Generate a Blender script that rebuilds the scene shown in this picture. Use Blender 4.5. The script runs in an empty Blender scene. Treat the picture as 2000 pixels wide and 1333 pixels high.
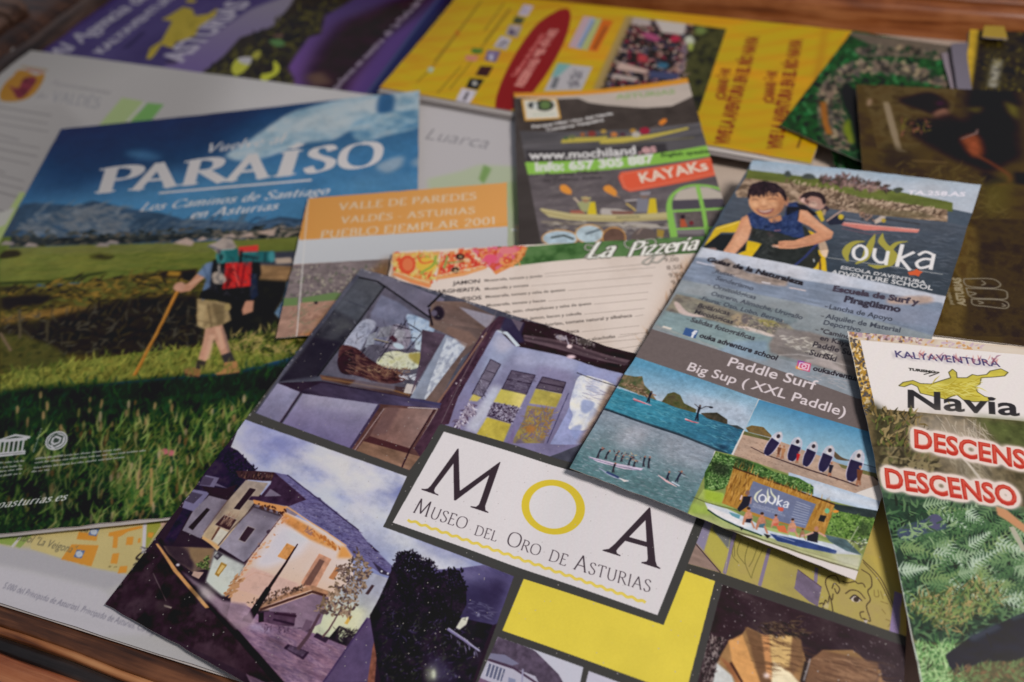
import bpy, math, random, re
import numpy as np
from mathutils import Matrix, Vector

# ------------------------------------------------------------------ camera, light, exposure
FOC, PITCH, ROLL, CAM_H = 1800.0, math.radians(45.7), math.radians(-7.29), 0.267
PW, PH = 2000.0, 1333.0
cp, sp = math.cos(PITCH), math.sin(PITCH)
cr, sr = math.cos(ROLL), math.sin(ROLL)
U0, F0 = np.array([0, sp, cp]), np.array([0, cp, -sp])
R0 = np.array([1.0, 0, 0])
RIGHT, UP = cr * R0 + sr * U0, -sr * R0 + cr * U0
CAM = np.array([0, 0, CAM_H])

scene = bpy.context.scene
COL = scene.collection
cam_data = bpy.data.cameras.new("camera")
cam = bpy.data.objects.new("camera", cam_data)
COL.objects.link(cam)
cam_data.sensor_width = 36.0
cam_data.lens = 36.0 * FOC / PW
cam_data.clip_start, cam_data.clip_end = 0.01, 20.0
m = Matrix.Identity(4)
for i in range(3):
    m[i][0], m[i][1], m[i][2], m[i][3] = RIGHT[i], UP[i], -F0[i], CAM[i]
cam.matrix_world = m
scene.camera = cam
cam_data.dof.use_dof = True
cam_data.dof.focus_distance = 0.300
cam_data.dof.aperture_fstop = 7.9
cam_data.dof.aperture_blades = 0

world = bpy.data.worlds.new("World")
scene.world = world
world.use_nodes = True
bg = world.node_tree.nodes["Background"]
bg.inputs[0].default_value = (0.86, 0.88, 1.0, 1)
bg.inputs[1].default_value = 0.18

def spot(name, loc, target, power, color, size, blend, radius):
    d = bpy.data.lights.new(name, 'SPOT')
    d.energy, d.color, d.spot_size, d.spot_blend, d.shadow_soft_size = power, color, size, blend, radius
    o = bpy.data.objects.new(name, d); COL.objects.link(o)
    o.location = loc
    o.rotation_euler = (Vector(target) - Vector(loc)).to_track_quat('-Z', 'Y').to_euler()
    return o
spot('key_spot', (0.36, 0.02, 0.60), (0.138, 0.185, 0), 18.3, (1.0, 0.90, 0.84), math.radians(72), 1.0, 0.095)  # added key light from the right; soft cone shaped to dim the left

scene.view_settings.view_transform = 'Standard'
scene.view_settings.look = 'None'
scene.view_settings.exposure = 0.0
scene.view_settings.gamma = 1.0

# ------------------------------------------------------------------ picking points: photo position -> place on the table
def ray(px, py):
    x = (np.asarray(px, float) - PW / 2) / FOC
    y = -(np.asarray(py, float) - PH / 2) / FOC
    return x[..., None] * RIGHT + y[..., None] * UP + F0
def at(px, py, z=0.0):
    d = ray(px, py)
    t = (z - CAM_H) / d[..., 2]
    return CAM + d * t[..., None]
def proj(P):
    q = np.asarray(P) - CAM
    w = q @ F0
    return np.stack([PW / 2 + FOC * (q @ RIGHT) / w, PH / 2 - FOC * (q @ UP) / w], -1)

# ------------------------------------------------------------------ object helpers
def link(o, parent=None):
    COL.objects.link(o)
    if parent is not None: o.parent = parent
    return o
def empty(name, loc, label, cat, group=None):
    o = bpy.data.objects.new(name, None); o.empty_display_size = 0.02
    o.location = loc; link(o)
    o['label'], o['category'] = label, cat
    if group: o['group'] = group
    return o
def mesh_obj(name, verts, faces, mats, parent=None, uvs=None, mat_idx=None, smooth=False):
    """verts are world positions; a parent Empty's offset is taken off"""
    off = Vector(parent.location) if parent is not None else Vector((0, 0, 0))
    me = bpy.data.meshes.new(name)
    me.from_pydata([tuple(Vector(v) - off) for v in verts], [], faces)
    for mt in (mats if isinstance(mats, (list, tuple)) else [mats]): me.materials.append(mt)
    if mat_idx is not None: me.polygons.foreach_set('material_index', mat_idx)
    if uvs is not None:
        uv = me.uv_layers.new(name='UVMap')
        idx = np.zeros(len(me.loops), int); me.loops.foreach_get('vertex_index', idx)
        uv.data.foreach_set('uv', np.asarray(uvs, np.float32)[idx].ravel())
    if smooth: me.polygons.foreach_set('use_smooth', [True] * len(me.polygons))
    me.update()
    return link(bpy.data.objects.new(name, me), parent)

def srgb2lin(c):
    c = np.asarray(c, float)
    return np.where(c <= 0.04045, c / 12.92, ((c + 0.055) / 1.055) ** 2.4)
def lin2srgb(c):
    c = np.clip(c, 0, None)
    return np.where(c <= 0.0031308, c * 12.92, 1.055 * c ** (1 / 2.4) - 0.055)

# how much light a level sheet gets at each spot of the table; used to take the photograph's own
# light back out of the ink colours that were read off it
LC = [[-0.194, 3.331, 0.881, -4.136, -4.129, -4.545], [-0.271, 3.274, 0.822, -3.923, -4.167, -4.348], [-0.29, 3.165, 0.697, -3.562, -4.193, -3.96]]
def light_at(x, y):
    B = np.stack([np.ones_like(x), x, y, x * x, x * y, y * y], -1)
    return np.exp(B @ np.array(LC).T)

def bsdf_mat(name):
    mt = bpy.data.materials.new(name); mt.use_nodes = True
    return mt, mt.node_tree, mt.node_tree.nodes['Principled BSDF']
def set_in(b, **k):
    for n, v in k.items():
        n = n.replace('_', ' ')
        if n in b.inputs: b.inputs[n].default_value = v
def plain(name, rgb, rough=0.5, spec=0.4, bump=0.0, scale=900):
    mt, nt, b = bsdf_mat(name)
    lin = list(srgb2lin(np.array(rgb) / 255)) + [1]
    nz = nt.nodes.new('ShaderNodeTexNoise'); nz.inputs['Scale'].default_value = scale; nz.inputs['Detail'].default_value = 4
    rp = nt.nodes.new('ShaderNodeMix'); rp.data_type = 'RGBA'
    rp.inputs['A'].default_value = [c * 0.9 for c in lin[:3]] + [1]; rp.inputs['B'].default_value = [min(1, c * 1.06) for c in lin[:3]] + [1]
    tc = nt.nodes.new('ShaderNodeTexCoord'); nt.links.new(tc.outputs['Object'], nz.inputs['Vector'])
    nt.links.new(nz.outputs['Fac'], rp.inputs['Factor']); nt.links.new(rp.outputs['Result'], b.inputs['Base Color'])
    set_in(b, Roughness=rough, Specular_IOR_Level=spec)
    if bump:
        bp = nt.nodes.new('ShaderNodeBump'); bp.inputs['Strength'].default_value = bump; bp.inputs['Distance'].default_value = 0.0003
        nt.links.new(nz.outputs['Fac'], bp.inputs['Height']); nt.links.new(bp.outputs['Normal'], b.inputs['Normal'])
    return mt

# ------------------------------------------------------------------ a sheet of paper
RNG = np.random.default_rng(7)
def fbm(h, w, sc, octv=4, seed=0, asp=1.0, rough=0.55):
    r = np.random.default_rng(seed); out = np.zeros((h, w)); amp = 1.0; tot = 0
    for k in range(octv):
        sx, sy = max(sc * asp / 2 ** k, 1.0), max(sc / 2 ** k, 1.0)
        gh, gw = int(h / sy) + 3, int(w / sx) + 3
        g = r.random((gh, gw))
        yy = np.arange(h) / sy; xx = np.arange(w) / sx
        y0 = yy.astype(int); x0 = xx.astype(int); fy = yy - y0; fx = xx - x0
        fy = fy * fy * (3 - 2 * fy); fx = fx * fx * (3 - 2 * fx)
        a = g[y0][:, x0]; b = g[y0][:, x0 + 1]; c = g[y0 + 1][:, x0]; d = g[y0 + 1][:, x0 + 1]
        fxr = fx[None]; fyr = fy[:, None]
        out += amp * ((a * (1 - fxr) + b * fxr) * (1 - fyr) + (c * (1 - fxr) + d * fxr) * fyr)
        tot += amp; amp *= rough
        if sx <= 1 and sy <= 1: break
    return out / tot
def boxblur(a, r):
    r = int(r)
    if r < 1: return a
    for ax in (0, 1):
        p = np.pad(a, [(r + 1, r) if i == ax else (0, 0) for i in range(2)], mode='edge')
        c = np.cumsum(p, ax)
        n = a.shape[ax]
        a = (np.take(c, np.arange(2 * r + 1, 2 * r + 1 + n), ax) - np.take(c, np.arange(0, n), ax)) / (2 * r + 1)
    return a
def soften(a, r):
    return boxblur(boxblur(a, r), r) if r >= 1 else a

def catmull(p, closed=False, n=6):
    p = np.asarray(p, float)
    if len(p) < 3: return p
    q = np.vstack([p[-1], p, p[0], p[1]]) if closed else np.vstack([2 * p[0] - p[1], p, 2 * p[-1] - p[-2]])
    out = []
    for i in range(1, len(q) - 2):
        for t in np.arange(n) / n:
            a, b, c, d = q[i - 1], q[i], q[i + 1], q[i + 2]
            out.append(0.5 * ((2 * b) + (c - a) * t + (2 * a - 5 * b + 4 * c - d) * t * t + (3 * b - a - 3 * c + d) * t ** 3))
    if not closed: out.append(p[-1])
    return np.array(out)

class Sheet:
    """A sheet lying on the table: four corners, a bend, and the ink printed on it."""
    def __init__(s, corners, bump=None, den=4.5, ink=(230, 226, 222), cut=1.0):
        # corners TL TR BR BL: (px,py,z) picked in the photo or ('w',x,y,z)
        s.C = np.array([at(c[0], c[1], c[2]) if c[0] != 'w' else np.array(c[1:]) for c in corners], float)
        s.C[3] = s.C[0] + (s.C[3] - s.C[0]) * cut; s.C[2] = s.C[1] + (s.C[2] - s.C[1]) * cut
        s.bump = bump
        s.w = 0.5 * (np.linalg.norm(s.C[1] - s.C[0]) + np.linalg.norm(s.C[2] - s.C[3]))
        s.h = 0.5 * (np.linalg.norm(s.C[3] - s.C[0]) + np.linalg.norm(s.C[2] - s.C[1]))
        s.tw, s.th = int(s.w * 1000 * den), int(s.h * 1000 * den)
        s.img = np.empty((s.th, s.tw, 3), np.float32); s.img[:] = np.array(ink) / 255.0
        s.den = den; s.o = np.zeros(2); s.k = 1.0; s.clipm = None
    def S(s, u, v):
        u = np.asarray(u, float)[..., None]; v = np.asarray(v, float)[..., None]
        P = (s.C[0] * (1 - u) + s.C[1] * u) * (1 - v) + (s.C[3] * (1 - u) + s.C[2] * u) * v
        if s.bump is not None: P = P + s.bump(u, v) * np.array([0, 0, 1.0])
        return P
    def inv(s, pts):
        """photo points -> texture coordinates (through the sheet's real surface)"""
        pts = np.asarray(pts, float).reshape(-1, 2)
        uv = np.full((len(pts), 2), 0.5)
        for _ in range(14):
            P = s.S(uv[:, 0], uv[:, 1])
            z = np.clip(P[:, 2], -0.05, 0.12)
            d = ray(pts[:, 0], pts[:, 1]); t = (z - CAM_H) / d[:, 2]
            T = (CAM + d * t[:, None])[:, :2]
            e = 1e-4
            Ju = (s.S(uv[:, 0] + e, uv[:, 1]) - P)[:, :2] / e
            Jv = (s.S(uv[:, 0], uv[:, 1] + e) - P)[:, :2] / e
            r = T - P[:, :2]
            det = Ju[:, 0] * Jv[:, 1] - Ju[:, 1] * Jv[:, 0]
            du = (r[:, 0] * Jv[:, 1] - r[:, 1] * Jv[:, 0]) / det
            dv = (Ju[:, 0] * r[:, 1] - Ju[:, 1] * r[:, 0]) / det
            uv = np.clip(uv + np.stack([du, dv], -1), -1.5, 2.5)
        return uv * np.array([s.tw, s.th])
    def Z(s, x0=0, y0=0, k=1.0):
        s.o = np.array([x0, y0], float); s.k = k
    def T(s, pts):
        return s.inv(np.asarray(pts, float).reshape(-1, 2) * s.k + s.o)
    def scale_at(s, p):
        q = s.T([p, (p[0] + 4, p[1]), (p[0], p[1] + 4)])
        return 0.5 * (np.linalg.norm(q[1] - q[0]) + np.linalg.norm(q[2] - q[0])) / 4
    # --- raster
    def raster(s, polys, ss=3):
        """union coverage of closed polygons (texture coords); returns bbox and alpha"""
        allp = np.vstack(polys)
        x0, y0 = np.floor(allp.min(0)).astype(int) - 1; x1, y1 = np.ceil(allp.max(0)).astype(int) + 2
        x0, y0 = max(x0, 0), max(y0, 0); x1, y1 = min(x1, s.tw), min(y1, s.th)
        if x1 <= x0 or y1 <= y0: return None
        W, H = (x1 - x0) * ss, (y1 - y0) * ss
        A = np.concatenate([p for p in polys]); B = np.concatenate([np.roll(p, -1, 0) for p in polys])
        A = (A - (x0, y0)) * ss; B = (B - (x0, y0)) * ss
        sg = np.where(B[:, 1] > A[:, 1], 1, -1)
        lo = np.where(sg[:, None] > 0, A, B); hi = np.where(sg[:, None] > 0, B, A)
        r0 = np.clip(np.ceil(lo[:, 1] - 0.5), 0, H).astype(int); r1 = np.clip(np.ceil(hi[:, 1] - 0.5), 0, H).astype(int)
        n = np.maximum(r1 - r0, 0)
        if n.sum() == 0: return None
        e = np.repeat(np.arange(len(n)), n)
        row = np.arange(n.sum()) - np.repeat(np.cumsum(n) - n, n) + r0[e]
        t = (row + 0.5 - lo[e, 1]) / (hi[e, 1] - lo[e, 1])
        x = lo[e, 0] + t * (hi[e, 0] - lo[e, 0])
        xi = np.clip(np.ceil(x - 0.5), 0, W).astype(int)
        acc = np.bincount(row * (W + 1) + xi, weights=sg[e].astype(float), minlength=H * (W + 1)).reshape(H, W + 1)
        wn = np.abs(np.cumsum(acc, 1)[:, :W]) > 0.5
        a = wn.reshape(y1 - y0, ss, x1 - x0, ss).mean((1, 3)).astype(np.float32)
        return x0, y0, x1, y1, a
    def comp(s, R, col, alpha=1.0, soft=0, tex=None, seed=1, grad=None, mode='n'):
        """col 0-255 rgb or list of rgb picked by noise; tex=(amount, scale, aspect)"""
        if R is None: return
        x0, y0, x1, y1, a = R
        if soft:
            p = int(soft * 2 + 2)
            X0, Y0, X1, Y1 = max(x0 - p, 0), max(y0 - p, 0), min(x1 + p, s.tw), min(y1 + p, s.th)
            b = np.zeros((Y1 - Y0, X1 - X0), np.float32); b[y0 - Y0:y1 - Y0, x0 - X0:x1 - X0] = a
            a = soften(b, soft); x0, y0, x1, y1 = X0, Y0, X1, Y1
        h, w = a.shape
        if s.clipm is not None: a = a * s.clipm[y0:y1, x0:x1]
        col = np.array(col, np.float32) / 255
        if col.ndim == 2:      # colour ramp driven by noise
            n = fbm(h, w, *((tex[1], 5, seed, tex[2]) if tex else (20, 4, seed, 1)))
            n = np.clip((n - 0.5) * (tex[0] if tex else 2.2) + 0.5, 0, 0.9999) * (len(col) - 1)
            i = n.astype(int); f = (n - i)[..., None]
            c = col[i] * (1 - f) + col[i + 1] * f
        else:
            c = np.broadcast_to(col, (h, w, 3))
            if grad is not None:
                g, pA, pB = grad
                q = s.T([pA, pB]); d = q[1] - q[0]
                yy, xx = np.mgrid[y0:y1, x0:x1]
                t = np.clip(((xx - q[0][0]) * d[0] + (yy - q[0][1]) * d[1]) / (d @ d), 0, 1)[..., None]
                c = c * (1 - t) + np.array(g, np.float32) / 255 * t
            if tex is not None:
                n = fbm(h, w, tex[1], 5, seed, tex[2])[..., None] - 0.5
                c = c * (1 + n * tex[0] * 2)
        a = (a * alpha)[..., None]
        dst = s.img[y0:y1, x0:x1]
        if mode == 'mul': c = dst * c
        elif mode == 'scr': c = 1 - (1 - dst) * (1 - c)
        s.img[y0:y1, x0:x1] = dst * (1 - a) + c * a
    def fill(s, pts, col, cv=False, **k):
        p = catmull(pts, True) if cv else np.asarray(pts, float)
        s.comp(s.raster([s.T(p)], 2 if len(p) > 3 else 2), col, **k)
    def allover(s, col, **k):
        s.comp((0, 0, s.tw, s.th, np.ones((s.th, s.tw), np.float32)), col, **k)
    def clip(s, pts=None):
        s.clipm = None
        if pts is None: return
        R = s.raster([s.T(pts)]); mk = np.zeros((s.th, s.tw), np.float32)
        if R: mk[R[1]:R[3], R[0]:R[2]] = R[4]
        s.clipm = mk
    def ell(s, c, rx, ry, col, rot=0, **k):
        t = np.linspace(0, 2 * math.pi, 28, endpoint=False); R = math.radians(rot)
        x, y = rx * np.cos(t), ry * np.sin(t)
        s.fill(np.stack([c[0] + x * math.cos(R) - y * math.sin(R), c[1] + x * math.sin(R) + y * math.cos(R)], -1), col, **k)
    @staticmethod
    def strip(q, w):
        """list of ccw quads along a polyline, w = width per point"""
        q = np.asarray(q, float); w = np.broadcast_to(np.asarray(w, float), (len(q),))
        out = []
        d = q[1:] - q[:-1]; L = np.maximum(np.linalg.norm(d, axis=1), 1e-6); d = d / L[:, None]
        n = np.stack([-d[:, 1], d[:, 0]], -1)
        for i in range(len(d)):
            a, b = q[i] - d[i] * w[i] * 0.15, q[i + 1] + d[i] * w[i + 1] * 0.15
            out.append(np.array([a - n[i] * w[i] / 2, b - n[i] * w[i + 1] / 2, b + n[i] * w[i + 1] / 2, a + n[i] * w[i] / 2]))
        return out
    def line(s, pts, width, col, cv=False, **k):
        p = catmull(pts) if cv else np.asarray(pts, float)
        sc = s.scale_at(p[len(p) // 2])
        w = np.asarray(width, float) * sc
        if w.ndim: w = np.interp(np.linspace(0, 1, len(p)), np.linspace(0, 1, len(w)), w)
        s.comp(s.raster(s.strip(s.T(p), w)), col, **k)
    def strokes(s, region, n, length, width, cols, ang=90, spread=25, seed=3, bend=0.3, alpha=1.0, size_grad=None):
        """scatter n short tapered blades inside a region; angle in photo degrees (90 = up the picture)"""
        r = np.random.default_rng(seed)
        reg = np.asarray(region, float)
        lo, hi = reg.min(0), reg.max(0)
        P = lo + r.random((n * 4, 2)) * (hi - lo)
        x, y = P[:, 0], P[:, 1]; ins = np.zeros(len(P), bool)
        j = len(reg) - 1
        for i in range(len(reg)):
            xi, yi, xj, yj = reg[i][0], reg[i][1], reg[j][0], reg[j][1]
            c = (yi > y) != (yj > y)
            with np.errstate(divide='ignore', invalid='ignore'):
                ins ^= c & (x < (xj - xi) * (y - yi) / (yj - yi) + xi)
            j = i
        P = P[ins][:n]; n = len(P)
        if n == 0: return
        g = len(cols); which = r.integers(0, g, n)
        A = np.radians(ang + r.normal(0, spread, n)); L = length * (0.5 + r.random(n)); Wd = width * (0.6 + 0.8 * r.random(n))
        if size_grad is not None:
            f = np.interp(P[:, 1], [lo[1], hi[1]], size_grad); L = L * f; Wd = Wd * f
        d = np.stack([np.cos(A), -np.sin(A)], -1); nn = np.stack([-d[:, 1], d[:, 0]], -1)
        b = (r.random(n) - 0.5)[:, None] * bend * L[:, None]
        p0, p1, p2 = P, P + d * L[:, None] * 0.5 + nn * b, P + d * L[:, None]
        w = Wd[:, None] / 2
        Q = np.stack([p0 - nn * w * 0.7, p1 - nn * w, p2, p1 + nn * w, p0 + nn * w * 0.7], 1)
        Q = s.T(Q.reshape(-1, 2)).reshape(-1, 5, 2)
        ar = np.sum(Q[..., 0] * np.roll(Q[..., 1], -1, 1) - Q[..., 1] * np.roll(Q[..., 0], -1, 1), 1)
        Q[ar < 0] = Q[ar < 0][:, ::-1]
        for c in range(g):
            sel = Q[which == c]
            if len(sel): s.comp(s.raster(list(sel), 2), cols[c], alpha=alpha)
    def text(s, st, p0, p1, col, ky=1.0, font='sans', bold=0.0, shear=0.0, arc=0.0, up=None, outline=None, alpha=1.0, soft=0, track=0.0, cv=None):
        """lettering from p0 to p1 along the baseline; ky stretches the height"""
        polys, W = (sans(st, bold, track) if font == 'sans' else serif(st, font, bold, track))
        if not polys: return
        a, b = s.T([p0, p1]); d = b - a; Ls = np.linalg.norm(d); e = d / Ls; nrm = np.array([e[1], -e[0]])
        sc = Ls / W
        if up is not None:
            q = s.T([up])[0] - a; nrm = q / sc / (0.72 if font == 'sans' else 1.0)
        out = []
        for p in polys:
            x = p[:, 0] + p[:, 1] * shear; y = p[:, 1]
            q = a + np.outer(x * sc, e) + np.outer(y * sc * ky + arc * sc * 4 * (x / W) * (1 - x / W), nrm)
            ar = np.sum(q[:, 0] * np.roll(q[:, 1], -1) - q[:, 1] * np.roll(q[:, 0], -1))
            out.append(q if ar > 0 else q[::-1])
        if outline:
            for oc, ow in outline:
                R = s.raster(out, 2)
                if R is None: continue
                x0, y0, x1, y1, am = R; r = max(1, int(round(ow * sc))); pd = r + 2
                X0, Y0, X1, Y1 = max(x0 - pd, 0), max(y0 - pd, 0), min(x1 + pd, s.tw), min(y1 + pd, s.th)
                bm = np.zeros((Y1 - Y0, X1 - X0), np.float32); bm[y0 - Y0:y1 - Y0, x0 - X0:x1 - X0] = am
                bm = np.clip(soften(bm, r) * 7, 0, 1)
                s.comp((X0, Y0, X1, Y1, bm), oc, alpha=alpha)
        s.comp(s.raster(out), col, alpha=alpha, soft=soft)
    def develop(s, warp=1.6, blur=1, grain=.05, tone=.10, seed=5):
        """turn the laid-down shapes into a halftone-printed photograph: uneven outlines, mottled tone, grain"""
        h, w = s.th, s.tw; yy, xx = np.mgrid[0:h, 0:w].astype(np.float32)
        dx = ((fbm(h, w, 16, 2, seed) - .5) * 5) * warp * .55
        dy = ((fbm(h, w, 16, 2, seed + 2) - .5) * 5) * warp * .55
        X, Y = np.clip(xx + dx, 0, w - 1.01), np.clip(yy + dy, 0, h - 1.01); X0, Y0 = X.astype(int), Y.astype(int); fx, fy = (X - X0)[..., None], (Y - Y0)[..., None]
        im = (s.img[Y0, X0] * (1 - fx) + s.img[Y0, X0 + 1] * fx) * (1 - fy) + (s.img[Y0 + 1, X0] * (1 - fx) + s.img[Y0 + 1, X0 + 1] * fx) * fy
        if blur:
            bl = np.stack([boxblur(im[..., c], blur) for c in range(3)], -1); far = np.stack([soften(im[..., c], 7) for c in range(3)], -1)
            im = bl * .72 + im * .28 + (im - far) * .12
        n = (fbm(h, w, 40, 4, seed + 4) - .5) * 2 * tone + (fbm(h, w, 7, 2, seed + 5) - .5) * 2 * grain + (np.random.default_rng(seed).random((h, w)) - .5) * grain
        im = im * (1 + n[..., None])
        # slow random drift between warm and cool tint
        hue = (fbm(h, w, 60, 3, seed + 6) - .5)[..., None] * np.array([.05, 0, -.05])
        im = np.clip(im + hue * im, 0, 1).astype(np.float32)
        if s.clipm is None: s.img = im
        else: s.img = s.img * (1 - s.clipm[..., None]) + im * s.clipm[..., None]
    def mottle(s, pts, dark=150, scale=40, seed=1, asp=1.0, k=2.6):
        """deeper and paler patches within one printed photograph"""
        s.comp(s.raster([s.T(pts)]), [(dark, dark, dark), (235, 235, 235), (255, 255, 255)], tex=(k, scale, asp), seed=seed, mode='mul', soft=12)
    # --- to Blender
    def image(s, name):
        yy, xx = np.mgrid[0:s.th:24, 0:s.tw:24]
        P = s.S(xx / s.tw, yy / s.th)
        Lg = light_at(P[..., 0], P[..., 1])
        iy = np.clip(np.arange(s.th) / 24, 0, Lg.shape[0] - 1.001); ix = np.clip(np.arange(s.tw) / 24, 0, Lg.shape[1] - 1.001)
        y0 = iy.astype(int); x0 = ix.astype(int); fy = (iy - y0)[:, None, None]; fx = (ix - x0)[None, :, None]
        y1 = np.minimum(y0 + 1, Lg.shape[0] - 1); x1 = np.minimum(x0 + 1, Lg.shape[1] - 1)
        L = (Lg[y0][:, x0] * (1 - fx) + Lg[y0][:, x1] * fx) * (1 - fy) + (Lg[y1][:, x0] * (1 - fx) + Lg[y1][:, x1] * fx) * fy
        g = s.img.mean(-1, keepdims=True); c = g + (s.img - g) * 1.0
        ex = np.clip(c[..., 2] - np.maximum(c[..., 0], c[..., 1]), 0, None); c[..., 2] -= .34 * ex; c[..., 1] -= .05 * ex
        obs = srgb2lin(np.clip(c, 0, 1))
        alb = np.maximum((obs - VEIL) / L, 0.004); alb = alb * np.minimum(1, 0.88 / alb.max(-1, keepdims=True))
        out = np.ones((s.th, s.tw, 4), np.float32); out[..., :3] = lin2srgb(alb)
        im = bpy.data.images.new(name, s.tw, s.th, alpha=False)
        im.pixels.foreach_set(out[::-1].ravel()); im.update(); im.pack()
        return im
VEIL = np.array([0.012, 0.012, 0.012])   # the gloss every dark ink still gives back

# ------------------------------------------------------------------ lettering
_sc = {}
def sans(st, bold=0.0, track=0.0):
    key = (st, bold, track)
    if key in _sc: return _sc[key]
    cu = bpy.data.curves.new('lettering', 'FONT'); cu.body = st; cu.size = 1.0; cu.resolution_u = 3
    cu.offset = bold; cu.space_character = 1.0 + track
    ob = bpy.data.objects.new('lettering', cu); COL.objects.link(ob)
    me = ob.to_mesh()
    v = np.zeros(len(me.vertices) * 3); me.vertices.foreach_get('co', v); v = v.reshape(-1, 3)[:, :2]
    polys = [v[list(p.vertices)] for p in me.polygons]
    ob.to_mesh_clear(); bpy.data.objects.remove(ob); bpy.data.curves.remove(cu)
    mn = v[:, 0].min(); polys = [p - (mn, 0) for p in polys]
    _sc[key] = (polys, v[:, 0].max() - mn)
    return _sc[key]

# skeleton letters: width; strokes ('~' = curved) of x,y pairs ; feet (serifs)
GL = {}
def _g(ch, w, strokes, feet=''):
    L = []
    for t in strokes.split('|'):
        t = t.strip()
        if not t: continue
        cv = t[0] == '~'; t = t.lstrip('~')
        p = np.array([float(x) for x in t.split()]).reshape(-1, 2)
        L.append(catmull(p, n=5) if cv else p)
    GL[ch] = (w, L, [float(x) for x in feet.split()])
_g('A', .80, '.08 0 .40 1|.40 1 .72 0|.20 .34 .60 .34', '.08 0 .72 0')
_g('B', .62, '.14 0 .14 1|~.14 1 .34 .99 .50 .90 .50 .66 .36 .54 .14 .53|~.30 .53 .50 .47 .58 .28 .50 .06 .34 0 .14 0', '.1 0 .1 1')
_g('C', .80, '~.74 .80 .62 .94 .44 1.0 .20 .88 .09 .5 .20 .12 .44 0 .62 .05 .75 .20')
_g('D', .82, '.14 0 .14 1|~.14 1 .42 .98 .66 .84 .74 .5 .66 .16 .42 .02 .14 0', '.1 0 .1 1')
_g('E', .60, '.14 0 .14 1|.14 1 .52 1 .52 .88|.14 .53 .44 .53|.14 0 .54 0 .56 .13', '.1 0 .1 1')
_g('G', .84, '~.74 .80 .62 .94 .44 1.0 .20 .88 .09 .5 .20 .12 .44 0 .62 .03 .74 .12|.74 .08 .74 .42', '.72 .42')
_g('I', .30, '.15 0 .15 1', '.15 0 .15 1')
_g('J', .34, '~.18 1 .18 .5 .17 .05 .10 -.15 -.02 -.2', '.18 1')
_g('L', .56, '.14 0 .14 1|.14 0 .50 0 .54 .14', '.1 0 .14 1')
_g('M', 1.0, '.12 0 .20 1|.20 1 .50 .08|.50 .08 .80 1|.80 1 .88 0', '.12 0 .88 0')
_g('N', .86, '.14 0 .14 1|.14 1 .72 0|.72 0 .72 1', '.14 0 .72 1')
_g('O', .90, '~.45 1 .22 .93 .08 .70 .08 .30 .22 .07 .45 0 .68 .07 .82 .30 .82 .70 .68 .93 .45 1')
_g('P', .62, '.14 0 .14 1|~.14 1 .38 .99 .54 .88 .54 .66 .40 .50 .14 .48', '.14 0 .1 1')
_g('R', .72, '.14 0 .14 1|~.14 1 .38 .99 .54 .88 .54 .66 .40 .53 .14 .51|.34 .50 .68 0', '.14 0 .1 1 .7 0')
_g('S', .58, '~.48 .84 .42 .96 .30 1.0 .14 .94 .10 .76 .22 .60 .38 .48 .50 .34 .48 .12 .32 0 .16 .02 .08 .18')
_g('T', .72, '.36 0 .36 1|.06 .86 .06 1 .66 1 .66 .86', '.36 0')
_g('U', .80, '~.14 1 .14 .6 .15 .25 .26 .04 .40 0 .56 .04 .66 .25 .67 .6 .67 1', '.14 1 .67 1')
_g('V', .76, '.08 1 .38 0|.38 0 .68 1', '.08 1 .68 1')
_g('Z', .66, '.10 .88 .10 1 .58 1|.58 1 .08 0|.08 0 .58 0 .60 .13')
_g('a', .50, '~.12 .50 .20 .60 .34 .60 .40 .48 .40 .2 .42 .02 .48 0|~.40 .36 .20 .32 .10 .18 .16 .02 .30 .02 .40 .14')
_g('b', .52, '.12 0 .12 1.05|~.12 .46 .26 .62 .42 .56 .48 .32 .42 .06 .28 -.01 .12 .12')
_g('c', .46, '~.40 .48 .32 .60 .20 .60 .09 .46 .09 .18 .20 .01 .32 .02 .42 .14')
_g('d', .54, '.42 0 .42 1.05|~.42 .46 .30 .62 .14 .56 .08 .30 .14 .05 .28 -.01 .42 .12', '.46 0')
_g('e', .46, '~.09 .34 .40 .36 .40 .52 .26 .61 .12 .52 .08 .30 .14 .06 .28 0 .42 .12')
_g('g', .52, '~.40 .50 .28 .61 .12 .54 .10 .36 .22 .24 .38 .30 .44 .46 .38 .56|~.22 .24 .12 .12 .30 .04 .44 -.06 .38 -.26 .20 -.30 .06 -.2 .14 -.02')
_g('h', .54, '.12 0 .12 1.05|~.12 .44 .24 .60 .38 .58 .42 .42 .42 .2 .42 0', '.12 0 .42 0')
_g('i', .26, '.13 0 .13 .60|.10 .82 .16 .86', '.13 0')
_g('l', .26, '.13 0 .13 1.05', '.13 0')
_g('m', .82, '.12 0 .12 .60|~.12 .44 .22 .60 .34 .58 .40 .42 .40 .2 .40 0|~.40 .44 .52 .60 .64 .58 .70 .42 .70 .2 .70 0', '.12 0 .4 0 .7 0')
_g('n', .54, '.12 0 .12 .60|~.12 .44 .24 .60 .38 .58 .42 .42 .42 .2 .42 0', '.12 0 .42 0')
_g('o', .52, '~.26 .61 .12 .54 .08 .30 .12 .06 .26 -.01 .40 .06 .44 .30 .40 .54 .26 .61')
_g('p', .54, '.12 -.32 .12 .60|~.12 .44 .26 .61 .42 .55 .48 .30 .42 .06 .28 -.01 .12 .12', '.12 -.32')
_g('r', .40, '.12 0 .12 .60|~.12 .42 .20 .56 .30 .61 .38 .56', '.12 0')
_g('s', .42, '~.34 .50 .26 .60 .14 .58 .10 .46 .20 .34 .32 .26 .36 .12 .24 0 .12 .01 .07 .12')
_g('t', .34, '~.15 .82 .15 .4 .16 .08 .22 0 .32 .06|.04 .60 .30 .60')
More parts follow.
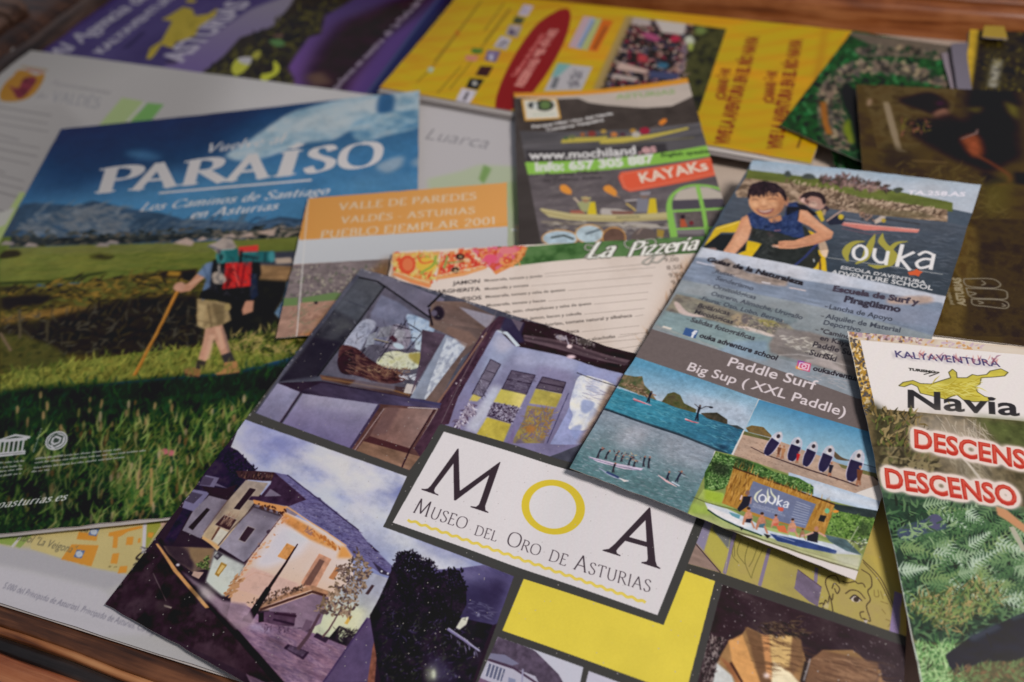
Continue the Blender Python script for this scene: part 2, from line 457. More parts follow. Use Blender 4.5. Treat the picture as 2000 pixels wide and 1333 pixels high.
_g('u', .56, '~.12 .60 .12 .3 .14 .06 .26 0 .38 .08 .42 .24|.42 .60 .42 0', '.46 0')
_g('v', .50, '.06 .60 .25 0|.25 0 .44 .60', '.08 .6 .42 .6')
_g('z', .46, '.08 .60 .38 .60|.38 .60 .06 0|.06 0 .40 0')
_g('y', .52, '.06 .60 .27 .02|~.46 .60 .27 .02 .16 -.26 .04 -.30')
_g('q', .54, '.42 -.3 .42 .6|~.42 .46 .30 .62 .14 .56 .08 .30 .14 .05 .28 -.01 .42 .12')
_g('j', .26, '~.14 .6 .14 .1 .10 -.24 -.02 -.3|.12 .82 .17 .86')
_g('f', .34, '~.36 .98 .24 1.04 .16 .9 .16 .4 .16 0|.04 .60 .30 .60')
_g('-', .40, '.08 .36 .32 .36'); _g('.', .22, '.09 .02 .14 .04'); _g(' ', .34, '')
_g('2', .60, '~.10 .80 .20 .98 .40 .98 .50 .80 .44 .56 .26 .3 .08 .02|.08 0 .54 0')
_g('0', .62, '~.31 1 .14 .85 .08 .5 .14 .15 .31 0 .48 .15 .54 .5 .48 .85 .31 1')
_g('1', .36, '.20 0 .20 1|.20 1 .08 .88', '.2 0')
for a_, b_, ac in (('Í', 'I', '.14 1.12 .24 1.26'), ('É', 'E', '.28 1.12 .38 1.26'), ('í', 'i', '.12 .74 .22 .88'), ('é', 'e', '.22 .74 .32 .88')):
    w_, L_, f_ = GL[b_]
    GL[a_] = (w_, (L_[:1] if b_ == 'i' else L_) + [np.array([float(x) for x in ac.split()]).reshape(-1, 2)], f_)

STY = {'serif': (.040, .125, .10, .045, .06), 'slab': (.07, .21, .15, .06, .10), 'light': (.035, .085, .08, .03, .07), 'script': (.05, .15, 0, .04, -.03)}
def serif(st, style, bold=0.0, track=0.0):
    key = (st, style, bold, track)
    if key in _sc: return _sc[key]
    thin, thick, fl, ft, sp_ = STY[style]
    out = []; x = 0.0; nib = np.array([math.cos(.3), math.sin(.3)])
    small = style == 'light' and '^' in st          # ^ marks small capitals from here to the next space
    sc = 1.0
    for ch in st:
        if ch == '^': sc = 0.74; continue
        if ch == ' ': sc = 1.0 if not st.startswith('^') else sc; x += (.36 + track) * 1.0; continue
        if ch not in GL: x += .3; continue
        w, L, feet = GL[ch]
        for p in L:
            d = np.gradient(p, axis=0) if len(p) > 2 else np.array([p[1] - p[0]] * 2)
            d = d / np.maximum(np.linalg.norm(d, axis=1), 1e-6)[:, None]
            wd = thin + (thick - thin) * np.abs(d[:, 0] * nib[1] - d[:, 1] * nib[0]) ** 1.3 + bold
            for q in Sheet.strip(p, wd): out.append(q * sc + (x, 0))
        if fl:
            for i in range(0, len(feet), 2):
                fx, fy = feet[i], feet[i + 1]; fy += ft / 2 if fy < .5 else -ft / 2
                out.append(np.array([(fx - fl, fy - ft / 2), (fx + fl, fy - ft / 2), (fx + fl, fy + ft / 2), (fx - fl, fy + ft / 2)]) * sc + (x, 0))
        x += (w + sp_ + track) * sc
    _sc[key] = (out, x - sp_)
    return _sc[key]

# ------------------------------------------------------------------ paper objects
def paper_mat(name, im, rough=0.38, coat=0.10, dust=0.0, fibre=0.02):
    mt, nt, b = bsdf_mat(name)
    N, Lk = nt.nodes, nt.links
    t = N.new('ShaderNodeTexImage'); t.image = im; t.interpolation = 'Cubic'; t.extension = 'EXTEND'
    tc = N.new('ShaderNodeTexCoord')
    nz = N.new('ShaderNodeTexNoise'); nz.inputs['Scale'].default_value = 1400; nz.inputs['Detail'].default_value = 3
    Lk.new(tc.outputs['Object'], nz.inputs['Vector'])
    mp = N.new('ShaderNodeMapRange'); mp.inputs['To Min'].default_value = 0.94; mp.inputs['To Max'].default_value = 1.06
    Lk.new(nz.outputs['Fac'], mp.inputs['Value'])
    mul = N.new('ShaderNodeMix'); mul.data_type = 'RGBA'; mul.blend_type = 'MULTIPLY'; mul.inputs['Factor'].default_value = 1
    Lk.new(t.outputs['Color'], mul.inputs['A']); Lk.new(mp.outputs['Result'], mul.inputs['B'])
    src = mul.outputs['Result']
    if dust > 0:     # fine dust flecks and lint on dark glossy ink
        v = N.new('ShaderNodeTexVoronoi'); v.inputs['Scale'].default_value = 620
        Lk.new(tc.outputs['Object'], v.inputs['Vector'])
        lt = N.new('ShaderNodeMapRange'); lt.inputs['From Min'].default_value = 0.09; lt.inputs['From Max'].default_value = 0.19
        lt.inputs['To Min'].default_value = dust; lt.inputs['To Max'].default_value = 0.0
        Lk.new(v.outputs['Distance'], lt.inputs['Value'])
        sep = N.new('ShaderNodeSeparateColor'); Lk.new(v.outputs['Color'], sep.inputs[0])
        gt = N.new('ShaderNodeMath'); gt.operation = 'GREATER_THAN'; gt.inputs[1].default_value = 0.82
        Lk.new(sep.outputs[0], gt.inputs[0])
        mm = N.new('ShaderNodeMath'); mm.operation = 'MULTIPLY'
        Lk.new(lt.outputs['Result'], mm.inputs[0]); Lk.new(gt.outputs[0], mm.inputs[1])
        mx = N.new('ShaderNodeMix'); mx.data_type = 'RGBA'; mx.inputs['B'].default_value = (0.45, 0.43, 0.42, 1)
        Lk.new(src, mx.inputs['A']); Lk.new(mm.outputs[0], mx.inputs['Factor']); src = mx.outputs['Result']
    Lk.new(src, b.inputs['Base Color'])
    n2 = N.new('ShaderNodeTexNoise'); n2.inputs['Scale'].default_value = 60; n2.inputs['Detail'].default_value = 5
    Lk.new(tc.outputs['Object'], n2.inputs['Vector'])
    r2 = N.new('ShaderNodeMapRange'); r2.inputs['To Min'].default_value = rough * 0.75; r2.inputs['To Max'].default_value = rough * 1.35
    Lk.new(n2.outputs['Fac'], r2.inputs['Value']); Lk.new(r2.outputs['Result'], b.inputs['Roughness'])
    bp = N.new('ShaderNodeBump'); bp.inputs['Strength'].default_value = 0.25; bp.inputs['Distance'].default_value = 0.0002
    mx2 = N.new('ShaderNodeMath'); mx2.operation = 'MULTIPLY_ADD'; mx2.inputs[1].default_value = fibre
    Lk.new(nz.outputs['Fac'], mx2.inputs[0]); Lk.new(n2.outputs['Fac'], mx2.inputs[2])
    Lk.new(mx2.outputs[0], bp.inputs['Height']); Lk.new(bp.outputs['Normal'], b.inputs['Normal'])
    set_in(b, Specular_IOR_Level=0.32, Coat_Weight=coat, Coat_Roughness=0.28)
    return mt
_edge = {}
def edge_mat(rgb=(205, 200, 196)):
    if rgb not in _edge: _edge[rgb] = plain('paper_edge', rgb, 0.8, 0.2)
    return _edge[rgb]

def sheet_mesh(name, s, thick, mat, edge, parent=None, nu=28, nv=28, ragged=0.00012, seed=0, drop=0.0):
    """closed thin slab following the sheet's surface; drop lowers a lower leaf"""
    r = np.random.default_rng(seed)
    U, V = np.meshgrid(np.linspace(0, 1, nu + 1), np.linspace(0, 1, nv + 1))
    P = s.S(U, V)
    P[..., 2] -= drop
    wob = r.normal(0, ragged, P.shape) * ((U == 0) | (U == 1) | (V == 0) | (V == 1))[..., None]
    wob[..., 2] = 0
    P = P + wob
    top = P.reshape(-1, 3); bot = top - np.array([0, 0, thick])
    n = len(top); w = nu + 1
    F, MI = [], []
    for j in range(nv):
        for i in range(nu):
            a = j * w + i
            F.append((a, a + w, a + w + 1, a + 1)); MI.append(0)
            F.append((n + a, n + a + 1, n + a + w + 1, n + a + w)); MI.append(1)
    ring = [i for i in range(nu)] + [j * w + nu for j in range(nv)] + [nv * w + i for i in range(nu, 0, -1)] + [j * w for j in range(nv, 0, -1)]
    q = len(ring)
    for k in range(q):
        k2 = (k + 1) % q
        F.append((2 * n + k, 2 * n + k2, 2 * n + q + k2, 2 * n + q + k)); MI.append(1)
    vs = np.vstack([top, bot, top[ring], bot[ring]])
    uv = np.stack([U.ravel(), 1 - V.ravel()], -1); uv = np.vstack([uv, uv, uv[ring], uv[ring]])
    return mesh_obj(name, vs, F, [mat, edge], parent, uv, MI, smooth=True)
# ------------------------------------------------------------------ where every sheet lies (photo px, photo py, height)
def curl(a=0., b=0., c=0., d=0., e=0.):
    """a: sag across, b: sag along, c: lift of the right side, d: lift of the foot, e: slow ripple"""
    def f(u, v):
        return (a * (4 * u * (1 - u)) + b * (4 * v * (1 - v)) + c * np.clip(u - 0.55, 0, None) ** 2 * 4
                + d * np.clip(v - 0.6, 0, None) ** 2 * 5 + e * np.sin(6.0 * u + 2.3) * np.cos(5.0 * v + 0.7))
    return f
def fold(at_u, depth, e=0.0):
    def f(u, v):
        return -depth * np.exp(-((u - at_u - 0.015 * v) / 0.055) ** 2) * (1 - 0.6 * v) + e * np.sin(4 * u + 1) * np.cos(3 * v)
    return f
W_ = 'w'
P_ = {}
P_['purple_under'] = Sheet([(W_, -.19, .690, .0012), (W_, .044, .612, .0012), (W_, -.062, .428, .0012), (W_, -.27, .535, .0012)], den=2)
P_['purple'] = Sheet([(W_, -.200, .706, .0025), (W_, .040, .638, .003), (W_, -.068, .434, .003), (W_, -.285, .546, .0025)], den=2.4, bump=curl(a=.0008))
P_['green'] = Sheet([(1666, 60, .0105), (1905, 98, .0105), (1812, 372, .0105), (1524, 246, .0100)], den=3.4, bump=curl(e=.0003))
P_['green_under'] = Sheet([(1600, 180, .0032), (1850, 200, .0032), (1850, 400, .0032), (1642, 385, .0032)], den=3)

P_['yellow'] = Sheet([(W_, -.004, .56, .0088), (1668, 62, .0085), (1584, 321, .0078), (742, 172, .0085)], den=3.4, bump=curl(a=.0004, e=.0003))
P_['stack'] = Sheet([(1895, 58, .012), (2180, 70, .012), (2180, 330, .012), (1868, 300, .010)], den=2.4)
P_['stack_b'] = Sheet([(1890, 62, .006), (2150, 75, .006), (2150, 330, .006), (1864, 300, .006)], den=1)
P_['brown'] = Sheet([(1672, 165, .0140), (2230, 190, .018), (2290, 712, .020), (1712, 641, .014)], den=4, bump=curl(b=-.001))
P_['map'] = Sheet([(25, 94, .0062), (W_, .086, .386, .0052), (W_, -.050, .1095, .0050), (W_, -.33, .233, .0050)], den=2.8)
P_['paraiso'] = Sheet([(119, 253, .010), (819, 178, .010), (806, 963, .008), (-330, 1074, .008)], den=3.8, bump=curl(e=.0003))
P_['valle'] = Sheet([(602, 388, .0115), (990, 357, .0115), (1000, 1090, .0105), (430, 1128, .0105)], den=3.6, cut=.46)
P_['kayak'] = Sheet([(1004, 182, .0102), (1342, 152, .0130), (1492, 668, .0108), (1020, 704, .0086)], den=4.4, bump=curl(a=-.0022))
P_['pizza'] = Sheet([(768, 492, .0135), (1392, 461, .0133), (1560, 1385, .0125), (600, 1395, .0125)], den=4.6, cut=.40)
P_['moa'] = Sheet([(705, 525, .0165), (1790, 858, .0152), (1730, 2030, .012), (205, 1180, .0065)], den=6, bump=fold(.50, .0011, e=.0003))
P_['ouka'] = Sheet([(1471, 313, .018), (1916, 362, .0225), (1672, 1134, .0178), (1112, 914, .0168)], den=6.4, bump=curl(a=.0006))
P_['kalya'] = Sheet([(1655, 648, .0245), (2190, 694, .028), (2700, 1950, .022), (1905, 1866, .012)], den=6, bump=curl(b=.0015))
ORDER = ['purple_under', 'purple', 'green_under', 'map', 'yellow', 'green', 'stack', 'brown', 'paraiso', 'valle', 'kayak', 'pizza', 'moa', 'ouka', 'kalya']
# ------------------------------------------------------------------ print: town map sheet
def print_map(s):
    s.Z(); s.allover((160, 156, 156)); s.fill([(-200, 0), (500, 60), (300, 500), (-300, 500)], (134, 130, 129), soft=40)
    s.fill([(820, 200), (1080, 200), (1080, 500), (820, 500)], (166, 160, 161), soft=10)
    s.Z(0, 0, .2003); g = (104, 100, 102)
    s.fill([(170, 690), (250, 690), (345, 735), (430, 720), (420, 790), (350, 900), (250, 970), (120, 995), (10, 980), (0, 900), (60, 800), (130, 740)], (134, 94, 34), cv=True, tex=(.2, 20, 1))
    s.fill([(230, 770), (330, 750), (350, 800), (240, 940), (170, 960), (120, 880), (90, 840), (180, 860)], (84, 34, 42), cv=True, tex=(.3, 10, 1)); s.line([(210, 650), (340, 670), (460, 690)], 26, (110, 96, 78)); s.line([(260, 680), (420, 710)], 16, (126, 74, 70))
    s.text('Ayuntamiento', (490, 822), (1065, 925), g, font='serif', ky=.8); s.text('de', (340, 950), (440, 965), g, font='serif', ky=.8); s.text('VALDÉS', (495, 990), (960, 1060), (110, 108, 112), font='serif', bold=.02, up=(530, 890))
    s.fill([(1190, 955), (1400, 990), (1240, 1300), (900, 1300)], (124, 136, 96)); s.fill([(1440, 1005), (1600, 1020), (1440, 1220), (1240, 1230)], (88, 124, 70)); s.line([(1410, 1000), (1240, 1190)], 22, (170, 168, 162))
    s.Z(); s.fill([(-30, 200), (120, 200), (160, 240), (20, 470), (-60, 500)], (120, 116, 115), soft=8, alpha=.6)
    r = np.random.default_rng(2)
    for i in range(16):
        y = 214 + i * 16; x1 = 96 + r.random() * 14 - (y - 214) * .42 - (i % 4 == 3) * 40
        s.line([(-60, y - 14), (x1, y + 12)], 3.0 if i % 5 else 4, (92, 88, 88), alpha=.55)
    for q, c in (([(40, 375), (60, 380), (20, 470), (-10, 520), (-20, 470)], (134, 146, 96)), ([(-10, 420), (30, 405), (10, 440), (-20, 450)], (160, 158, 152))): s.fill(q, c)
    s.text('Luarca', (830, 272), (950, 291), (116, 112, 116), ky=1.25, bold=-.012, shear=.1)
    s.fill([(835, 350), (900, 335), (935, 322), (1000, 325), (1050, 330), (1080, 500), (840, 500)], (158, 164, 140), soft=3); s.fill([(935, 350), (945, 322), (960, 330), (945, 360)], (112, 138, 84), soft=1)
    s.fill([(985, 360), (1060, 340), (1080, 470), (1010, 460)], (150, 162, 120), soft=3); s.fill([(1005, 440), (1060, 430), (1060, 480), (1010, 475)], (196, 176, 150), soft=2); s.line([(1000, 450), (1055, 440)], 6, (206, 206, 206)); s.line([(1010, 445), (1050, 470)], 5, (206, 160, 110))
    # street map at the lower left
    s.Z(0, 960, .2003)
    s.fill([(-400, 380), (1800, 100), (1800, 900), (900, 760), (-400, 420)], (166, 154, 112)); s.fill([(-400, 480), (330, 560), (900, 740), (1300, 830), (1040, 960), (400, 800), (-400, 640)], (150, 146, 150), soft=2); s.fill([(-400, 650), (300, 790), (1000, 960), (1500, 1400), (-400, 1400)], (166, 161, 166), soft=2)
    s.fill([(300, 420), (1400, 200), (1400, 560), (1240, 800), (900, 740), (300, 560)], (172, 156, 108), tex=(.05, 40, 1)); s.fill([(-100, 440), (200, 430), (110, 530), (-100, 490)], (124, 140, 74)); s.fill([(220, 430), (320, 420), (200, 550), (150, 540)], (124, 140, 78)); s.line([(215, 425), (120, 540)], 24, (180, 176, 178)); s.fill([(1440, 260), (1640, 220), (1400, 600), (1420, 500)], (134, 134, 62)); s.line([(1415, 280), (1400, 600)], 34, (176, 170, 176)); s.fill([(1560, 300), (1700, 230), (1660, 280), (1580, 360)], (176, 146, 132))
    o = (196, 134, 56)
    for q in ([(770, 400), (950, 420), (940, 480), (750, 465)], [(700, 520), (960, 530), (890, 730), (600, 660)], [(1065, 405), (1370, 340), (1390, 355), (1250, 390), (1170, 440), (1060, 435)], [(1110, 430), (1150, 430), (1140, 550), (1100, 550)], [(1240, 450), (1300, 445), (1290, 520), (1230, 520)], [(1350, 460), (1370, 460), (1365, 500), (1345, 500)], [(1100, 610), (1160, 605), (1140, 705), (1080, 700)], [(1170, 735), (1240, 730), (1230, 790), (1150, 800)], [(1450, 400), (1500, 410), (1480, 455), (1440, 440)]):
        s.fill(q, o); s.line(q + [q[0]], 4, (176, 112, 52))
    for c in ((915, 395), (772, 612)): s.fill([(c[0] - 22, c[1] - 44), (c[0] + 58, c[1] - 32), (c[0] + 22, c[1] + 44), (c[0] - 56, c[1] + 30)], (78, 96, 150)); s.ell(c, 34, 30, (190, 196, 206)); s.line([(c[0] - 16, c[1] + 4), (c[0] + 14, c[1] - 4)], 4, (80, 96, 140))
    s.text('Fútbol "La Veigona"', (120, 462), (715, 606), (92, 86, 70), ky=1.15, shear=.12); s.line([(735, 375), (860, 385)], 8, (90, 80, 60)); s.text('ola', (780, 395), (856, 402), (96, 84, 60), ky=1.1)
    s.text('~', (1055, 745), (1085, 745), (110, 96, 60)); s.line([(1055, 738), (1080, 738)], 7, (110, 96, 60)); s.line([(1110, 738), (1140, 738)], 7, (110, 96, 60)); s.line([(1370, 550), (1440, 565), (1380, 600), (1330, 650), (1360, 670)], 16, (40, 34, 34), cv=True); s.line([(1370, 550), (1430, 565), (1380, 600)], 6, (220, 216, 214), cv=True); s.line([(1300, 720), (1330, 700)], 12, (60, 54, 50))
    s.text('5.000 del Principado de Asturias). Principado de Asturias, Cartografía', (22, 945), (1600, 1425), (96, 94, 112), ky=1.2, shear=.12, bold=-.008)
    s.line([(-200, 1010), (300, 1170), (900, 1270), (2100, 1760)], 10, (150, 146, 150), alpha=.5, soft=2)
    s.Z()
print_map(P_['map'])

# ------------------------------------------------------------------ print: purple rafting folder
def print_purple(s):
    s.Z(0, 0, .3503); s.allover((50, 44, 92))
    s.allover([(48, 42, 88), (60, 54, 104)], tex=(1.6, 60, 1))
    s.fill([(900, 380), (1400, 50), (1700, -60), (2400, -200), (2400, 200), (1400, 420), (1090, 440)], (88, 76, 128), grad=((104, 98, 116), (1000, 400), (1500, 20)), soft=4)
    s.fill([(1100, 430), (1250, 310), (1340, 210), (1520, 150), (1620, 30), (1700, -120), (2600, -120), (2600, 700), (1100, 700)], [(28, 22, 22), (44, 40, 26), (34, 30, 24)], tex=(2, 16, 1), soft=1)
    s.strokes([(1150, 420), (1400, 220), (1600, 60), (1900, 0), (1760, 200), (1640, 500)], 200, 50, 14, [(52, 50, 28), (24, 20, 20), (70, 66, 34)], ang=40, spread=60, seed=1)
    for q, c in (([(1290, 380), (1320, 330), (1390, 320), (1400, 350), (1360, 400), (1310, 420)], (166, 166, 60)), ([(1330, 325), (1400, 320), (1390, 360), (1340, 350)], (150, 146, 150)), ([(1240, 460), (1320, 420), (1300, 460)], (110, 116, 52)), ([(1420, 290), (1455, 285), (1440, 330), (1400, 320)], (130, 126, 54)), ([(1455, 420), (1520, 400), (1525, 340), (1560, 370), (1550, 410), (1490, 450), (1470, 480)], (170, 172, 56)), ([(1500, 230), (1560, 220), (1590, 250), (1540, 260)], (70, 100, 60)), ([(1520, 200), (1580, 190), (1560, 215)], (84, 64, 56))): s.fill(q, c, cv=True)
    s.fill([(1605, 380), (1640, 320), (1720, 210), (1790, 190), (1810, 90), (1900, 40), (2060, -60), (2700, -200), (2500, 200), (2200, 560), (1640, 540), (1640, 440)], (92, 66, 132), grad=((60, 50, 96), (1700, 400), (2150, 60)), cv=False, soft=2)
    s.fill([(1700, 400), (1780, 260), (1900, 120), (2200, 0), (2450, -60), (2200, 180), (1980, 420), (1900, 560), (1700, 560)], (40, 26, 34), soft=12, tex=(.3, 20, 1)); s.fill([(1700, 420), (1800, 400), (1860, 470), (1740, 480)], (84, 64, 56), soft=5); s.fill([(1950, 560), (2150, 220), (2400, 60), (2560, 80), (2260, 300), (2060, 560)], (74, 56, 118), soft=6)
    t = (146, 142, 158)
    s.text('Al Occidente de', (-520, 660), (-60, 430), t, font='script', shear=.3, bold=.03); s.text('Al Agencia de Viajes', (330, 330), (1050, -170), t, font='script', shear=.3, bold=.04, ky=.9); s.text('KALYAVENTURA', (570, 300), (1010, -40), t, bold=.04, ky=1.0, shear=.1); s.text('ASTURIAS', (1010, 350), (1400, 10), (150, 144, 162), bold=.04, ky=1.3)
    s.fill([(815, 330), (835, 270), (900, 230), (960, 120), (900, 110), (940, 90), (1020, 40), (1070, 50), (1090, 90), (1160, 80), (1215, 45), (1200, 90), (1110, 150), (1090, 200), (980, 240), (960, 270), (900, 250), (860, 310), (840, 330)], (134, 118, 44), tex=(.2, 16, 1)); s.ell((1065, 5), 30, 12, (134, 118, 44))
    s.text('Alquileres en nuestra web: la Perla del Navia', (1835, 545), (2430, -70), (150, 142, 156), font='serif', shear=.2, bold=.04, ky=.85)
    s.fill([(2020, 560), (2340, 120), (2480, -60), (2600, 0), (2300, 330), (2140, 560)], (34, 40, 88), soft=3); s.fill([(2090, 560), (2500, -20), (2640, 40), (2220, 600)], (22, 26, 62), soft=2); s.line([(2050, 520), (2340, 130), (2480, -50)], 10, (60, 70, 118), soft=1)
    s.line([(700, 270), (800, 180)], 20, (40, 36, 76), soft=2); s.line([(930, 345), (980, 350)], 20, (44, 36, 60), soft=1); s.Z()
print_purple(P_['purple']); P_['purple'].img *= .95
P_['purple_under'].allover((26, 30, 66))

# ------------------------------------------------------------------ print: yellow canoe leaflet
def print_yellow(s):
    s.Z(730, 0, .2003); s.allover([(176, 134, 20), (166, 140, 22), (186, 134, 26)], tex=(2, 60, 3))
    for i in range(12):
        y = -100 + i * 130; s.line([(-100, y + 320), (900, y + 180), (2200, y), (3400, y + 200), (4800, y - 60)], 34, (172, 108, 28), cv=True, soft=5, alpha=.4)
    for q in ([(420, 805), (560, 670), (1040, 20)], [(620, 910), (850, 650)], [(740, 870), (900, 670), (1330, 100)], [(1080, 410), (1330, 80)], [(590, 600), (830, 300), (1060, 0)], [(1080, 300), (1270, 30)]): s.line(q, 14, (110, 82, 20), alpha=.6)
    for q, c in (([(860, 860), (1010, 890), (930, 1020), (790, 990)], (176, 168, 176)), ([(940, 765), (1080, 775), (1010, 880), (895, 855)], (28, 26, 20)), ([(1040, 645), (1165, 650), (1110, 750), (990, 735)], (52, 30, 24)), ([(1110, 490), (1240, 500), (1190, 610), (1080, 590)], (96, 84, 118)), ([(1240, 350), (1345, 385), (1290, 490), (1165, 460)], (150, 142, 150)), ([(1320, 240), (1450, 255), (1400, 370), (1280, 345)], (130, 118, 120)), ([(1380, 160), (1480, 180), (1440, 240), (1350, 230)], (64, 66, 48)), ([(1460, 45), (1560, 60), (1500, 160), (1400, 150)], (156, 144, 158)), ([(960, 470), (1070, 480), (1050, 525), (950, 520)], (60, 96, 40)), ([(900, 540), (1020, 545), (1000, 600), (890, 590)], (186, 120, 100)), ([(540, 650), (590, 665), (570, 710), (520, 700)], (150, 160, 140)), ([(800, 300), (840, 310), (830, 345), (790, 335)], (150, 80, 24))): s.fill(q, c, tex=(.3, 16, 1))
    s.line([(920, 900), (880, 980)], 20, (60, 56, 60)); s.ell((985, 815), 26, 24, (150, 146, 140)); s.ell((1145, 560), 22, 30, (180, 176, 200)); s.ell((1345, 315), 30, 26, (70, 60, 84)); s.line([(1230, 440), (1290, 400)], 20, (80, 76, 80))
    s.fill([(1900, 95), (1920, 180), (1860, 400), (1700, 700), (1500, 960), (1330, 1080), (1240, 1095), (1190, 1060), (1200, 930), (1290, 700), (1430, 450), (1600, 230), (1780, 110), (1850, 88)], (118, 12, 26), cv=True); s.text('Teléfonos de información', (1385, 755), (1670, 335), (196, 120, 110), ky=.9, bold=.03); s.text('RESERVAS: 985 474 602', (1455, 850), (1800, 290), (196, 130, 120), ky=1.1, bold=.06)
    s.fill([(1980, 235), (2200, 240), (2290, 350), (2150, 460), (1900, 470)], (150, 140, 150)) if False else None
    s.Z(1080, 0, .2003)
    s.fill([(300, 160), (590, 205), (430, 510), (150, 460)], (168, 130, 120)); s.fill([(300, 160), (380, 170), (230, 470), (150, 455)], (160, 134, 140)); s.fill([(370, 170), (420, 180), (270, 480), (225, 470)], (130, 140, 166)); s.fill([(415, 180), (480, 190), (340, 490), (270, 480)], (148, 150, 96)); s.fill([(480, 190), (590, 205), (430, 510), (340, 490)], (182, 92, 24)); s.line([(520, 260), (400, 480)], 22, (110, 60, 24), alpha=.8); s.line([(400, 210), (260, 460)], 16, (90, 110, 160), alpha=.8)
    s.fill([(50, 620), (385, 655), (280, 880), (-90, 890)], (156, 150, 152)); s.fill([(50, 615), (180, 630), (60, 740), (-20, 760)], (104, 142, 140), soft=2); s.line([(40, 760), (0, 860)], 40, (96, 96, 100)); s.strokes([(180, 700), (290, 690), (230, 860), (130, 860)], 60, 30, 16, [(90, 84, 90), (120, 116, 120)], ang=60, spread=40, seed=1)
    p = [(740, 190), (1680, 290), (1560, 640), (1440, 1040), (1340, 760), (450, 900), (600, 600)]
    p = [(745, 165), (1690, 285), (1420, 1090), (420, 870)]
    s.fill(p, (40, 34, 26)); s.clip(p); s.strokes([(745, 165), (1500, 260), (1200, 800), (440, 860)], 560, 60, 26, [(30, 24, 30), (150, 130, 120), (96, 50, 50), (52, 44, 60), (140, 110, 100), (110, 30, 50), (60, 60, 80), (24, 20, 24)], ang=-12, spread=28, seed=2)
    s.fill([(980, 180), (1310, 230), (1280, 340), (1060, 320)], (166, 156, 150), soft=2); s.fill([(770, 160), (960, 190), (960, 260), (750, 240)], (150, 136, 132), soft=2); s.fill([(640, 600), (940, 690), (900, 720), (620, 680)], (166, 140, 130), soft=1); s.fill([(590, 720), (840, 760), (800, 800), (560, 760)], (150, 136, 130), soft=1); s.fill([(940, 690), (1240, 720), (1200, 790), (940, 760)], (60, 66, 104), soft=2); s.ell((1070, 640), 60, 30, (50, 90, 120), soft=2); s.ell((870, 570), 50, 40, (150, 56, 60), soft=2); s.ell((960, 360), 90, 34, (140, 66, 96), rot=20, soft=2); s.ell((1190, 380), 50, 34, (150, 40, 60), soft=2)
    s.fill([(1380, 230), (1700, 280), (1420, 1100), (1250, 820), (1310, 500)], [(32, 32, 22), (56, 56, 34), (70, 68, 40)], tex=(2, 16, .6), soft=3); s.ell((1330, 400), 50, 50, (166, 166, 150), soft=2); s.ell((1340, 460), 30, 40, (140, 150, 70), soft=2); s.ell((1440, 300), 60, 40, (96, 108, 60), soft=3); s.strokes([(1220, 450), (1300, 450), (1280, 760), (1200, 760)], 40, 60, 14, [(150, 120, 110), (90, 70, 80), (120, 110, 120)], ang=60, spread=40, seed=3); s.clip(None); s.line([(745, 165), (430, 870)], 60, (140, 118, 76), soft=3)
    s.Z(1300, 0, .3503); b = (122, 60, 18)
    for a, e, st, ky in (((330, 560), (362, 385), '¡CAMARÓN!', 1.3), ((345, 812), (520, 205), 'VIVE LA AVENTURA EN EL RÍO NAVIA', 1.5), ((600, 580), (622, 400), '¡CAMARÓN!', 1.3), ((640, 838), (762, 222), 'VIVE LA AVENTURA EN EL RÍO NAVIA', 1.5)): s.text(st, a, e, b, ky=ky, bold=.06)
    s.line([(735, 825), (762, 750)], 10, (90, 60, 20), alpha=.8); s.fill([(880, 150), (905, 155), (860, 480), (820, 560), (830, 400)], (160, 114, 20), soft=5); s.fill([(1010, 180), (1040, 185), (940, 420), (700, 680), (690, 660), (920, 400)], (190, 134, 36), soft=4)  # soft stripes: light and shade of the curved paper painted into the yellow
    s.Z()
print_yellow(P_['yellow'])

# ------------------------------------------------------------------ print: garden leaflet
def print_green(s):
    s.Z(1480, 180, .2603); s.allover([(22, 54, 30), (36, 84, 44), (28, 64, 36)], tex=(2, 18, 1)); s.Z()
    s.strokes([(1520, 60), (1900, 90), (1900, 400), (1560, 400)], 900, 13, 6, [(44, 112, 58), (24, 56, 30), (66, 130, 74), (16, 36, 22), (50, 96, 50)], ang=30, spread=90, seed=1)
    s.fill([(1640, 60), (1900, 90), (1900, 130), (1830, 106), (1700, 88)], (112, 98, 84), soft=2)
    st_ = [(150, 132, 110), (110, 98, 88), (132, 112, 96), (92, 84, 78), (166, 146, 116)]
    for q, n in (([(1678, 92), (1760, 94), (1850, 104), (1852, 118), (1780, 112), (1684, 110)], 60), ([(1655, 124), (1740, 120), (1800, 134), (1850, 158), (1840, 170), (1770, 150), (1700, 140), (1660, 146)], 90), ([(1652, 126), (1660, 150), (1648, 190), (1646, 250), (1660, 284), (1630, 296), (1604, 262), (1596, 210), (1606, 165)], 260)):
        s.fill(q, [(70, 66, 54), (104, 94, 80), (128, 114, 96)], cv=True, tex=(2.4, 7, 1.6), soft=1); s.strokes(q, n, 12, 7, st_ + [(40, 70, 44), (60, 56, 50)], ang=10, spread=60, seed=n)
    s.line([(1608, 200), (1612, 240), (1620, 262)], 9, (170, 104, 44), soft=1); s.ell((1662, 252), 15, 20, (120, 132, 40), soft=2); s.ell((1665, 272), 10, 9, (130, 140, 50), soft=1); s.fill([(1650, 160), (1675, 180), (1690, 250), (1672, 290), (1660, 230), (1640, 180)], (14, 30, 18), soft=3)
    for i in range(6): s.line([(1640, 296 + i * 9), (1690, 302 + i * 8)], 3.4, (70, 100, 76), alpha=.8, soft=1)
    s.line([(1641, 290), (1643, 380)], 5, (70, 84, 70), soft=1)
print_green(P_['green']); P_['green'].develop(.5, blur=3); P_['green'].img *= .82; print_green(P_['green_under'])

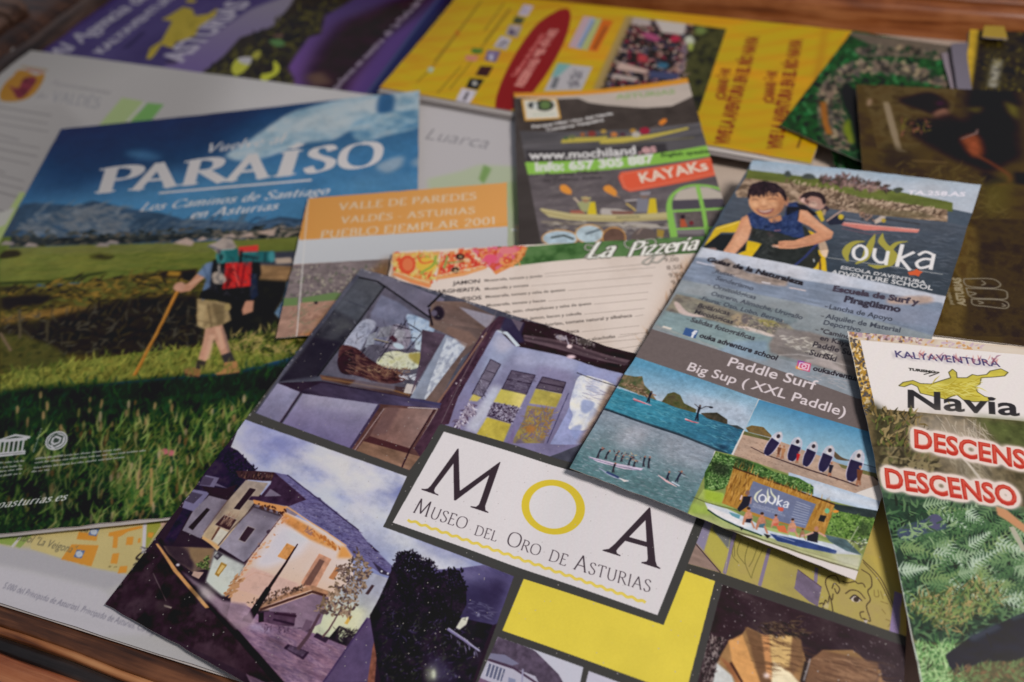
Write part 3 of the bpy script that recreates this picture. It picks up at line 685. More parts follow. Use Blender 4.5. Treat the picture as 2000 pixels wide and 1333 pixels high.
# ------------------------------------------------------------------ print: dark hiking booklet at the right
def print_brown(s):
    s.Z(1600, 0, .2003); s.allover([(66, 50, 28), (86, 68, 38), (76, 60, 34)], tex=(2, 40, 1))
    s.fill([(420, 820), (1350, 850), (1300, 1100), (900, 1500), (600, 1600)], [(84, 64, 36), (100, 82, 50), (74, 58, 34)], tex=(2, 20, 1))
    s.fill([(770, 990), (900, 930), (1080, 900), (1240, 980), (1260, 1060), (1160, 1130), (1000, 1080)], (40, 26, 30), cv=True, soft=4); s.fill([(1120, 1100), (1230, 1060), (1270, 1130), (1200, 1170), (1130, 1160)], (150, 104, 84), cv=True, soft=3); s.ell((1180, 1010), 40, 26, (70, 40, 60), soft=4); s.fill([(900, 1150), (1080, 1160), (1280, 1100), (1520, 1290), (1900, 1500), (1700, 1700), (1200, 1500), (900, 1330)], (38, 26, 28), soft=8, tex=(.3, 14, 1))
    s.fill([(1440, 860), (1920, 870), (1980, 1000), (1900, 1300), (1500, 1200), (1400, 1000)], (34, 26, 24), soft=10); s.fill([(1420, 1060), (1600, 1040), (1560, 1120)], (90, 80, 40), soft=5); s.fill([(1800, 980), (1940, 1050), (1940, 1180), (1850, 1100)], (110, 100, 44), soft=5)
    s.line([(650, 1000), (690, 1150), (740, 1330)], [36, 40, 40], (150, 130, 100), soft=1); s.ell((490, 1000), 22, 40, (160, 130, 104), rot=15, soft=2); s.strokes([(760, 1160), (1100, 1180), (1080, 1300), (800, 1300)], 30, 60, 18, [(110, 96, 46), (140, 90, 70), (44, 34, 26)], ang=60, spread=60, seed=1)
    s.Z(1480, 180, .2603)
    s.line([(970, 100), (1010, 260), (1060, 440), (1115, 445)], [28, 30, 32, 8], (150, 130, 104), soft=1); s.fill([(940, 380), (1200, 480), (1100, 600), (940, 560)], (48, 38, 24), soft=8, alpha=.7)
    s.fill([(1400, 300), (1560, 200), (1700, 160), (1950, 240), (1990, 500), (1700, 560), (1480, 500)], (34, 26, 26), soft=12); s.fill([(1530, 350), (1640, 320), (1690, 420), (1680, 470), (1620, 490), (1560, 420)], (150, 76, 48), cv=True, soft=5, tex=(.3, 16, 1)); s.line([(1520, 355), (1640, 310), (1650, 280)], [8, 16, 8], (140, 110, 104), soft=1); s.line([(1650, 480), (1760, 540), (1900, 640), (1840, 690), (1760, 690)], [26, 20, 18, 14, 8], (126, 68, 46), cv=True, soft=3)
    s.fill([(1690, 600), (1900, 680), (1700, 700)], (30, 24, 22), soft=4); s.fill([(1920, 600), (2100, 620), (2100, 700), (1920, 690)], (26, 22, 20), soft=4); s.strokes([(930, 500), (1700, 620), (1900, 1000), (1600, 1100)], 160, 80, 12, [(104, 88, 50), (60, 48, 28), (120, 100, 60)], ang=20, spread=40, seed=2, alpha=.5); s.line([(1160, 515), (1420, 530)], 12, (130, 104, 70), alpha=.7, soft=1)
    s.Z(1640, 500, .18)
    s.fill([(1100, -400), (2600, -400), (2600, 900), (1000, 860)], [(62, 48, 30), (76, 60, 38), (56, 44, 30)], tex=(2, 24, 1)); s.fill([(1290, -400), (1480, -300), (1520, 200), (1400, 400), (1340, 860), (1000, 860), (1200, 100)], [(92, 70, 40), (112, 90, 48), (84, 66, 36)], tex=(2, 20, .7), soft=4); s.fill([(1560, -800), (1900, -900), (1800, -500), (1600, -400)], (110, 100, 44), soft=14, alpha=.6); s.strokes([(1050, 0), (2500, -100), (2500, 860), (1000, 850)], 500, 30, 8, [(84, 66, 42), (48, 38, 26), (100, 82, 54)], ang=30, spread=90, seed=3, alpha=.5)
    w = (150, 138, 120)
    for q in ([(1350, 250), (1640, 250), (1740, 300), (1720, 340), (1620, 350), (1400, 330), (1350, 290), (1350, 250)], [(1370, 350), (1760, 370), (1820, 430), (1790, 470), (1640, 465), (1430, 450), (1370, 350)], [(1430, 470), (1740, 480), (1830, 520), (1800, 570), (1600, 550), (1450, 530), (1430, 470)], [(1540, 270), (1580, 300), (1540, 320)], [(1400, 390), (1480, 410), (1420, 430)], [(1500, 490), (1560, 510), (1510, 520)], [(1760, 520), (1800, 540), (1760, 550)]): s.line(q, 13, w, cv=True)
    s.text('Asturias', (1205, 250), (1270, 545), (0, 0, 0), alpha=0) if False else None
    s.text('ASTURIAS', (1370, 545), (1310, 240), (176, 160, 130), ky=1.25, bold=.05); s.text('paraíso natural', (1235, 530), (1160, 250), (160, 146, 120), ky=1.0, bold=.03)
    s.Z()
print_brown(P_['brown']); P_['brown'].img *= .86
def print_stack(s):
    s.Z(1600, 0, .2003); s.allover([(28, 24, 18), (54, 48, 28), (38, 32, 22)], tex=(2, 16, 1))
    s.fill([(1380, 260), (1580, 300), (1490, 900), (1300, 900)], (176, 142, 44), tex=(.15, 10, 1)); s.fill([(1560, 300), (1620, 300), (1540, 900), (1480, 900)], (40, 34, 22), soft=2); s.line([(1740, 590), (1690, 850)], 60, (140, 134, 120), soft=2); s.strokes([(1560, 320), (2600, 320), (2600, 900), (1520, 900)], 200, 40, 16, [(90, 80, 34), (24, 20, 16), (70, 60, 30), (110, 96, 40)], ang=30, spread=90, seed=1)
    s.Z()
print_stack(P_['stack']); P_['stack_b'].allover((170, 160, 166))
# ------------------------------------------------------------------ print: museum leaflet
def print_moa(s):
    K = .2003
    s.Z(); s.allover((66, 64, 62))
    # --- upper photograph: ship model in a glass case
    s.Z(); band = [(695, 515), (1800, 850), (1790, 920), (1120, 905), (860, 828), (852, 850), (800, 919), (497, 807)]
    s.fill(band, [(62, 62, 78), (78, 78, 94), (90, 88, 104)], tex=(2, 60, 1), seed=3)
    s.clip(band)
    s.Z(500, 520, K)
    s.fill([(1000, 20), (1060, 20), (1840, 320), (1720, 520), (1260, 200), (1000, 110)], (92, 90, 104), tex=(.12, 40, 2), grad=((108, 102, 124), (1100, 80), (1750, 400)))
    s.fill([(1000, 110), (1250, 200), (840, 740), (600, 1060), (220, 1130), (560, 690)], [(36, 35, 44), (60, 59, 68), (76, 76, 80)], tex=(1.6, 50, 1), grad=None)
    s.fill([(1000, 110), (1250, 200), (1000, 540), (760, 420)], (80, 82, 92), alpha=.8, soft=5, tex=(.2, 20, 1))
    s.line([(870, 330), (1050, 400), (1350, 560)], 9, (52, 52, 66), alpha=.6)
    s.fill([(560, 690), (840, 740), (600, 1080), (220, 1130)], (36, 32, 44), alpha=.85, soft=4)
    s.fill([(1260, 205), (2000, 740), (1990, 1000), (1500, 1290), (640, 1040), (860, 760)], (86, 82, 98), tex=(.25, 30, 1))
    s.fill([(1220, 280), (1400, 360), (1560, 480), (1760, 590), (1620, 800), (1380, 800), (1150, 760), (1120, 460)], (104, 106, 134), tex=(.2, 25, 1), soft=2)
    s.fill([(1130, 470), (1330, 560), (1300, 700), (1120, 700), (1000, 740)], (98, 98, 124), alpha=.8, soft=3)
    s.fill([(1040, 530), (1170, 560), (1080, 700), (1000, 840), (860, 760)], [(120, 122, 146), (160, 162, 184), (132, 134, 156)], tex=(2, 12, 1), cv=True, soft=1)
    s.fill([(1480, 470), (1740, 580), (1640, 740), (1520, 730), (1500, 620)], [(112, 132, 166), (150, 166, 196), (176, 190, 212)], tex=(2, 14, 1), cv=True, soft=1)
    s.fill([(1530, 640), (1620, 680), (1600, 740), (1530, 720)], (184, 198, 220), alpha=.7, soft=1)
    s.fill([(1340, 570), (1500, 620), (1470, 800), (1260, 790), (1280, 700)], (124, 118, 134), tex=(.3, 12, 1), cv=True)
    s.fill([(1240, 860), (1360, 830), (1480, 850), (1600, 840), (1600, 930), (1560, 1000), (1400, 1010), (1180, 960)], [(150, 150, 130), (196, 196, 176), (176, 176, 140)], tex=(2.4, 10, 1), cv=True)
    s.fill([(1500, 850), (1640, 860), (1660, 940), (1580, 960), (1500, 900)], (138, 122, 54), alpha=.8, soft=2, cv=True)
    s.fill([(830, 780), (980, 800), (1100, 900), (1260, 990), (1420, 1040), (1440, 1120), (1250, 1150), (980, 1070), (840, 1040), (800, 950)], [(46, 28, 34), (74, 46, 48), (104, 72, 62)], tex=(2, 12, 1.6), cv=True)
    s.fill([(800, 900), (950, 820), (960, 1040), (830, 1040)], (40, 24, 34), cv=True, alpha=.8)
    s.strokes([(1060, 980), (1500, 1000), (1480, 1100), (1100, 1060)], 120, 40, 6, [(132, 104, 84), (158, 132, 100), (84, 56, 50)], ang=20, spread=40, seed=5)
    s.strokes([(1380, 1060), (1560, 1060), (1560, 1110), (1400, 1110)], 40, 40, 9, [(150, 148, 160), (190, 190, 200)], ang=0, spread=30, seed=6)
    for a, b in (((1190, 930), (1470, 530)), ((1020, 870), (1190, 590)), ((1470, 830), (1620, 650)), ((1340, 575), (1530, 625)), ((1150, 720), (1330, 760)), ((1240, 800), (1420, 560)), ((1300, 700), (1560, 700)), ((1480, 560), (1640, 660))):
        s.line([a, b], 9, (34, 30, 44))
    for q, c in (([(1210, 600), (1330, 580), (1290, 690), (1170, 700)], (120, 120, 134)), ([(1360, 600), (1460, 640), (1420, 740), (1340, 700)], (142, 140, 152)), ([(1090, 680), (1180, 640), (1150, 760), (1060, 800)], (132, 134, 150)), ([(1560, 720), (1620, 750), (1600, 830), (1540, 800)], (166, 176, 190))): s.fill(q, c, tex=(.3, 8, 1), soft=1)
    s.strokes([(860, 800), (1260, 1000), (1440, 1080), (1200, 1130), (860, 1020)], 70, 120, 5, [(110, 78, 66), (40, 26, 30), (130, 96, 78)], ang=-22, spread=8, seed=81); s.strokes([(900, 560), (1640, 560), (1600, 900), (1000, 900)], 60, 90, 4, [(40, 36, 48), (150, 150, 164)], ang=60, spread=40, seed=82)
    s.line([(1150, 710), (1290, 745)], 10, (150, 140, 120))
    for c in ((1330, 700), (1350, 720)): s.ell(c, 26, 22, (66, 42, 52))
    s.ell((1390, 780), 55, 26, (176, 192, 210), rot=20, soft=1)
    s.fill([(620, 1060), (1560, 1200), (1510, 1290), (640, 1110)], (92, 66, 58), tex=(.35, 14, 6), grad=((60, 46, 50), (700, 1070), (1500, 1250)))
    s.line([(650, 1090), (1300, 1200), (1500, 1260)], 16, (122, 88, 58), alpha=.8)
    s.fill([(640, 1120), (1500, 1285), (1810, 1330), (1400, 1360), (440, 1240), (210, 1140)], (44, 34, 46), tex=(.3, 20, 3))
    s.fill([(900, 1170), (1350, 1220), (1360, 1160), (1000, 1090)], (110, 106, 122), alpha=.55, soft=2)
    s.fill([(1470, 1145), (1560, 1160), (1545, 1255), (1440, 1235)], (182, 172, 168))
    s.fill([(1620, 620), (1850, 670), (1560, 1150), (1500, 1280), (1560, 1080), (1600, 900)], (78, 64, 76), tex=(.3, 20, 2))
    s.fill([(1850, 670), (2010, 750), (2000, 920), (1730, 1310), (1500, 1290)], (132, 138, 160), tex=(.15, 30, 1))
    s.fill([(1860, 700), (2150, 720), (2080, 800), (1740, 1310), (1640, 1300), (1700, 1120)], [(140, 144, 164), (168, 172, 188), (196, 198, 206)], tex=(2.6, 12, .6))
    s.line([(1260, 200), (1720, 520), (2080, 760)], 15, (26, 22, 28)); s.line([(1000, 110), (1180, 150), (1260, 200)], 15, (26, 24, 30)); s.line([(1255, 200), (850, 745), (600, 1075)], 13, (26, 24, 32))
    # pillar with beams between the photographs
    s.Z(850, 600, K)
    s.fill([(-40, -60), (300, -50), (590, 90), (480, 330), (260, 500), (30, 930), (-120, 940), (320, 360), (-60, 190)], (112, 92, 84), tex=(.2, 30, 2), grad=((92, 76, 74), (0, 200), (500, 300)))
    s.fill([(-20, -70), (220, 0), (590, 90), (500, 220), (200, 180), (0, 130)], (104, 84, 78), tex=(.2, 20, 2))
    s.fill([(230, 0), (590, 90), (510, 215)], (142, 134, 146), soft=1)
    s.fill([(120, 190), (330, 240), (420, 330), (300, 400), (100, 230)], (120, 94, 84), alpha=.8, soft=2)
    s.ell((30, 60), 60, 70, (40, 32, 42), soft=2); s.ell((-10, 60), 30, 30, (92, 84, 104), soft=1)
    s.line([(-70, 0), (60, -130)], 22, (36, 28, 36)); s.line([(-60, 20), (-30, 180)], 18, (40, 30, 38))
    s.fill([(480, 220), (620, 90), (700, 100), (100, 1150), (-100, 1500), (-250, 1400)], (64, 44, 56), tex=(.3, 16, .5))
    s.line([(500, 250), (30, 930), (-200, 1330)], [16, 22, 26], (124, 92, 80))
    s.line([(600, 110), (60, 1040), (-130, 1330)], 10, (88, 62, 72), alpha=.8)
    for p in ((460, 290), (205, 745), (250, 715), (90, 1100)): s.ell(p, 10, 10, (200, 186, 190), alpha=.8)
    # gallery with text panels
    s.fill([(600, 225), (830, 380), (1450, 520), (1860, 640), (1780, 900), (1420, 1340), (1000, 1500), (60, 1160)], (136, 140, 178), tex=(.10, 60, 1), grad=((118, 112, 152), (700, 300), (500, 1100)))
    s.fill([(600, 230), (790, 390), (560, 700), (420, 700)], (150, 156, 190), alpha=.8, soft=8)
    s.fill([(620, 260), (770, 370), (660, 460), (560, 380)], (186, 178, 196), alpha=.6, soft=7)
    s.fill([(800, 400), (1400, 530), (1380, 640), (780, 560)], (164, 168, 206), alpha=.7, soft=9)
    s.fill([(1420, 540), (1840, 650), (1780, 760), (1360, 640)], (150, 158, 214), alpha=.7, soft=6)
    s.fill([(560, 760), (660, 790), (420, 1250), (280, 1180)], (196, 198, 212), alpha=.75, soft=7)
    s.fill([(1000, 560), (1360, 640), (1100, 1330), (760, 1330), (900, 950)], (130, 120, 160), alpha=.5, soft=8)
    s.fill([(640, 250), (860, 120), (1990, 440), (1850, 655), (1450, 545), (1300, 490), (850, 395), (780, 380)], (44, 30, 36), tex=(.3, 16, 3))
    s.fill([(680, 100), (870, 150), (840, 260), (870, 340), (760, 360), (640, 200)], (50, 46, 76), alpha=.9, soft=2)
    s.fill([(740, 110), (860, 150), (820, 240)], (112, 98, 106), alpha=.7)
    s.fill([(860, 270), (1250, 330), (1900, 520), (1850, 570), (1300, 440), (870, 330)], (92, 74, 80), tex=(.3, 10, 5), alpha=.9)
    s.line([(860, 300), (1300, 380), (1880, 560)], 26, (62, 48, 54), alpha=.8)
    s.fill([(660, 240), (700, 240), (830, 380), (790, 385)], (206, 214, 226)); s.line([(610, 232), (700, 270)], 14, (190, 198, 214), soft=1)
    s.ell((1225, 300), 55, 24, (140, 130, 140), rot=15, soft=1); s.line([(1270, 280), (1310, 390)], 10, (170, 160, 172)); s.line([(1370, 290), (1380, 360)], 9, (130, 120, 128))
    s.ell((1310, 385), 26, 18, (240, 214, 214), soft=1); s.ell((1325, 485), 44, 18, (216, 186, 190), soft=2); s.ell((1460, 340), 80, 34, (70, 62, 60), rot=15, soft=2)
    s.strokes([(1150, 260), (1560, 350), (1540, 420), (1180, 330)], 60, 30, 5, [(150, 140, 140), (90, 80, 84), (190, 176, 170)], ang=20, spread=60, seed=8)
    def panel(p, c): s.fill(p, c, tex=(.2, 10, 2)); s.line(list(p) + [p[0]], 7, (40, 32, 50))
    panel([(540, 510), (640, 560), (460, 875), (360, 850)], (106, 98, 118))
    s.line([(500, 620), (585, 650)], 6, (52, 44, 60)); s.line([(450, 700), (540, 730)], 5, (60, 52, 70)); s.strokes([(430, 700), (530, 740), (450, 870), (370, 850)], 40, 50, 5, [(150, 146, 168), (70, 62, 80)], ang=-60, spread=8, seed=9)
    s.fill([(370, 850), (450, 880), (410, 920), (330, 915)], (190, 172, 96), soft=1)
    s.strokes([(310, 930), (400, 960), (330, 1080), (230, 1170), (190, 1140), (270, 1020)], 150, 50, 13, [(74, 56, 78), (216, 210, 222), (104, 90, 112), (150, 140, 160)], ang=-50, spread=50, seed=10)
    panel([(745, 618), (975, 665), (885, 855), (650, 800)], (88, 78, 98)); s.line([(700, 705), (930, 750)], 12, (50, 40, 56))
    s.strokes([(740, 640), (950, 680), (870, 840), (670, 790)], 160, 50, 4, [(120, 110, 130), (66, 56, 74)], ang=-14, spread=4, seed=11)
    s.fill([(640, 800), (885, 855), (825, 985), (570, 925)], (186, 172, 88), grad=((206, 190, 118), (700, 900), (830, 930)), soft=1)
    s.fill([(565, 930), (820, 985), (740, 1135), (505, 1065)], (70, 56, 76)); s.strokes([(565, 930), (820, 985), (740, 1130), (510, 1062)], 420, 26, 7, [(190, 186, 206), (120, 112, 136), (44, 34, 52), (150, 144, 168)], ang=30, spread=60, seed=12)
    s.fill([(505, 1075), (740, 1140), (660, 1330), (400, 1245)], (180, 162, 72), tex=(.15, 20, 1), soft=1)
    panel([(1045, 680), (1275, 735), (1235, 840), (985, 790)], (86, 74, 88)); s.line([(1015, 735), (1250, 785)], 12, (48, 38, 52))
    s.fill([(980, 795), (1240, 850), (1180, 980), (915, 940)], (166, 150, 76), tex=(.2, 16, 1), soft=1)
    s.fill([(900, 960), (1160, 1000), (1060, 1330), (740, 1330), (860, 1100)], [(104, 92, 110), (134, 118, 84), (150, 132, 72)], tex=(2, 22, 1))
    s.strokes([(900, 1000), (1160, 1010), (1060, 1330), (800, 1300)], 240, 60, 9, [(156, 134, 76), (122, 100, 76), (150, 110, 60), (110, 96, 120)], ang=50, spread=50, seed=13)
    s.ell((930, 1190), 50, 40, (160, 104, 52), soft=2, alpha=.7); s.fill([(700, 1330), (780, 1150), (760, 1330)], (120, 106, 150), soft=1)
    s.fill([(1440, 640), (1780, 770), (1640, 1010), (1420, 1340), (1120, 1340), (1280, 1040)], (142, 148, 200), tex=(.15, 20, 1))
    s.fill([(1440, 665), (1770, 780), (1660, 960), (1500, 1180), (1380, 1200), (1300, 1180), (1340, 1060), (1310, 960), (1350, 800)], [(176, 180, 208), (214, 212, 216), (224, 218, 208)], tex=(2.4, 22, 1), cv=True)
    s.fill([(1440, 900), (1560, 940), (1480, 1040), (1420, 1000)], (140, 152, 204), cv=True, soft=2, alpha=.8); s.fill([(1320, 1190), (1430, 1150), (1370, 1290)], (138, 150, 206), cv=True, soft=2, alpha=.8)
    s.strokes([(1440, 700), (1770, 790), (1660, 960), (1400, 880)], 90, 120, 6, [(196, 192, 202), (232, 226, 220), (150, 146, 170)], ang=-14, spread=5, seed=14)
    s.fill([(1700, 760), (1790, 780), (1640, 1010), (1480, 1330), (1380, 1340), (1540, 1080)], (126, 100, 84), alpha=.85, soft=4, tex=(.3, 14, 1))
    s.fill([(1780, 690), (1860, 650), (1820, 730), (1760, 790)], (142, 128, 144), soft=2)
    s.line([(1380, 640), (1790, 780)], 7, (36, 32, 44)); s.line([(1300, 840), (1090, 1330)], 6, (52, 50, 90))
    # lower left of the ship photograph
    s.Z(500, 660, K)
    s.fill([(210, 445), (430, 530), (240, 830), (0, 735)], (136, 132, 164), tex=(.1, 30, 1), grad=((112, 108, 142), (300, 500), (120, 800)))
    s.fill([(460, 540), (1190, 645), (920, 1090), (260, 835)], (134, 130, 160), tex=(.08, 40, 2), grad=((108, 100, 146), (800, 560), (600, 1000)))
    s.fill([(460, 540), (1190, 645), (1120, 760), (460, 660)], (160, 156, 178), alpha=.45, soft=9)
    s.line([(440, 530), (235, 835)], 24, (48, 40, 56)); s.line([(425, 540), (225, 830)], 8, (110, 100, 120), alpha=.7)
    s.fill([(440, 520), (640, 440), (1790, 640), (1800, 690), (1200, 650), (460, 545)], (52, 44, 62), tex=(.3, 16, 4), grad=((70, 64, 96), (500, 500), (1500, 640)))
    s.line([(1510, 600), (1800, 650)], 26, (64, 62, 104))
    s.fill([(1200, 648), (1790, 690), (1560, 1330), (1420, 1280), (930, 1095)], (84, 58, 56), tex=(.25, 14, 2))
    s.fill([(1260, 680), (1740, 700), (1500, 1090), (1110, 960)], (132, 106, 100), tex=(.14, 18, 1), grad=((116, 84, 78), (1650, 800), (1150, 900)))
    s.fill([(1290, 660), (1410, 680), (1270, 940), (1120, 940)], (98, 74, 74), alpha=.7, soft=3)
    s.fill([(1110, 960), (1500, 1080), (1480, 1150), (1050, 1010)], (70, 42, 44)); s.fill([(1050, 1010), (1620, 1165), (1540, 1310), (970, 1110)], (124, 94, 78), tex=(.25, 12, 3))
    s.line([(1200, 660), (920, 1085)], 26, (62, 52, 80)); s.line([(1250, 690), (960, 1100)], 8, (160, 140, 140)); s.line([(1740, 700), (1500, 1090), (1420, 1270)], 14, (52, 32, 38)); s.line([(1770, 700), (1560, 1060)], 6, (176, 160, 156))
    s.fill([(1780, 700), (1990, 520), (1880, 840), (1790, 860), (1600, 1160), (1540, 1080)], (70, 48, 60), tex=(.2, 12, 1)); s.line([(1480, 680), (1770, 695)], 8, (200, 192, 196))
    s.clip(None)
    # --- house at dusk
    s.Z(); house = [(490, 820), (795, 931), (749, 1029), (1004, 1126), (925, 1345), (900, 1450), (470, 1400), (195, 1185)]
    s.fill([(q[0] - (12 if q[0] < 500 else 0), q[1]) for q in house], (44, 33, 42)); s.clip([(q[0] - (12 if q[0] < 500 else 0), q[1]) for q in house])
    s.fill([(480, 800), (1010, 1000), (1000, 1140), (700, 1150), (440, 900)], [(124, 132, 190), (158, 162, 200), (188, 188, 206), (206, 204, 208)], tex=(2.2, 60, 1.8), seed=21)
    s.fill([(560, 940), (760, 1010), (900, 1100), (800, 1130), (650, 1010)], (204, 204, 206), alpha=.5, soft=16)
    s.fill([(480, 800), (620, 850), (560, 900), (460, 880)], (128, 132, 196), alpha=.5, soft=14)
    s.Z(380, 880, K)
    s.fill([(260, -80), (420, 0), (600, 190), (420, 400), (60, 420), (-200, 900), (-400, 1200), (-600, 1400), (0, 380)], [(28, 20, 42), (40, 30, 56), (52, 42, 60)], tex=(2, 20, 1))
    s.strokes([(400, 0), (600, 190), (420, 300), (260, 100)], 160, 30, 14, [(36, 28, 52), (44, 36, 66), (26, 20, 40)], ang=60, spread=60, seed=22)
    s.fill([(110, 240), (240, 270), (190, 360), (40, 340)], (104, 96, 128)); s.fill([(90, 250), (190, 275), (150, 345), (40, 335)], (70, 60, 84))
    s.fill([(-60, 370), (150, 410), (0, 600), (-120, 560)], (110, 104, 142)); s.fill([(-40, 400), (80, 430), (-10, 520), (-100, 490)], (70, 62, 84))
    s.fill([(140, 440), (330, 490), (190, 680), (60, 860), (-120, 780), (-20, 600)], (120, 110, 124), tex=(.12, 16, 1)); s.fill([(120, 560), (150, 580), (-20, 780), (-60, 750)], (42, 30, 38))
    s.fill([(60, 350), (300, 370), (420, 330), (330, 480), (160, 440)], (44, 32, 40)); s.fill([(210, 320), (320, 370), (200, 345)], (96, 88, 116))
    s.fill([(500, 290), (720, 320), (540, 570), (220, 980), (70, 840), (340, 470)], (146, 132, 124), tex=(.14, 16, 1), grad=((176, 152, 122), (560, 330), (180, 850)))
    s.fill([(540, 365), (600, 380), (440, 580), (380, 570)], (48, 36, 42))
    s.fill([(740, 370), (1000, 460), (1010, 620), (480, 1090), (240, 940), (560, 560)], (136, 128, 144), tex=(.12, 18, 1), grad=((116, 104, 118), (500, 900), (900, 500)))
    s.fill([(520, 740), (590, 765), (490, 895), (430, 870)], (52, 38, 46))
    s.fill([(290, 630), (410, 680), (340, 780), (200, 725)], (62, 42, 44)); s.strokes([(300, 650), (390, 690), (330, 760), (240, 730)], 30, 90, 5, [(140, 110, 96)], ang=55, spread=3, seed=23)
    s.fill([(250, 760), (340, 800), (240, 920), (170, 880)], (186, 178, 164)); s.fill([(235, 740), (160, 870), (175, 876), (255, 750)], (96, 66, 56))
    s.line([(600, 530), (440, 690), (350, 780), (230, 930)], 12, (92, 74, 72)); s.line([(330, 480), (190, 660), (90, 800)], 9, (110, 86, 76)); s.line([(80, 850), (230, 950)], 26, (190, 150, 104))
    # warm lit gable
    s.fill([(880, 600), (1380, 820), (1540, 1040), (1560, 1500), (350, 1560), (370, 1330), (560, 1010), (850, 630)], (212, 180, 158), tex=(.06, 20, 1), grad=((228, 206, 198), (700, 1250), (950, 800)))
    s.fill([(880, 680), (1130, 830), (1060, 1000), (700, 1150), (560, 1130), (680, 960)], (216, 208, 216), soft=8, alpha=.9); s.ell((1010, 830), 110, 70, (232, 230, 236), soft=9, rot=20)
    s.fill([(870, 600), (1120, 740), (1400, 930), (1380, 980), (1120, 870), (860, 690)], (204, 142, 84), soft=2, tex=(.2, 8, 1)); s.fill([(1420, 930), (1480, 940), (1550, 1050), (1390, 1050)], (216, 150, 84), soft=3)
    s.strokes([(1130, 760), (1430, 920), (1400, 970), (1150, 850)], 30, 40, 16, [(150, 84, 44), (176, 108, 60)], ang=-60, spread=10, seed=24)
    s.strokes([(860, 640), (900, 660), (560, 1130), (380, 1330), (350, 1300), (620, 960)], 110, 34, 16, [(206, 150, 112), (222, 176, 140), (190, 130, 96)], ang=15, spread=20, seed=25)
    s.line([(860, 630), (570, 1000), (380, 1250)], 10, (86, 56, 60)); s.strokes([(850, 620), (870, 640), (480, 1140), (460, 1110)], 26, 34, 20, [(74, 56, 66), (150, 120, 110)], ang=60, spread=10, seed=26)
    s.fill([(900, 905), (985, 945), (900, 1070), (808, 1035)], (196, 138, 84), tex=(.2, 5, 1)); s.fill([(560, 1140), (1020, 1300), (960, 1560), (350, 1560), (380, 1330)], (198, 160, 148), alpha=.85, tex=(.08, 16, 1), soft=1)
    s.fill([(1215, 1005), (1335, 1060), (1190, 1330), (1060, 1330), (1040, 1290)], (190, 138, 112), tex=(.15, 8, 1)); s.fill([(1220, 1060), (1270, 1080), (1130, 1320), (1060, 1310)], (104, 74, 66))
    s.fill([(1380, 1135), (1425, 1155), (1355, 1265), (1305, 1245)], (178, 120, 82)); s.strokes([(1060, 780), (1130, 780), (1120, 820), (1070, 810)], 8, 60, 14, [(150, 110, 96)], ang=30, spread=40, seed=27)
    # roofs
    s.fill([(780, 215), (910, 240), (1200, 460), (1260, 500), (1600, 780), (1690, 900), (1990, 1190), (1990, 1250), (1820, 1200), (1560, 1040), (1480, 930), (1280, 800), (1130, 700), (920, 540), (1090, 480), (830, 290)], [(86, 82, 132), (108, 104, 156), (92, 88, 146)], tex=(2, 14, 4))
    s.strokes([(860, 240), (1250, 500), (1600, 790), (1960, 1200), (1600, 1040), (1280, 780), (950, 540)], 700, 46, 4, [(62, 54, 96), (126, 120, 170), (74, 66, 112)], ang=-18, spread=6, seed=28)
    s.line([(905, 240), (1200, 470), (1600, 780)], 9, (52, 44, 76)); s.fill([(1190, 455), (1225, 465), (1260, 515), (1210, 490)], (70, 62, 100)); s.fill([(1690, 900), (1810, 1000), (1760, 985)], (50, 42, 70)); s.fill([(1730, 1080), (1850, 1170), (1990, 1250), (1810, 1200)], (56, 50, 74))
    s.fill([(400, 200), (600, 200), (780, 215), (830, 300), (700, 300), (500, 285), (430, 260)], (58, 40, 44), tex=(.2, 8, 1)); s.strokes([(430, 230), (800, 260), (800, 300), (480, 280)], 40, 30, 9, [(104, 76, 66), (36, 24, 30)], ang=75, spread=6, seed=29)
    s.fill([(780, 215), (1090, 480), (920, 545), (520, 480), (540, 445), (640, 450), (740, 330)], (56, 40, 58), tex=(.3, 14, 1)); s.fill([(740, 375), (850, 445), (680, 450)], (112, 100, 122))
    s.fill([(570, 480), (900, 550), (870, 620), (800, 590), (580, 520)], (196, 136, 84)); s.strokes([(590, 500), (880, 570), (860, 615), (600, 545)], 34, 34, 15, [(96, 56, 40), (70, 42, 36)], ang=-60, spread=6, seed=30)
    s.line([(560, 545), (840, 640)], 16, (60, 48, 52), alpha=.8); s.line([(890, 545), (1130, 700), (1290, 800), (1480, 930)], 9, (228, 168, 110))
    # annex, plaza, lamp, trees
    s.Z(450, 1066, K)
    s.fill([(1240, 270), (1400, 270), (1540, 320), (1480, 450), (1360, 700), (1240, 860), (1000, 900), (780, 860), (900, 600)], (156, 156, 176), tex=(.1, 18, 1), grad=((186, 186, 160), (1350, 420), (1150, 800)))
    s.fill([(1090, 590), (1250, 600), (1330, 640), (1200, 840), (1000, 880), (900, 780)], (206, 204, 170), alpha=.8, soft=6); s.fill([(1380, 380), (1405, 390), (1345, 480), (1315, 470)], (70, 54, 58)); s.fill([(1160, 680), (1190, 690), (1140, 770), (1110, 760)], (196, 160, 84))
    s.fill([(380, 620), (800, 470), (960, 500), (880, 760), (640, 880), (380, 800)], (126, 104, 122), tex=(.2, 10, 3))
    s.fill([(0, 560), (160, 580), (380, 760), (800, 850), (1150, 990), (820, 1560), (300, 1560), (-60, 800)], [(108, 82, 104), (136, 104, 124), (122, 96, 122), (150, 120, 140)], tex=(2.2, 10, 5))
    s.strokes([(40, 640), (400, 780), (1100, 980), (900, 1333), (480, 1333)], 500, 60, 4, [(98, 74, 98), (156, 122, 140), (92, 70, 92), (166, 132, 146)], ang=-22, spread=6, seed=31)
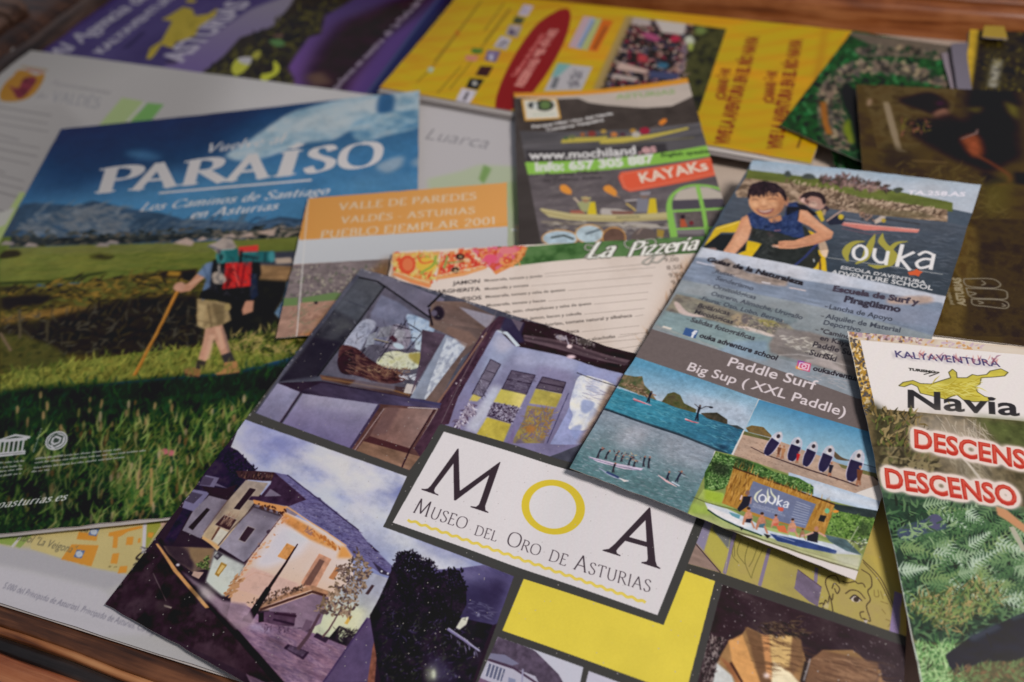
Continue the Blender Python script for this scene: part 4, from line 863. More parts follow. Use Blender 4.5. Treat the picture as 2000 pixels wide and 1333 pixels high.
    s.fill([(170, 760), (300, 780), (420, 830), (340, 850), (200, 810)], (170, 164, 200), alpha=.5, soft=4)
    s.fill([(0, 410), (320, 500), (180, 600), (0, 560)], (214, 176, 152), alpha=.6)
    s.line([(290, 590), (540, 490), (790, 410), (960, 470)], 44, (160, 118, 92), tex=(.2, 6, 1)); s.line([(290, 625), (540, 540), (800, 450), (930, 490)], 24, (74, 48, 44))
    s.strokes([(150, 560), (480, 430), (760, 380), (700, 430), (300, 590)], 160, 30, 10, [(92, 70, 58), (126, 92, 74), (66, 50, 46)], ang=40, spread=60, seed=32)
    s.line([(655, -15), (540, 170), (370, 420)], [12, 22, 34], (48, 30, 34)); s.line([(370, 420), (180, 720)], [52, 84], (34, 22, 32)); s.fill([(130, 690), (230, 650), (200, 760), (115, 735)], (32, 22, 30))
    s.fill([(380, 640), (640, 660), (620, 790), (480, 780), (300, 740), (290, 650)], (78, 56, 74), tex=(.4, 8, 2)); s.line([(430, 660), (640, 690)], 22, (52, 34, 48)); s.line([(420, 720), (620, 770)], 20, (48, 32, 48)); s.line([(300, 660), (300, 740)], 50, (36, 24, 34))
    s.strokes([(280, 760), (660, 800), (640, 840), (340, 820)], 60, 40, 8, [(70, 50, 70), (110, 86, 108)], ang=-60, spread=40, seed=33)
    s.fill([(740, 720), (800, 740), (760, 850), (690, 820)], (96, 74, 92), alpha=.8)
    s.fill([(560, 960), (770, 1040), (710, 1115), (520, 1000)], (56, 40, 58)); s.fill([(580, 975), (740, 1040), (700, 1085), (550, 1010)], (84, 66, 86), tex=(.4, 5, 1)); s.line([(870, 670), (760, 880), (660, 1010)], [28, 40], (84, 62, 72))
    s.fill([(840, 850), (960, 910), (930, 950), (810, 890)], (56, 42, 58)); s.line([(1090, 600), (960, 820), (900, 890)], [12, 22], (92, 68, 70))
    s.fill([(1060, 780), (1240, 860), (1150, 990), (960, 900)], (44, 36, 44), tex=(.4, 8, 1)); s.strokes([(1040, 790), (1220, 830), (1200, 900), (1000, 900)], 90, 50, 8, [(36, 30, 36), (180, 184, 150), (60, 54, 52)], ang=30, spread=50, seed=34)
    s.fill([(1330, 700), (1470, 760), (1380, 1333), (900, 1340)], (84, 70, 106), tex=(.12, 16, 1)); s.line([(1330, 720), (1080, 1080), (900, 1340)], 16, (66, 52, 92)); s.line([(1460, 700), (1410, 1000), (1370, 1333)], [14, 50, 70], (116, 72, 60), tex=(.3, 6, 1))
    s.strokes([(1240, 30), (1300, 120), (1380, 240), (1280, 420), (1180, 700), (1060, 690), (860, 660), (840, 600), (980, 430), (1060, 260), (1160, 150)], 480, 36, 18, [(78, 62, 56), (112, 90, 72), (124, 102, 84), (82, 66, 70), (150, 124, 104)], ang=30, spread=90, seed=35)
    s.strokes([(1040, 200), (1110, 180), (1120, 260), (1060, 300)], 30, 30, 14, [(110, 86, 76)], ang=30, spread=90, seed=36)
    # street side in front
    s.Z(200, 1066, K)
    s.fill([(-20, 580), (480, 20), (560, -60), (780, 230), (1240, 760), (1760, 1333), (1600, 1340)], [(34, 24, 30), (48, 34, 42), (62, 46, 54)], tex=(2, 36, 1))
    s.fill([(1240, 760), (1050, 620), (700, 900), (1500, 1300), (1640, 1300)], (70, 50, 60), alpha=.5, soft=14, tex=(.3, 16, 2))
    s.line([(560, -60), (900, 420), (1240, 780), (1780, 1400)], [40, 50, 60, 70], (34, 22, 30)); s.fill([(520, -20), (545, -20), (740, 250), (1045, 605), (1005, 612), (690, 250)], (186, 136, 88))
    s.line([(495, 270), (620, 540)], 6, (110, 94, 96)); s.fill([(600, 575), (680, 600), (670, 615), (600, 595)], (150, 136, 124)); s.ell((590, 600), 70, 60, (84, 68, 70), alpha=.5, soft=6)
    s.fill([(590, 0), (1100, 30), (1050, 220), (880, 260), (760, 180), (640, 80)], (104, 84, 76), tex=(.3, 12, 1)); s.fill([(560, -40), (740, -40), (900, 120), (880, 250), (720, 170)], (40, 30, 40), alpha=.8, soft=3)
    s.fill([(840, 20), (1090, 30), (1050, 130), (930, 210), (860, 120)], (122, 98, 74), soft=2); s.fill([(1100, 50), (1390, 190), (1240, 480), (1170, 490), (1010, 350)], (166, 166, 162), tex=(.1, 20, 1), soft=2, grad=((204, 208, 198), (1300, 150), (1080, 380)))
    s.strokes([(920, 200), (1040, 90), (1030, 240)], 140, 24, 9, [(84, 100, 52), (120, 136, 76), (52, 60, 40)], ang=60, spread=70, seed=37); s.fill([(890, 250), (990, 260), (940, 325), (870, 290)], (170, 140, 128)); s.fill([(1130, 60), (1175, 90), (1120, 145), (1085, 110)], (66, 60, 68)); s.ell((1120, 100), 16, 16, (120, 116, 122))
    s.fill([(1160, 160), (1215, 190), (1130, 305), (1095, 280)], (150, 116, 60)); s.fill([(1165, 185), (1195, 200), (1135, 280), (1115, 270)], (200, 170, 110))
    s.fill([(760, 240), (1180, 540), (1400, 560), (1500, 760), (1300, 820)], (150, 126, 140), alpha=.8, soft=2, tex=(.15, 8, 3)); s.ell((1010, 460), 90, 60, (200, 192, 182), alpha=.6, soft=8, rot=30); s.strokes([(1170, 480), (1240, 520), (1370, 330), (1300, 290)], 70, 40, 18, [(150, 104, 72), (176, 132, 96)], ang=20, spread=20, seed=38); s.ell((735, 188), 18, 12, (220, 216, 220), soft=1)
    # dark trees, river and bridge
    s.Z(700, 1040, .2198)
    s.fill([(560, 260), (700, 330), (900, 320), (1110, 290), (1390, 380), (1280, 800), (900, 900), (600, 600)], [(58, 54, 96), (84, 80, 132), (104, 100, 150)], tex=(2, 40, 2), grad=None)
    s.fill([(900, 480), (1340, 400), (1200, 820), (900, 800)], (48, 42, 76), alpha=.8, soft=10)
    s.fill([(300, 320), (360, 210), (480, 185), (560, 250), (640, 260), (680, 370), (820, 330), (900, 340), (960, 500), (960, 640), (900, 760), (1190, 820), (1010, 1340), (200, 1340), (100, 740), (180, 600), (260, 420)], [(24, 18, 28), (34, 26, 38), (44, 36, 48)], tex=(2, 16, 1))
    s.strokes([(300, 330), (360, 190), (480, 170), (560, 240), (650, 250), (700, 370), (820, 320), (910, 330), (970, 520), (400, 480)], 420, 30, 15, [(26, 20, 30), (38, 32, 46), (22, 18, 28)], ang=60, spread=80, seed=39)
    s.strokes([(200, 640), (1000, 860), (1000, 1330), (210, 1330)], 340, 50, 9, [(40, 40, 38), (52, 56, 44), (30, 22, 32), (58, 52, 84)], ang=30, spread=40, seed=40)
    s.fill([(620, 1080), (760, 1140), (900, 1333), (640, 1333)], (78, 72, 112), alpha=.6, soft=9); s.ell((650, 1260), 50, 70, (150, 152, 124), alpha=.7, soft=6); s.ell((670, 1260), 16, 40, (206, 206, 180), soft=2)
    s.fill([(920, 760), (980, 750), (960, 820), (900, 865), (865, 850)], (196, 192, 176)); s.ell((1065, 735), 14, 12, (214, 214, 240), soft=1); s.line([(790, 860), (1070, 1050)], 18, (120, 112, 160)); s.line([(800, 850), (960, 960), (1080, 1060)], 8, (190, 186, 216))
    s.strokes([(800, 880), (1080, 1060), (1060, 1090), (820, 920)], 18, 60, 6, [(150, 146, 190)], ang=-80, spread=6, seed=41); s.strokes([(960, 580), (1200, 660), (1190, 780), (960, 720)], 30, 70, 8, [(96, 92, 130), (70, 66, 104)], ang=-20, spread=10, seed=42)
    s.strokes([(180, 430), (940, 480), (1000, 1300), (220, 1300)], 130, 7, 6, [(150, 150, 190), (200, 200, 220), (110, 110, 150)], ang=0, spread=90, seed=43)
    s.strokes([(330, 330), (370, 220), (480, 195), (560, 260), (640, 270), (660, 360), (500, 420)], 46, 12, 7, [(120, 124, 166), (92, 94, 134)], ang=60, spread=80, seed=71); s.strokes([(690, 400), (820, 345), (890, 350), (930, 480), (800, 480)], 40, 12, 6, [(84, 82, 126), (66, 62, 100)], ang=60, spread=80, seed=72)
    s.strokes([(290, 320), (350, 180), (490, 160), (570, 230), (680, 270), (720, 380), (640, 300), (540, 280), (470, 210), (380, 240), (340, 350)], 220, 22, 9, [(30, 24, 36), (44, 38, 54)], ang=50, spread=90, seed=73)
    for q in ([(420, 900), (440, 600), (470, 380), (460, 260)], [(450, 560), (560, 420), (600, 320)], [(450, 620), (370, 480), (360, 360)], [(800, 820), (830, 600), (840, 440)]): s.line(q, [14, 3], (18, 14, 20), cv=True, alpha=.8)
    s.strokes([(200, 500), (940, 480), (980, 800), (240, 900)], 500, 18, 8, [(46, 40, 54), (58, 52, 66), (22, 18, 26), (40, 42, 40)], ang=40, spread=70, seed=74, alpha=.6)
    for p in ((207, 347), (262, 366)): s.ell(p, 9, 9, (240, 240, 250))
    s.clip(None)
    s.Z(380, 880, K); e_ = (52, 38, 44)
    for q in ([(536, 362), (604, 378), (440, 584), (376, 572)], [(516, 736), (594, 764), (492, 900), (426, 872)], [(285, 626), (414, 678), (342, 784), (196, 727)]): s.line(q + [q[0]], 6, (170, 156, 146), alpha=.7)
    s.fill([(860, 640), (1100, 760), (1060, 820), (840, 700)], (150, 96, 60), soft=6, alpha=.45); s.fill([(240, 700), (340, 480), (300, 470), (180, 680)], (60, 46, 52), soft=6, alpha=.5); s.fill([(560, 540), (840, 640), (820, 680), (540, 580)], (60, 52, 64), soft=5, alpha=.6); s.fill([(480, 1090), (700, 780), (760, 700), (640, 700), (420, 1040)], (84, 78, 96), soft=9, alpha=.4)
    s.line([(640, 950), (420, 1250)], 8, (150, 104, 84), alpha=.5); s.strokes([(920, 540), (1260, 510), (1690, 910), (1900, 1200), (1500, 940)], 500, 22, 3, [(60, 54, 90), (134, 130, 176)], ang=60, spread=8, seed=61, alpha=.5)
    s.Z(200, 1066, K); s.mottle([(-20, 580), (480, 20), (780, 230), (1240, 760), (1760, 1333), (1600, 1340)], 150, 30, 8); s.Z(450, 1066, K); s.mottle([(0, 560), (380, 760), (1150, 990), (820, 1560), (300, 1560), (-60, 800)], 190, 26, 9, 3)
    s.line([(20, 400), (240, 260), (420, 310)], 4, (176, 130, 108), alpha=.6); s.fill([(830, 120), (930, 130), (800, 400), (700, 390)], (120, 86, 76), soft=5, alpha=.3)
    s.Z(); s.clip(band); s.develop(.35, tone=.06); s.clip(house); s.develop(.3, tone=.06, grain=.04, seed=25); s.clip(None)
    # --- small photograph, yellow block, sky block
    s.Z(650, 866, .3503)
    p = [(920, 1080), (1397, 1250), (1345, 1500), (760, 1450)]
    s.fill(p, (190, 188, 204)); s.clip(p)
    s.fill([(905, 1075), (960, 1080), (1130, 1160), (1260, 1290), (1320, 1400), (1000, 1400), (860, 1180)], (84, 72, 90), tex=(.3, 8, 1)); s.fill([(870, 1170), (960, 1180), (1040, 1230), (1000, 1240), (870, 1200)], (120, 118, 152)); s.fill([(850, 1200), (1000, 1250), (1130, 1300), (1180, 1400), (780, 1400)], (176, 172, 192)); s.line([(860, 1205), (1010, 1255), (1140, 1340)], 12, (70, 52, 70))
    s.fill([(865, 1225), (962, 1262), (940, 1330), (845, 1295)], (92, 96, 130))
    for i in range(5): s.line([(868 + i * 20, 1228 + i * 8), (848 + i * 20, 1296 + i * 8)], 7, (196, 192, 206))
    s.line([(1060, 1260), (1050, 1400)], 10, (150, 146, 180)); s.fill([(980, 1305), (1020, 1318), (1010, 1400), (970, 1400)], (130, 134, 170)); s.fill([(800, 1300), (1000, 1380), (1000, 1420), (780, 1420)], (112, 86, 110))
    s.clip(None)
    s.fill([(1427, 1270), (1990, 1480), (1990, 1700), (1370, 1500)], (186, 182, 200), tex=(.1, 30, 2))
    s.Z(); s.fill([(1023, 1131), (1296, 1221), (1331, 1111), (1397, 1134), (1338, 1360), (981, 1232)], (218, 196, 74), tex=(.04, 60, 1))
    # --- gold drawing
    s.Z(1330, 1000, .2499)
    p = [(110, -60), (600, -300), (1800, -300), (1790, 990), (20, 395)]
    s.fill(p, (166, 148, 92)); s.clip(p)
    s.fill([(180, 0), (1800, 420), (1790, 1000), (290, 470), (180, 300)], [(158, 142, 84), (172, 156, 84), (168, 146, 94)], tex=(1.5, 60, 1))
    s.fill([(1400, 0), (1800, 200), (1740, 700), (1500, 400)], (196, 168, 78), alpha=.8, soft=20)
    s.fill([(75, -40), (260, 60), (180, 310), (75, 200)], (136, 128, 158), soft=1); s.fill([(70, 205), (310, 475), (20, 395)], (142, 118, 108), tex=(.15, 8, 3)); s.line([(75, 205), (310, 475)], 9, (62, 46, 56))
    s.fill([(240, 150), (260, 60), (440, 120), (420, 210), (370, 300), (260, 210)], (112, 112, 112), soft=1); s.fill([(235, 120), (185, 300), (330, 470), (375, 300)], (176, 164, 80), soft=1)
    for a, b in (((440, 100), (340, 480)), ((690, 290), (615, 575)), ((1060, 440), (1050, 560))): s.line([a, b], 26, (130, 116, 146))
    s.line([(385, 200), (345, 470)], 6, (196, 186, 108), alpha=.5)
    for q in ([(430, 200), (400, 330), (450, 400)], [(470, 210), (440, 320), (500, 410)], [(530, 240), (500, 380), (540, 500), (555, 515)], [(600, 270), (560, 380), (530, 430)], [(640, 290), (590, 400), (560, 480), (550, 520)], [(415, 230), (420, 350)]): s.line(q, 6, (118, 108, 60), cv=True)
    s.fill([(912, 450), (1100, 590), (1070, 740), (1000, 700), (885, 600)], (112, 98, 120), tex=(.15, 10, 1)); s.line([(912, 450), (1100, 590)], 6, (80, 60, 70))
    ink = (70, 56, 40)
    for q in ([(1190, 790), (1170, 680), (1130, 560), (1150, 510), (1210, 500), (1240, 560)], [(1180, 600), (1200, 560), (1240, 600), (1220, 640), (1200, 600)], [(1260, 540), (1300, 555), (1360, 545), (1380, 560), (1420, 560), (1440, 590)], [(1410, 450), (1480, 500), (1490, 580), (1460, 620), (1480, 690), (1450, 740), (1480, 850), (1440, 840), (1410, 830), (1400, 790), (1430, 780)], [(1285, 640), (1330, 612), (1390, 625), (1440, 680)],
              [(1080, 720), (1110, 715), (1110, 750), (1130, 690), (1150, 720), (1160, 660), (1180, 690), (1190, 640)], [(1430, 830), (1440, 855), (1430, 870)]): s.line(q, 8, ink, cv=True)
    s.fill([(1320, 670), (1360, 655), (1410, 690), (1380, 710), (1340, 700)], (200, 186, 176)); s.ell((1370, 685), 22, 20, (60, 48, 40)); s.line([(1320, 680), (1360, 652), (1415, 695)], 9, (40, 32, 30), cv=True); s.fill([(1425, 850), (1460, 845), (1450, 880)], (190, 176, 170)); s.fill([(1100, 740), (1160, 700), (1150, 760)], (196, 180, 150), alpha=.6)
    s.line([(1420, 375), (1560, 520), (1670, 750)], 7, ink, cv=True); s.line([(1425, 395), (1550, 540), (1655, 750)], 6, ink, cv=True)
    for q in ([(1510, 610), (1515, 660), (1545, 660), (1540, 610)], [(1560, 620), (1580, 680)], [(1560, 700), (1620, 720)], [(1570, 760), (1600, 800)], [(1600, 840), (1640, 860), (1620, 900)]): s.line(q, 6, (124, 104, 56), cv=True)
    s.line([(1700, 640), (1665, 960)], [60, 70], (140, 122, 168)); s.fill([(1720, 740), (1800, 760), (1790, 1000), (1720, 960)], (196, 166, 84), soft=3)
    s.clip(None)
    s.fill([(-20, 385), (300, 475), (1785, 985), (1790, 1060), (320, 560), (-30, 440)], (64, 62, 58))
    # --- gallery of the mine
    p = [(325, 570), (1785, 1060), (1775, 1700), (60, 1700), (110, 1400)]
    s.fill(p, [(40, 26, 32), (52, 36, 42), (66, 50, 54)], tex=(1.6, 24, 2)); s.clip(p)
    s.fill([(520, 900), (650, 965), (860, 960), (960, 1100), (980, 1180), (1110, 1080), (1340, 1080), (1560, 1240), (1640, 1700), (200, 1700), (280, 1180), (380, 1000), (450, 990)], (150, 112, 74), cv=False, tex=(.2, 14, 3))
    for q, c in (([(370, 1010), (480, 960), (760, 1700), (500, 1700)], (206, 150, 92)), ([(500, 900), (620, 950), (760, 1400), (640, 1400)], (112, 80, 56)), ([(630, 960), (690, 970), (720, 1333), (670, 1280)], (196, 138, 90)), ([(690, 965), (880, 960), (860, 1200), (720, 1250)], (206, 170, 112)), ([(870, 960), (940, 1000), (960, 1170), (860, 1290), (850, 1200)], (128, 94, 66)), ([(980, 1180), (1110, 1080), (1540, 1180), (1560, 1700), (900, 1700)], (118, 84, 62)), ([(270, 1170), (400, 1280), (520, 1700), (200, 1700)], (206, 204, 200)), ([(300, 1130), (390, 1190), (640, 1700), (520, 1700), (440, 1333)], (150, 96, 64)), ([(720, 1170), (860, 1260), (930, 1340), (900, 1500), (700, 1400)], (240, 222, 186))):
        s.fill(q, c, tex=(.1, 8, 3), soft=1)
    s.strokes([(500, 950), (900, 980), (960, 1240), (700, 1250), (640, 1333), (520, 1200)], 60, 160, 5, [(104, 74, 50), (90, 62, 44)], ang=-14, spread=3, seed=44)
    s.strokes([(1030, 1120), (1500, 1150), (1520, 1333), (1000, 1333)], 60, 200, 6, [(80, 54, 42), (150, 112, 84)], ang=-16, spread=3, seed=45)
    s.line([(985, 1180), (950, 1333)], 40, (52, 40, 36)); s.line([(1010, 1150), (960, 1320)], 10, (160, 150, 150)); s.line([(390, 1180), (480, 1333)], 22, (76, 46, 36)); s.ell((670, 1280), 26, 16, (250, 226, 220), soft=2)
    s.strokes([(200, 980), (340, 1000), (290, 1130), (240, 1333), (150, 1333)], 520, 34, 8, [(110, 96, 96), (60, 44, 46), (150, 134, 130), (36, 24, 28)], ang=70, spread=30, seed=46)
    s.strokes([(540, 880), (900, 830), (980, 950), (860, 970), (660, 960)], 160, 60, 6, [(70, 52, 44), (104, 84, 62), (36, 24, 24)], ang=-20, spread=25, seed=47)
    s.strokes([(340, 600), (1780, 1080), (1770, 1333), (1560, 1333), (1300, 1070), (900, 960), (500, 880), (300, 980)], 160, 8, 6, [(150, 140, 140), (200, 190, 190), (90, 74, 76)], ang=0, spread=90, seed=48)
    s.line([(1350, 1050), (1440, 1160), (1560, 1220), (1520, 1333)], 7, (90, 66, 60), cv=True, alpha=.7); s.develop(.5, tone=.07, seed=45)
    s.clip(None)
    # --- title card
    s.Z(); s.fill([(857, 831), (1390, 985), (1296, 1221), (748, 1029)], (66, 65, 63)); s.fill([(867, 843.5), (1368, 992), (1284, 1202), (766.7, 1021)], (212, 204, 205))
    s.Z(760, 830, .15); d = (58, 48, 54)
    s.fill([(905, 310), (890, 312), (545, 790), (505, 830), (460, 838), (425, 832), (420, 845), (640, 922), (640, 908), (600, 890), (585, 860), (600, 820), (838, 505), (845, 985), (868, 985), (1305, 655), (1200, 960), (1170, 1040), (1130, 1070), (1065, 1060), (1058, 1072), (1290, 1150), (1292, 1136), (1255, 1115), (1250, 1060), (1450, 488), (1440, 485), (920, 862)], d)
    s.Z(1050, 930, .15)
    s.fill([(1468, 415), (1452, 412), (1010, 880), (930, 950), (850, 962), (842, 972), (1075, 1045), (1080, 1032), (1035, 1010), (1025, 975), (1050, 940), (1140, 845), (1425, 925), (1435, 1080), (1420, 1115), (1355, 1122), (1350, 1134), (1595, 1212), (1598, 1200), (1555, 1170), (1535, 1110)], d)
    s.fill([(1405, 575), (1420, 860), (1190, 795)], (212, 204, 205))
    s.Z(); t = np.linspace(0, 2 * math.pi, 48, endpoint=False)
    s.fill(np.stack([1080.5 + 62 * np.cos(t), 991 + 53.5 * np.sin(t) + 3.5 * np.cos(t)], -1), (208, 182, 58))
    s.fill(np.stack([1079.5 + 46 * np.cos(t), 991 + 42 * np.sin(t) + 2.5 * np.cos(t)], -1), (212, 205, 206))
    for st, a, b in (('M^USEO', (805, 1000.5), (908, 1034.5)), ('^DEL', (925, 1044.5), (968, 1058)), ('O^RO', (987, 1063), (1052, 1086.5)), ('^DE', (1070, 1094.5), (1104, 1106)), ('A^STURIAS', (1119, 1111.5), (1269, 1157.5))):
        s.text(st, a, b, (66, 56, 62), font='light', ky=.95)
    tt = np.linspace(0, 1, 200); base = np.outer(1 - tt, (797, 1016)) + np.outer(tt, (1260, 1177))
    base[:, 1] += 1.8 * np.sin(tt * 2 * math.pi * 23); s.line(base, 5.2, (214, 188, 74)); s.line(base + (0, .5), 2.2, (232, 208, 110), alpha=.6)
    # worn fold and scuffed edges
    s.Z(); s.line([(970, 607), (958, 632), (905, 735), (862, 826)], 2.0, (118, 104, 108), alpha=.5)
    r = np.random.default_rng(5)
    for k in range(26):
        t = r.random(); a = np.array([705, 525]) * (1 - t) + np.array([205, 1180]) * t
        s.ell(a + (1.0, 1.0), 1 + 2.4 * r.random(), 1 + r.random(), (176, 168, 164), rot=-53, alpha=.4)
    for k in range(34):
        t = r.random() ** 1.3; a = np.array([705, 525]) * (1 - t) + np.array([1243, 690]) * t
        s.ell(a + (0, 1.6), 1 + 2.2 * r.random(), 1 + .8 * r.random(), (176, 168, 164), rot=17, alpha=.5)
print_moa(P_['moa'])
# ------------------------------------------------------------------ print: adventure school flyer
def figure(s, p, h, lean, skin, cloth, w=.22, board=None):
    """a small standing figure: legs, body, head"""
    x, y = p
    top = (x + lean, y - h)
    hip = (x + lean * .45, y - h * .48)
    s.line([(x - h * .09, y), hip], h * .10, skin); s.line([(x + h * .10, y - h * .02), hip], h * .10, skin)
    s.line([(x + lean * .2, y - h * .28), hip, (x + lean * .85, y - h * .82)], [h * .16, h * .2, h * w], cloth)
    s.ell((top[0], top[1]), h * .075, h * .10, skin)
def print_ouka(s):
    K = .2003
    s.Z(); s.allover((214, 204, 198))
    # photograph of the children in kayaks
    ph = [(1471, 300), (1950, 350), (1870, 588), (1842, 583), (1620, 545), (1386, 488), (1340, 480)]
    s.fill(ph, (74, 84, 100)); s.clip(ph)
    s.Z(1380, 310, K)
    s.fill([(440, -20), (2700, 200), (2700, 560), (420, 120)], (146, 164, 184), grad=((172, 178, 192), (1200, 60), (1150, 200)))
    s.fill([(400, 110), (1000, 180), (1700, 290), (2400, 430), (2400, 520), (1800, 450), (1200, 330), (600, 220), (380, 200)], (96, 102, 52), tex=(.2, 18, 4))
    s.fill([(380, 190), (700, 230), (1150, 290), (1500, 380), (2350, 500), (2350, 620), (1700, 560), (1100, 500), (300, 380), (280, 330)], [(96, 78, 64), (142, 118, 98), (176, 150, 128)], tex=(2.4, 12, 1.4), seed=2)
    s.strokes([(700, 210), (1150, 290), (1450, 390), (2300, 500), (2300, 600), (1700, 560), (1100, 470)], 420, 46, 12, [(170, 144, 122), (196, 170, 146), (110, 88, 72), (80, 64, 52)], ang=40, spread=30, seed=3)
    s.fill([(1480, 420), (1760, 500), (2100, 520), (2250, 580), (1900, 590), (1500, 540)], (100, 88, 66), soft=4, alpha=.7, tex=(.4, 10, 3))
    s.fill([(1150, 480), (1500, 540), (2350, 620), (2700, 700), (2600, 1500), (1100, 1500), (0, 900), (100, 640), (260, 380), (420, 380)], (78, 84, 98), grad=((60, 68, 80), (1500, 560), (1400, 1100)), tex=(.14, 8, 7))
    s.strokes([(1250, 680), (2400, 700), (2300, 1300), (1200, 1000)], 260, 90, 5, [(98, 104, 122), (60, 66, 80), (110, 116, 132)], ang=-6, spread=5, seed=4, alpha=.7)
    for p in (((760, 170), (770, 130), (800, 120), (825, 150), (820, 175)), ((930, 190), (960, 150), (1020, 150), (1060, 180), (1040, 200))): s.fill(p, (70, 74, 72), cv=True, soft=1)
    s.strokes([(1100, 190), (1340, 160), (1550, 220), (1790, 260), (1760, 330), (1400, 280), (1120, 230)], 240, 44, 18, [(58, 48, 44), (90, 72, 66), (120, 92, 90), (74, 62, 56)], ang=10, spread=60, seed=5); s.fill([(1820, 300), (1880, 280), (1920, 300), (1860, 340)], (72, 76, 66), cv=True)
    s.strokes([(1320, 230), (1680, 300), (1640, 340), (1340, 280)], 60, 40, 8, [(170, 140, 132), (150, 120, 112)], ang=60, spread=15, seed=6)
    # far kayakers
    s.fill([(1290, 615), (1450, 630), (1640, 650), (1720, 660), (2080, 690), (2060, 725), (1700, 700), (1540, 700), (1320, 650)], (196, 120, 110)); s.line([(1300, 622), (1640, 655), (2070, 695)], 9, (216, 170, 160)); s.line([(1350, 590), (1600, 635)], 16, (120, 122, 136)); s.line([(1740, 590), (2080, 640)], 14, (60, 58, 62)); s.line([(1320, 680), (1600, 740), (1700, 720)], 14, (120, 84, 92), alpha=.6)
    s.fill([(1150, 600), (1280, 550), (1350, 570), (1330, 640), (1200, 650)], (46, 48, 66)); s.ell((1310, 570), 28, 26, (186, 160, 56)); s.line([(1170, 610), (1270, 540), (1340, 495)], 16, (170, 140, 126)); s.ell((1155, 490), 40, 30, (60, 50, 56)); s.line([(1150, 500), (1140, 550)], 22, (168, 140, 110))
    s.fill([(1640, 600), (1700, 560), (1750, 565), (1720, 610), (1640, 640)], (186, 168, 156)); s.ell((1725, 605), 22, 20, (176, 150, 62)); s.ell((1520, 545), 30, 26, (150, 116, 96)); s.strokes([(1460, 560), (1620, 560), (1620, 620), (1480, 600)], 30, 30, 12, [(62, 56, 56), (150, 120, 104)], ang=30, spread=60, seed=7)
    # second child
    s.fill([(900, 400), (930, 350), (1040, 320), (1130, 350), (1165, 420), (1150, 470), (1100, 500), (1000, 470)], (170, 130, 116), cv=True); s.fill([(910, 390), (950, 340), (1040, 318), (1130, 345), (1168, 420), (1140, 450), (1110, 390), (1020, 370), (960, 400)], (50, 40, 42), cv=True); s.fill([(920, 390), (960, 380), (950, 430), (920, 420)], (204, 164, 152)); s.ell((1040, 450), 40, 30, (196, 160, 142), soft=2)
    s.fill([(1060, 520), (1120, 500), (1150, 600), (1120, 620)], (190, 160, 52))
    # yellow kayak
    s.fill([(-40, 880), (90, 670), (340, 600), (440, 640), (300, 720), (140, 720), (-20, 900)], (202, 166, 46)); s.line([(90, 690), (230, 650), (320, 615)], 8, (240, 214, 120)); s.fill([(-30, 860), (120, 740), (280, 740), (380, 800), (380, 900), (160, 930), (-40, 900)], (40, 42, 44), cv=False); s.fill([(0, 870), (90, 870), (110, 900), (40, 900)], (140, 112, 104), soft=1)
    s.fill([(400, 800), (540, 830), (420, 990), (250, 950), (380, 900)], (206, 170, 40)); s.fill([(930, 670), (1060, 730), (1100, 800), (960, 800)], (204, 166, 44)); s.fill([(1030, 900), (1110, 890), (1160, 970), (1180, 1180), (980, 1130), (1060, 1050)], (208, 170, 44)); s.fill([(500, 1010), (700, 1060), (640, 1060), (420, 1000)], (196, 150, 60))
    s.line([(1100, 940), (1110, 1100)], 14, (90, 60, 50)); s.fill([(1080, 800), (1160, 810), (1190, 900), (1160, 970), (1110, 920)], (178, 152, 130)); s.fill([(1110, 900), (1190, 890), (1170, 970), (1130, 950)], (214, 186, 160))
    # child in front
    s.fill([(450, 640), (960, 660), (1080, 830), (1100, 960), (980, 1120), (760, 1070), (420, 990), (540, 830), (420, 790)], (48, 50, 48), tex=(.2, 12, 1)); s.fill([(1030, 930), (1120, 960), (1060, 1060), (960, 1130), (900, 1080)], (50, 50, 46))
    s.line([(1080, 830), (960, 960), (840, 1060)], 20, (54, 62, 118)); s.fill([(850, 1095), (880, 1080), (925, 1110)], (180, 140, 120)); s.line([(1045, 980), (1050, 1010)], 8, (200, 200, 206))
    s.fill([(400, 540), (450, 520), (640, 620), (760, 560), (790, 440), (880, 420), (960, 500), (930, 640), (960, 780), (850, 770), (700, 720), (460, 680), (410, 620)], (48, 62, 112), tex=(.35, 14, 1)); s.fill([(780, 470), (960, 470), (930, 560), (880, 600), (900, 500), (780, 560)], (36, 36, 42)); s.fill([(860, 430), (950, 450), (1080, 540), (1040, 560), (920, 490)], (38, 36, 42)); s.line([(660, 705), (720, 700)], 10, (170, 110, 110))
    s.fill([(340, 580), (400, 550), (440, 680), (400, 800), (260, 950), (150, 920), (250, 780), (310, 660)], (196, 138, 106), tex=(.06, 10, 1), grad=((216, 160, 126), (300, 700), (400, 720)))
    s.fill([(910, 500), (980, 510), (1100, 620), (1240, 720), (1220, 780), (1060, 840), (850, 880), (720, 880), (640, 860), (640, 840), (700, 840), (700, 810), (760, 800), (860, 800), (1080, 720), (1000, 660), (890, 610)], (200, 142, 110), tex=(.06, 10, 1)); s.line([(780, 860), (1060, 830), (1220, 770)], 16, (164, 108, 84), alpha=.7, soft=1); s.line([(700, 860), (640, 855)], 12, (226, 186, 170)); s.line([(700, 830), (760, 830)], 6, (130, 80, 66)); s.line([(705, 845), (740, 850)], 5, (130, 80, 66))
    s.fill([(600, 590), (720, 550), (740, 600), (660, 630), (620, 620)], (186, 128, 92))
    sk = (196, 142, 106)
    s.fill([(410, 400), (430, 350), (560, 310), (700, 320), (765, 400), (740, 490), (680, 555), (590, 574), (500, 545), (430, 480)], sk, cv=True, tex=(.07, 12, 1))
    s.ell((780, 420), 20, 44, (176, 122, 94), soft=2)
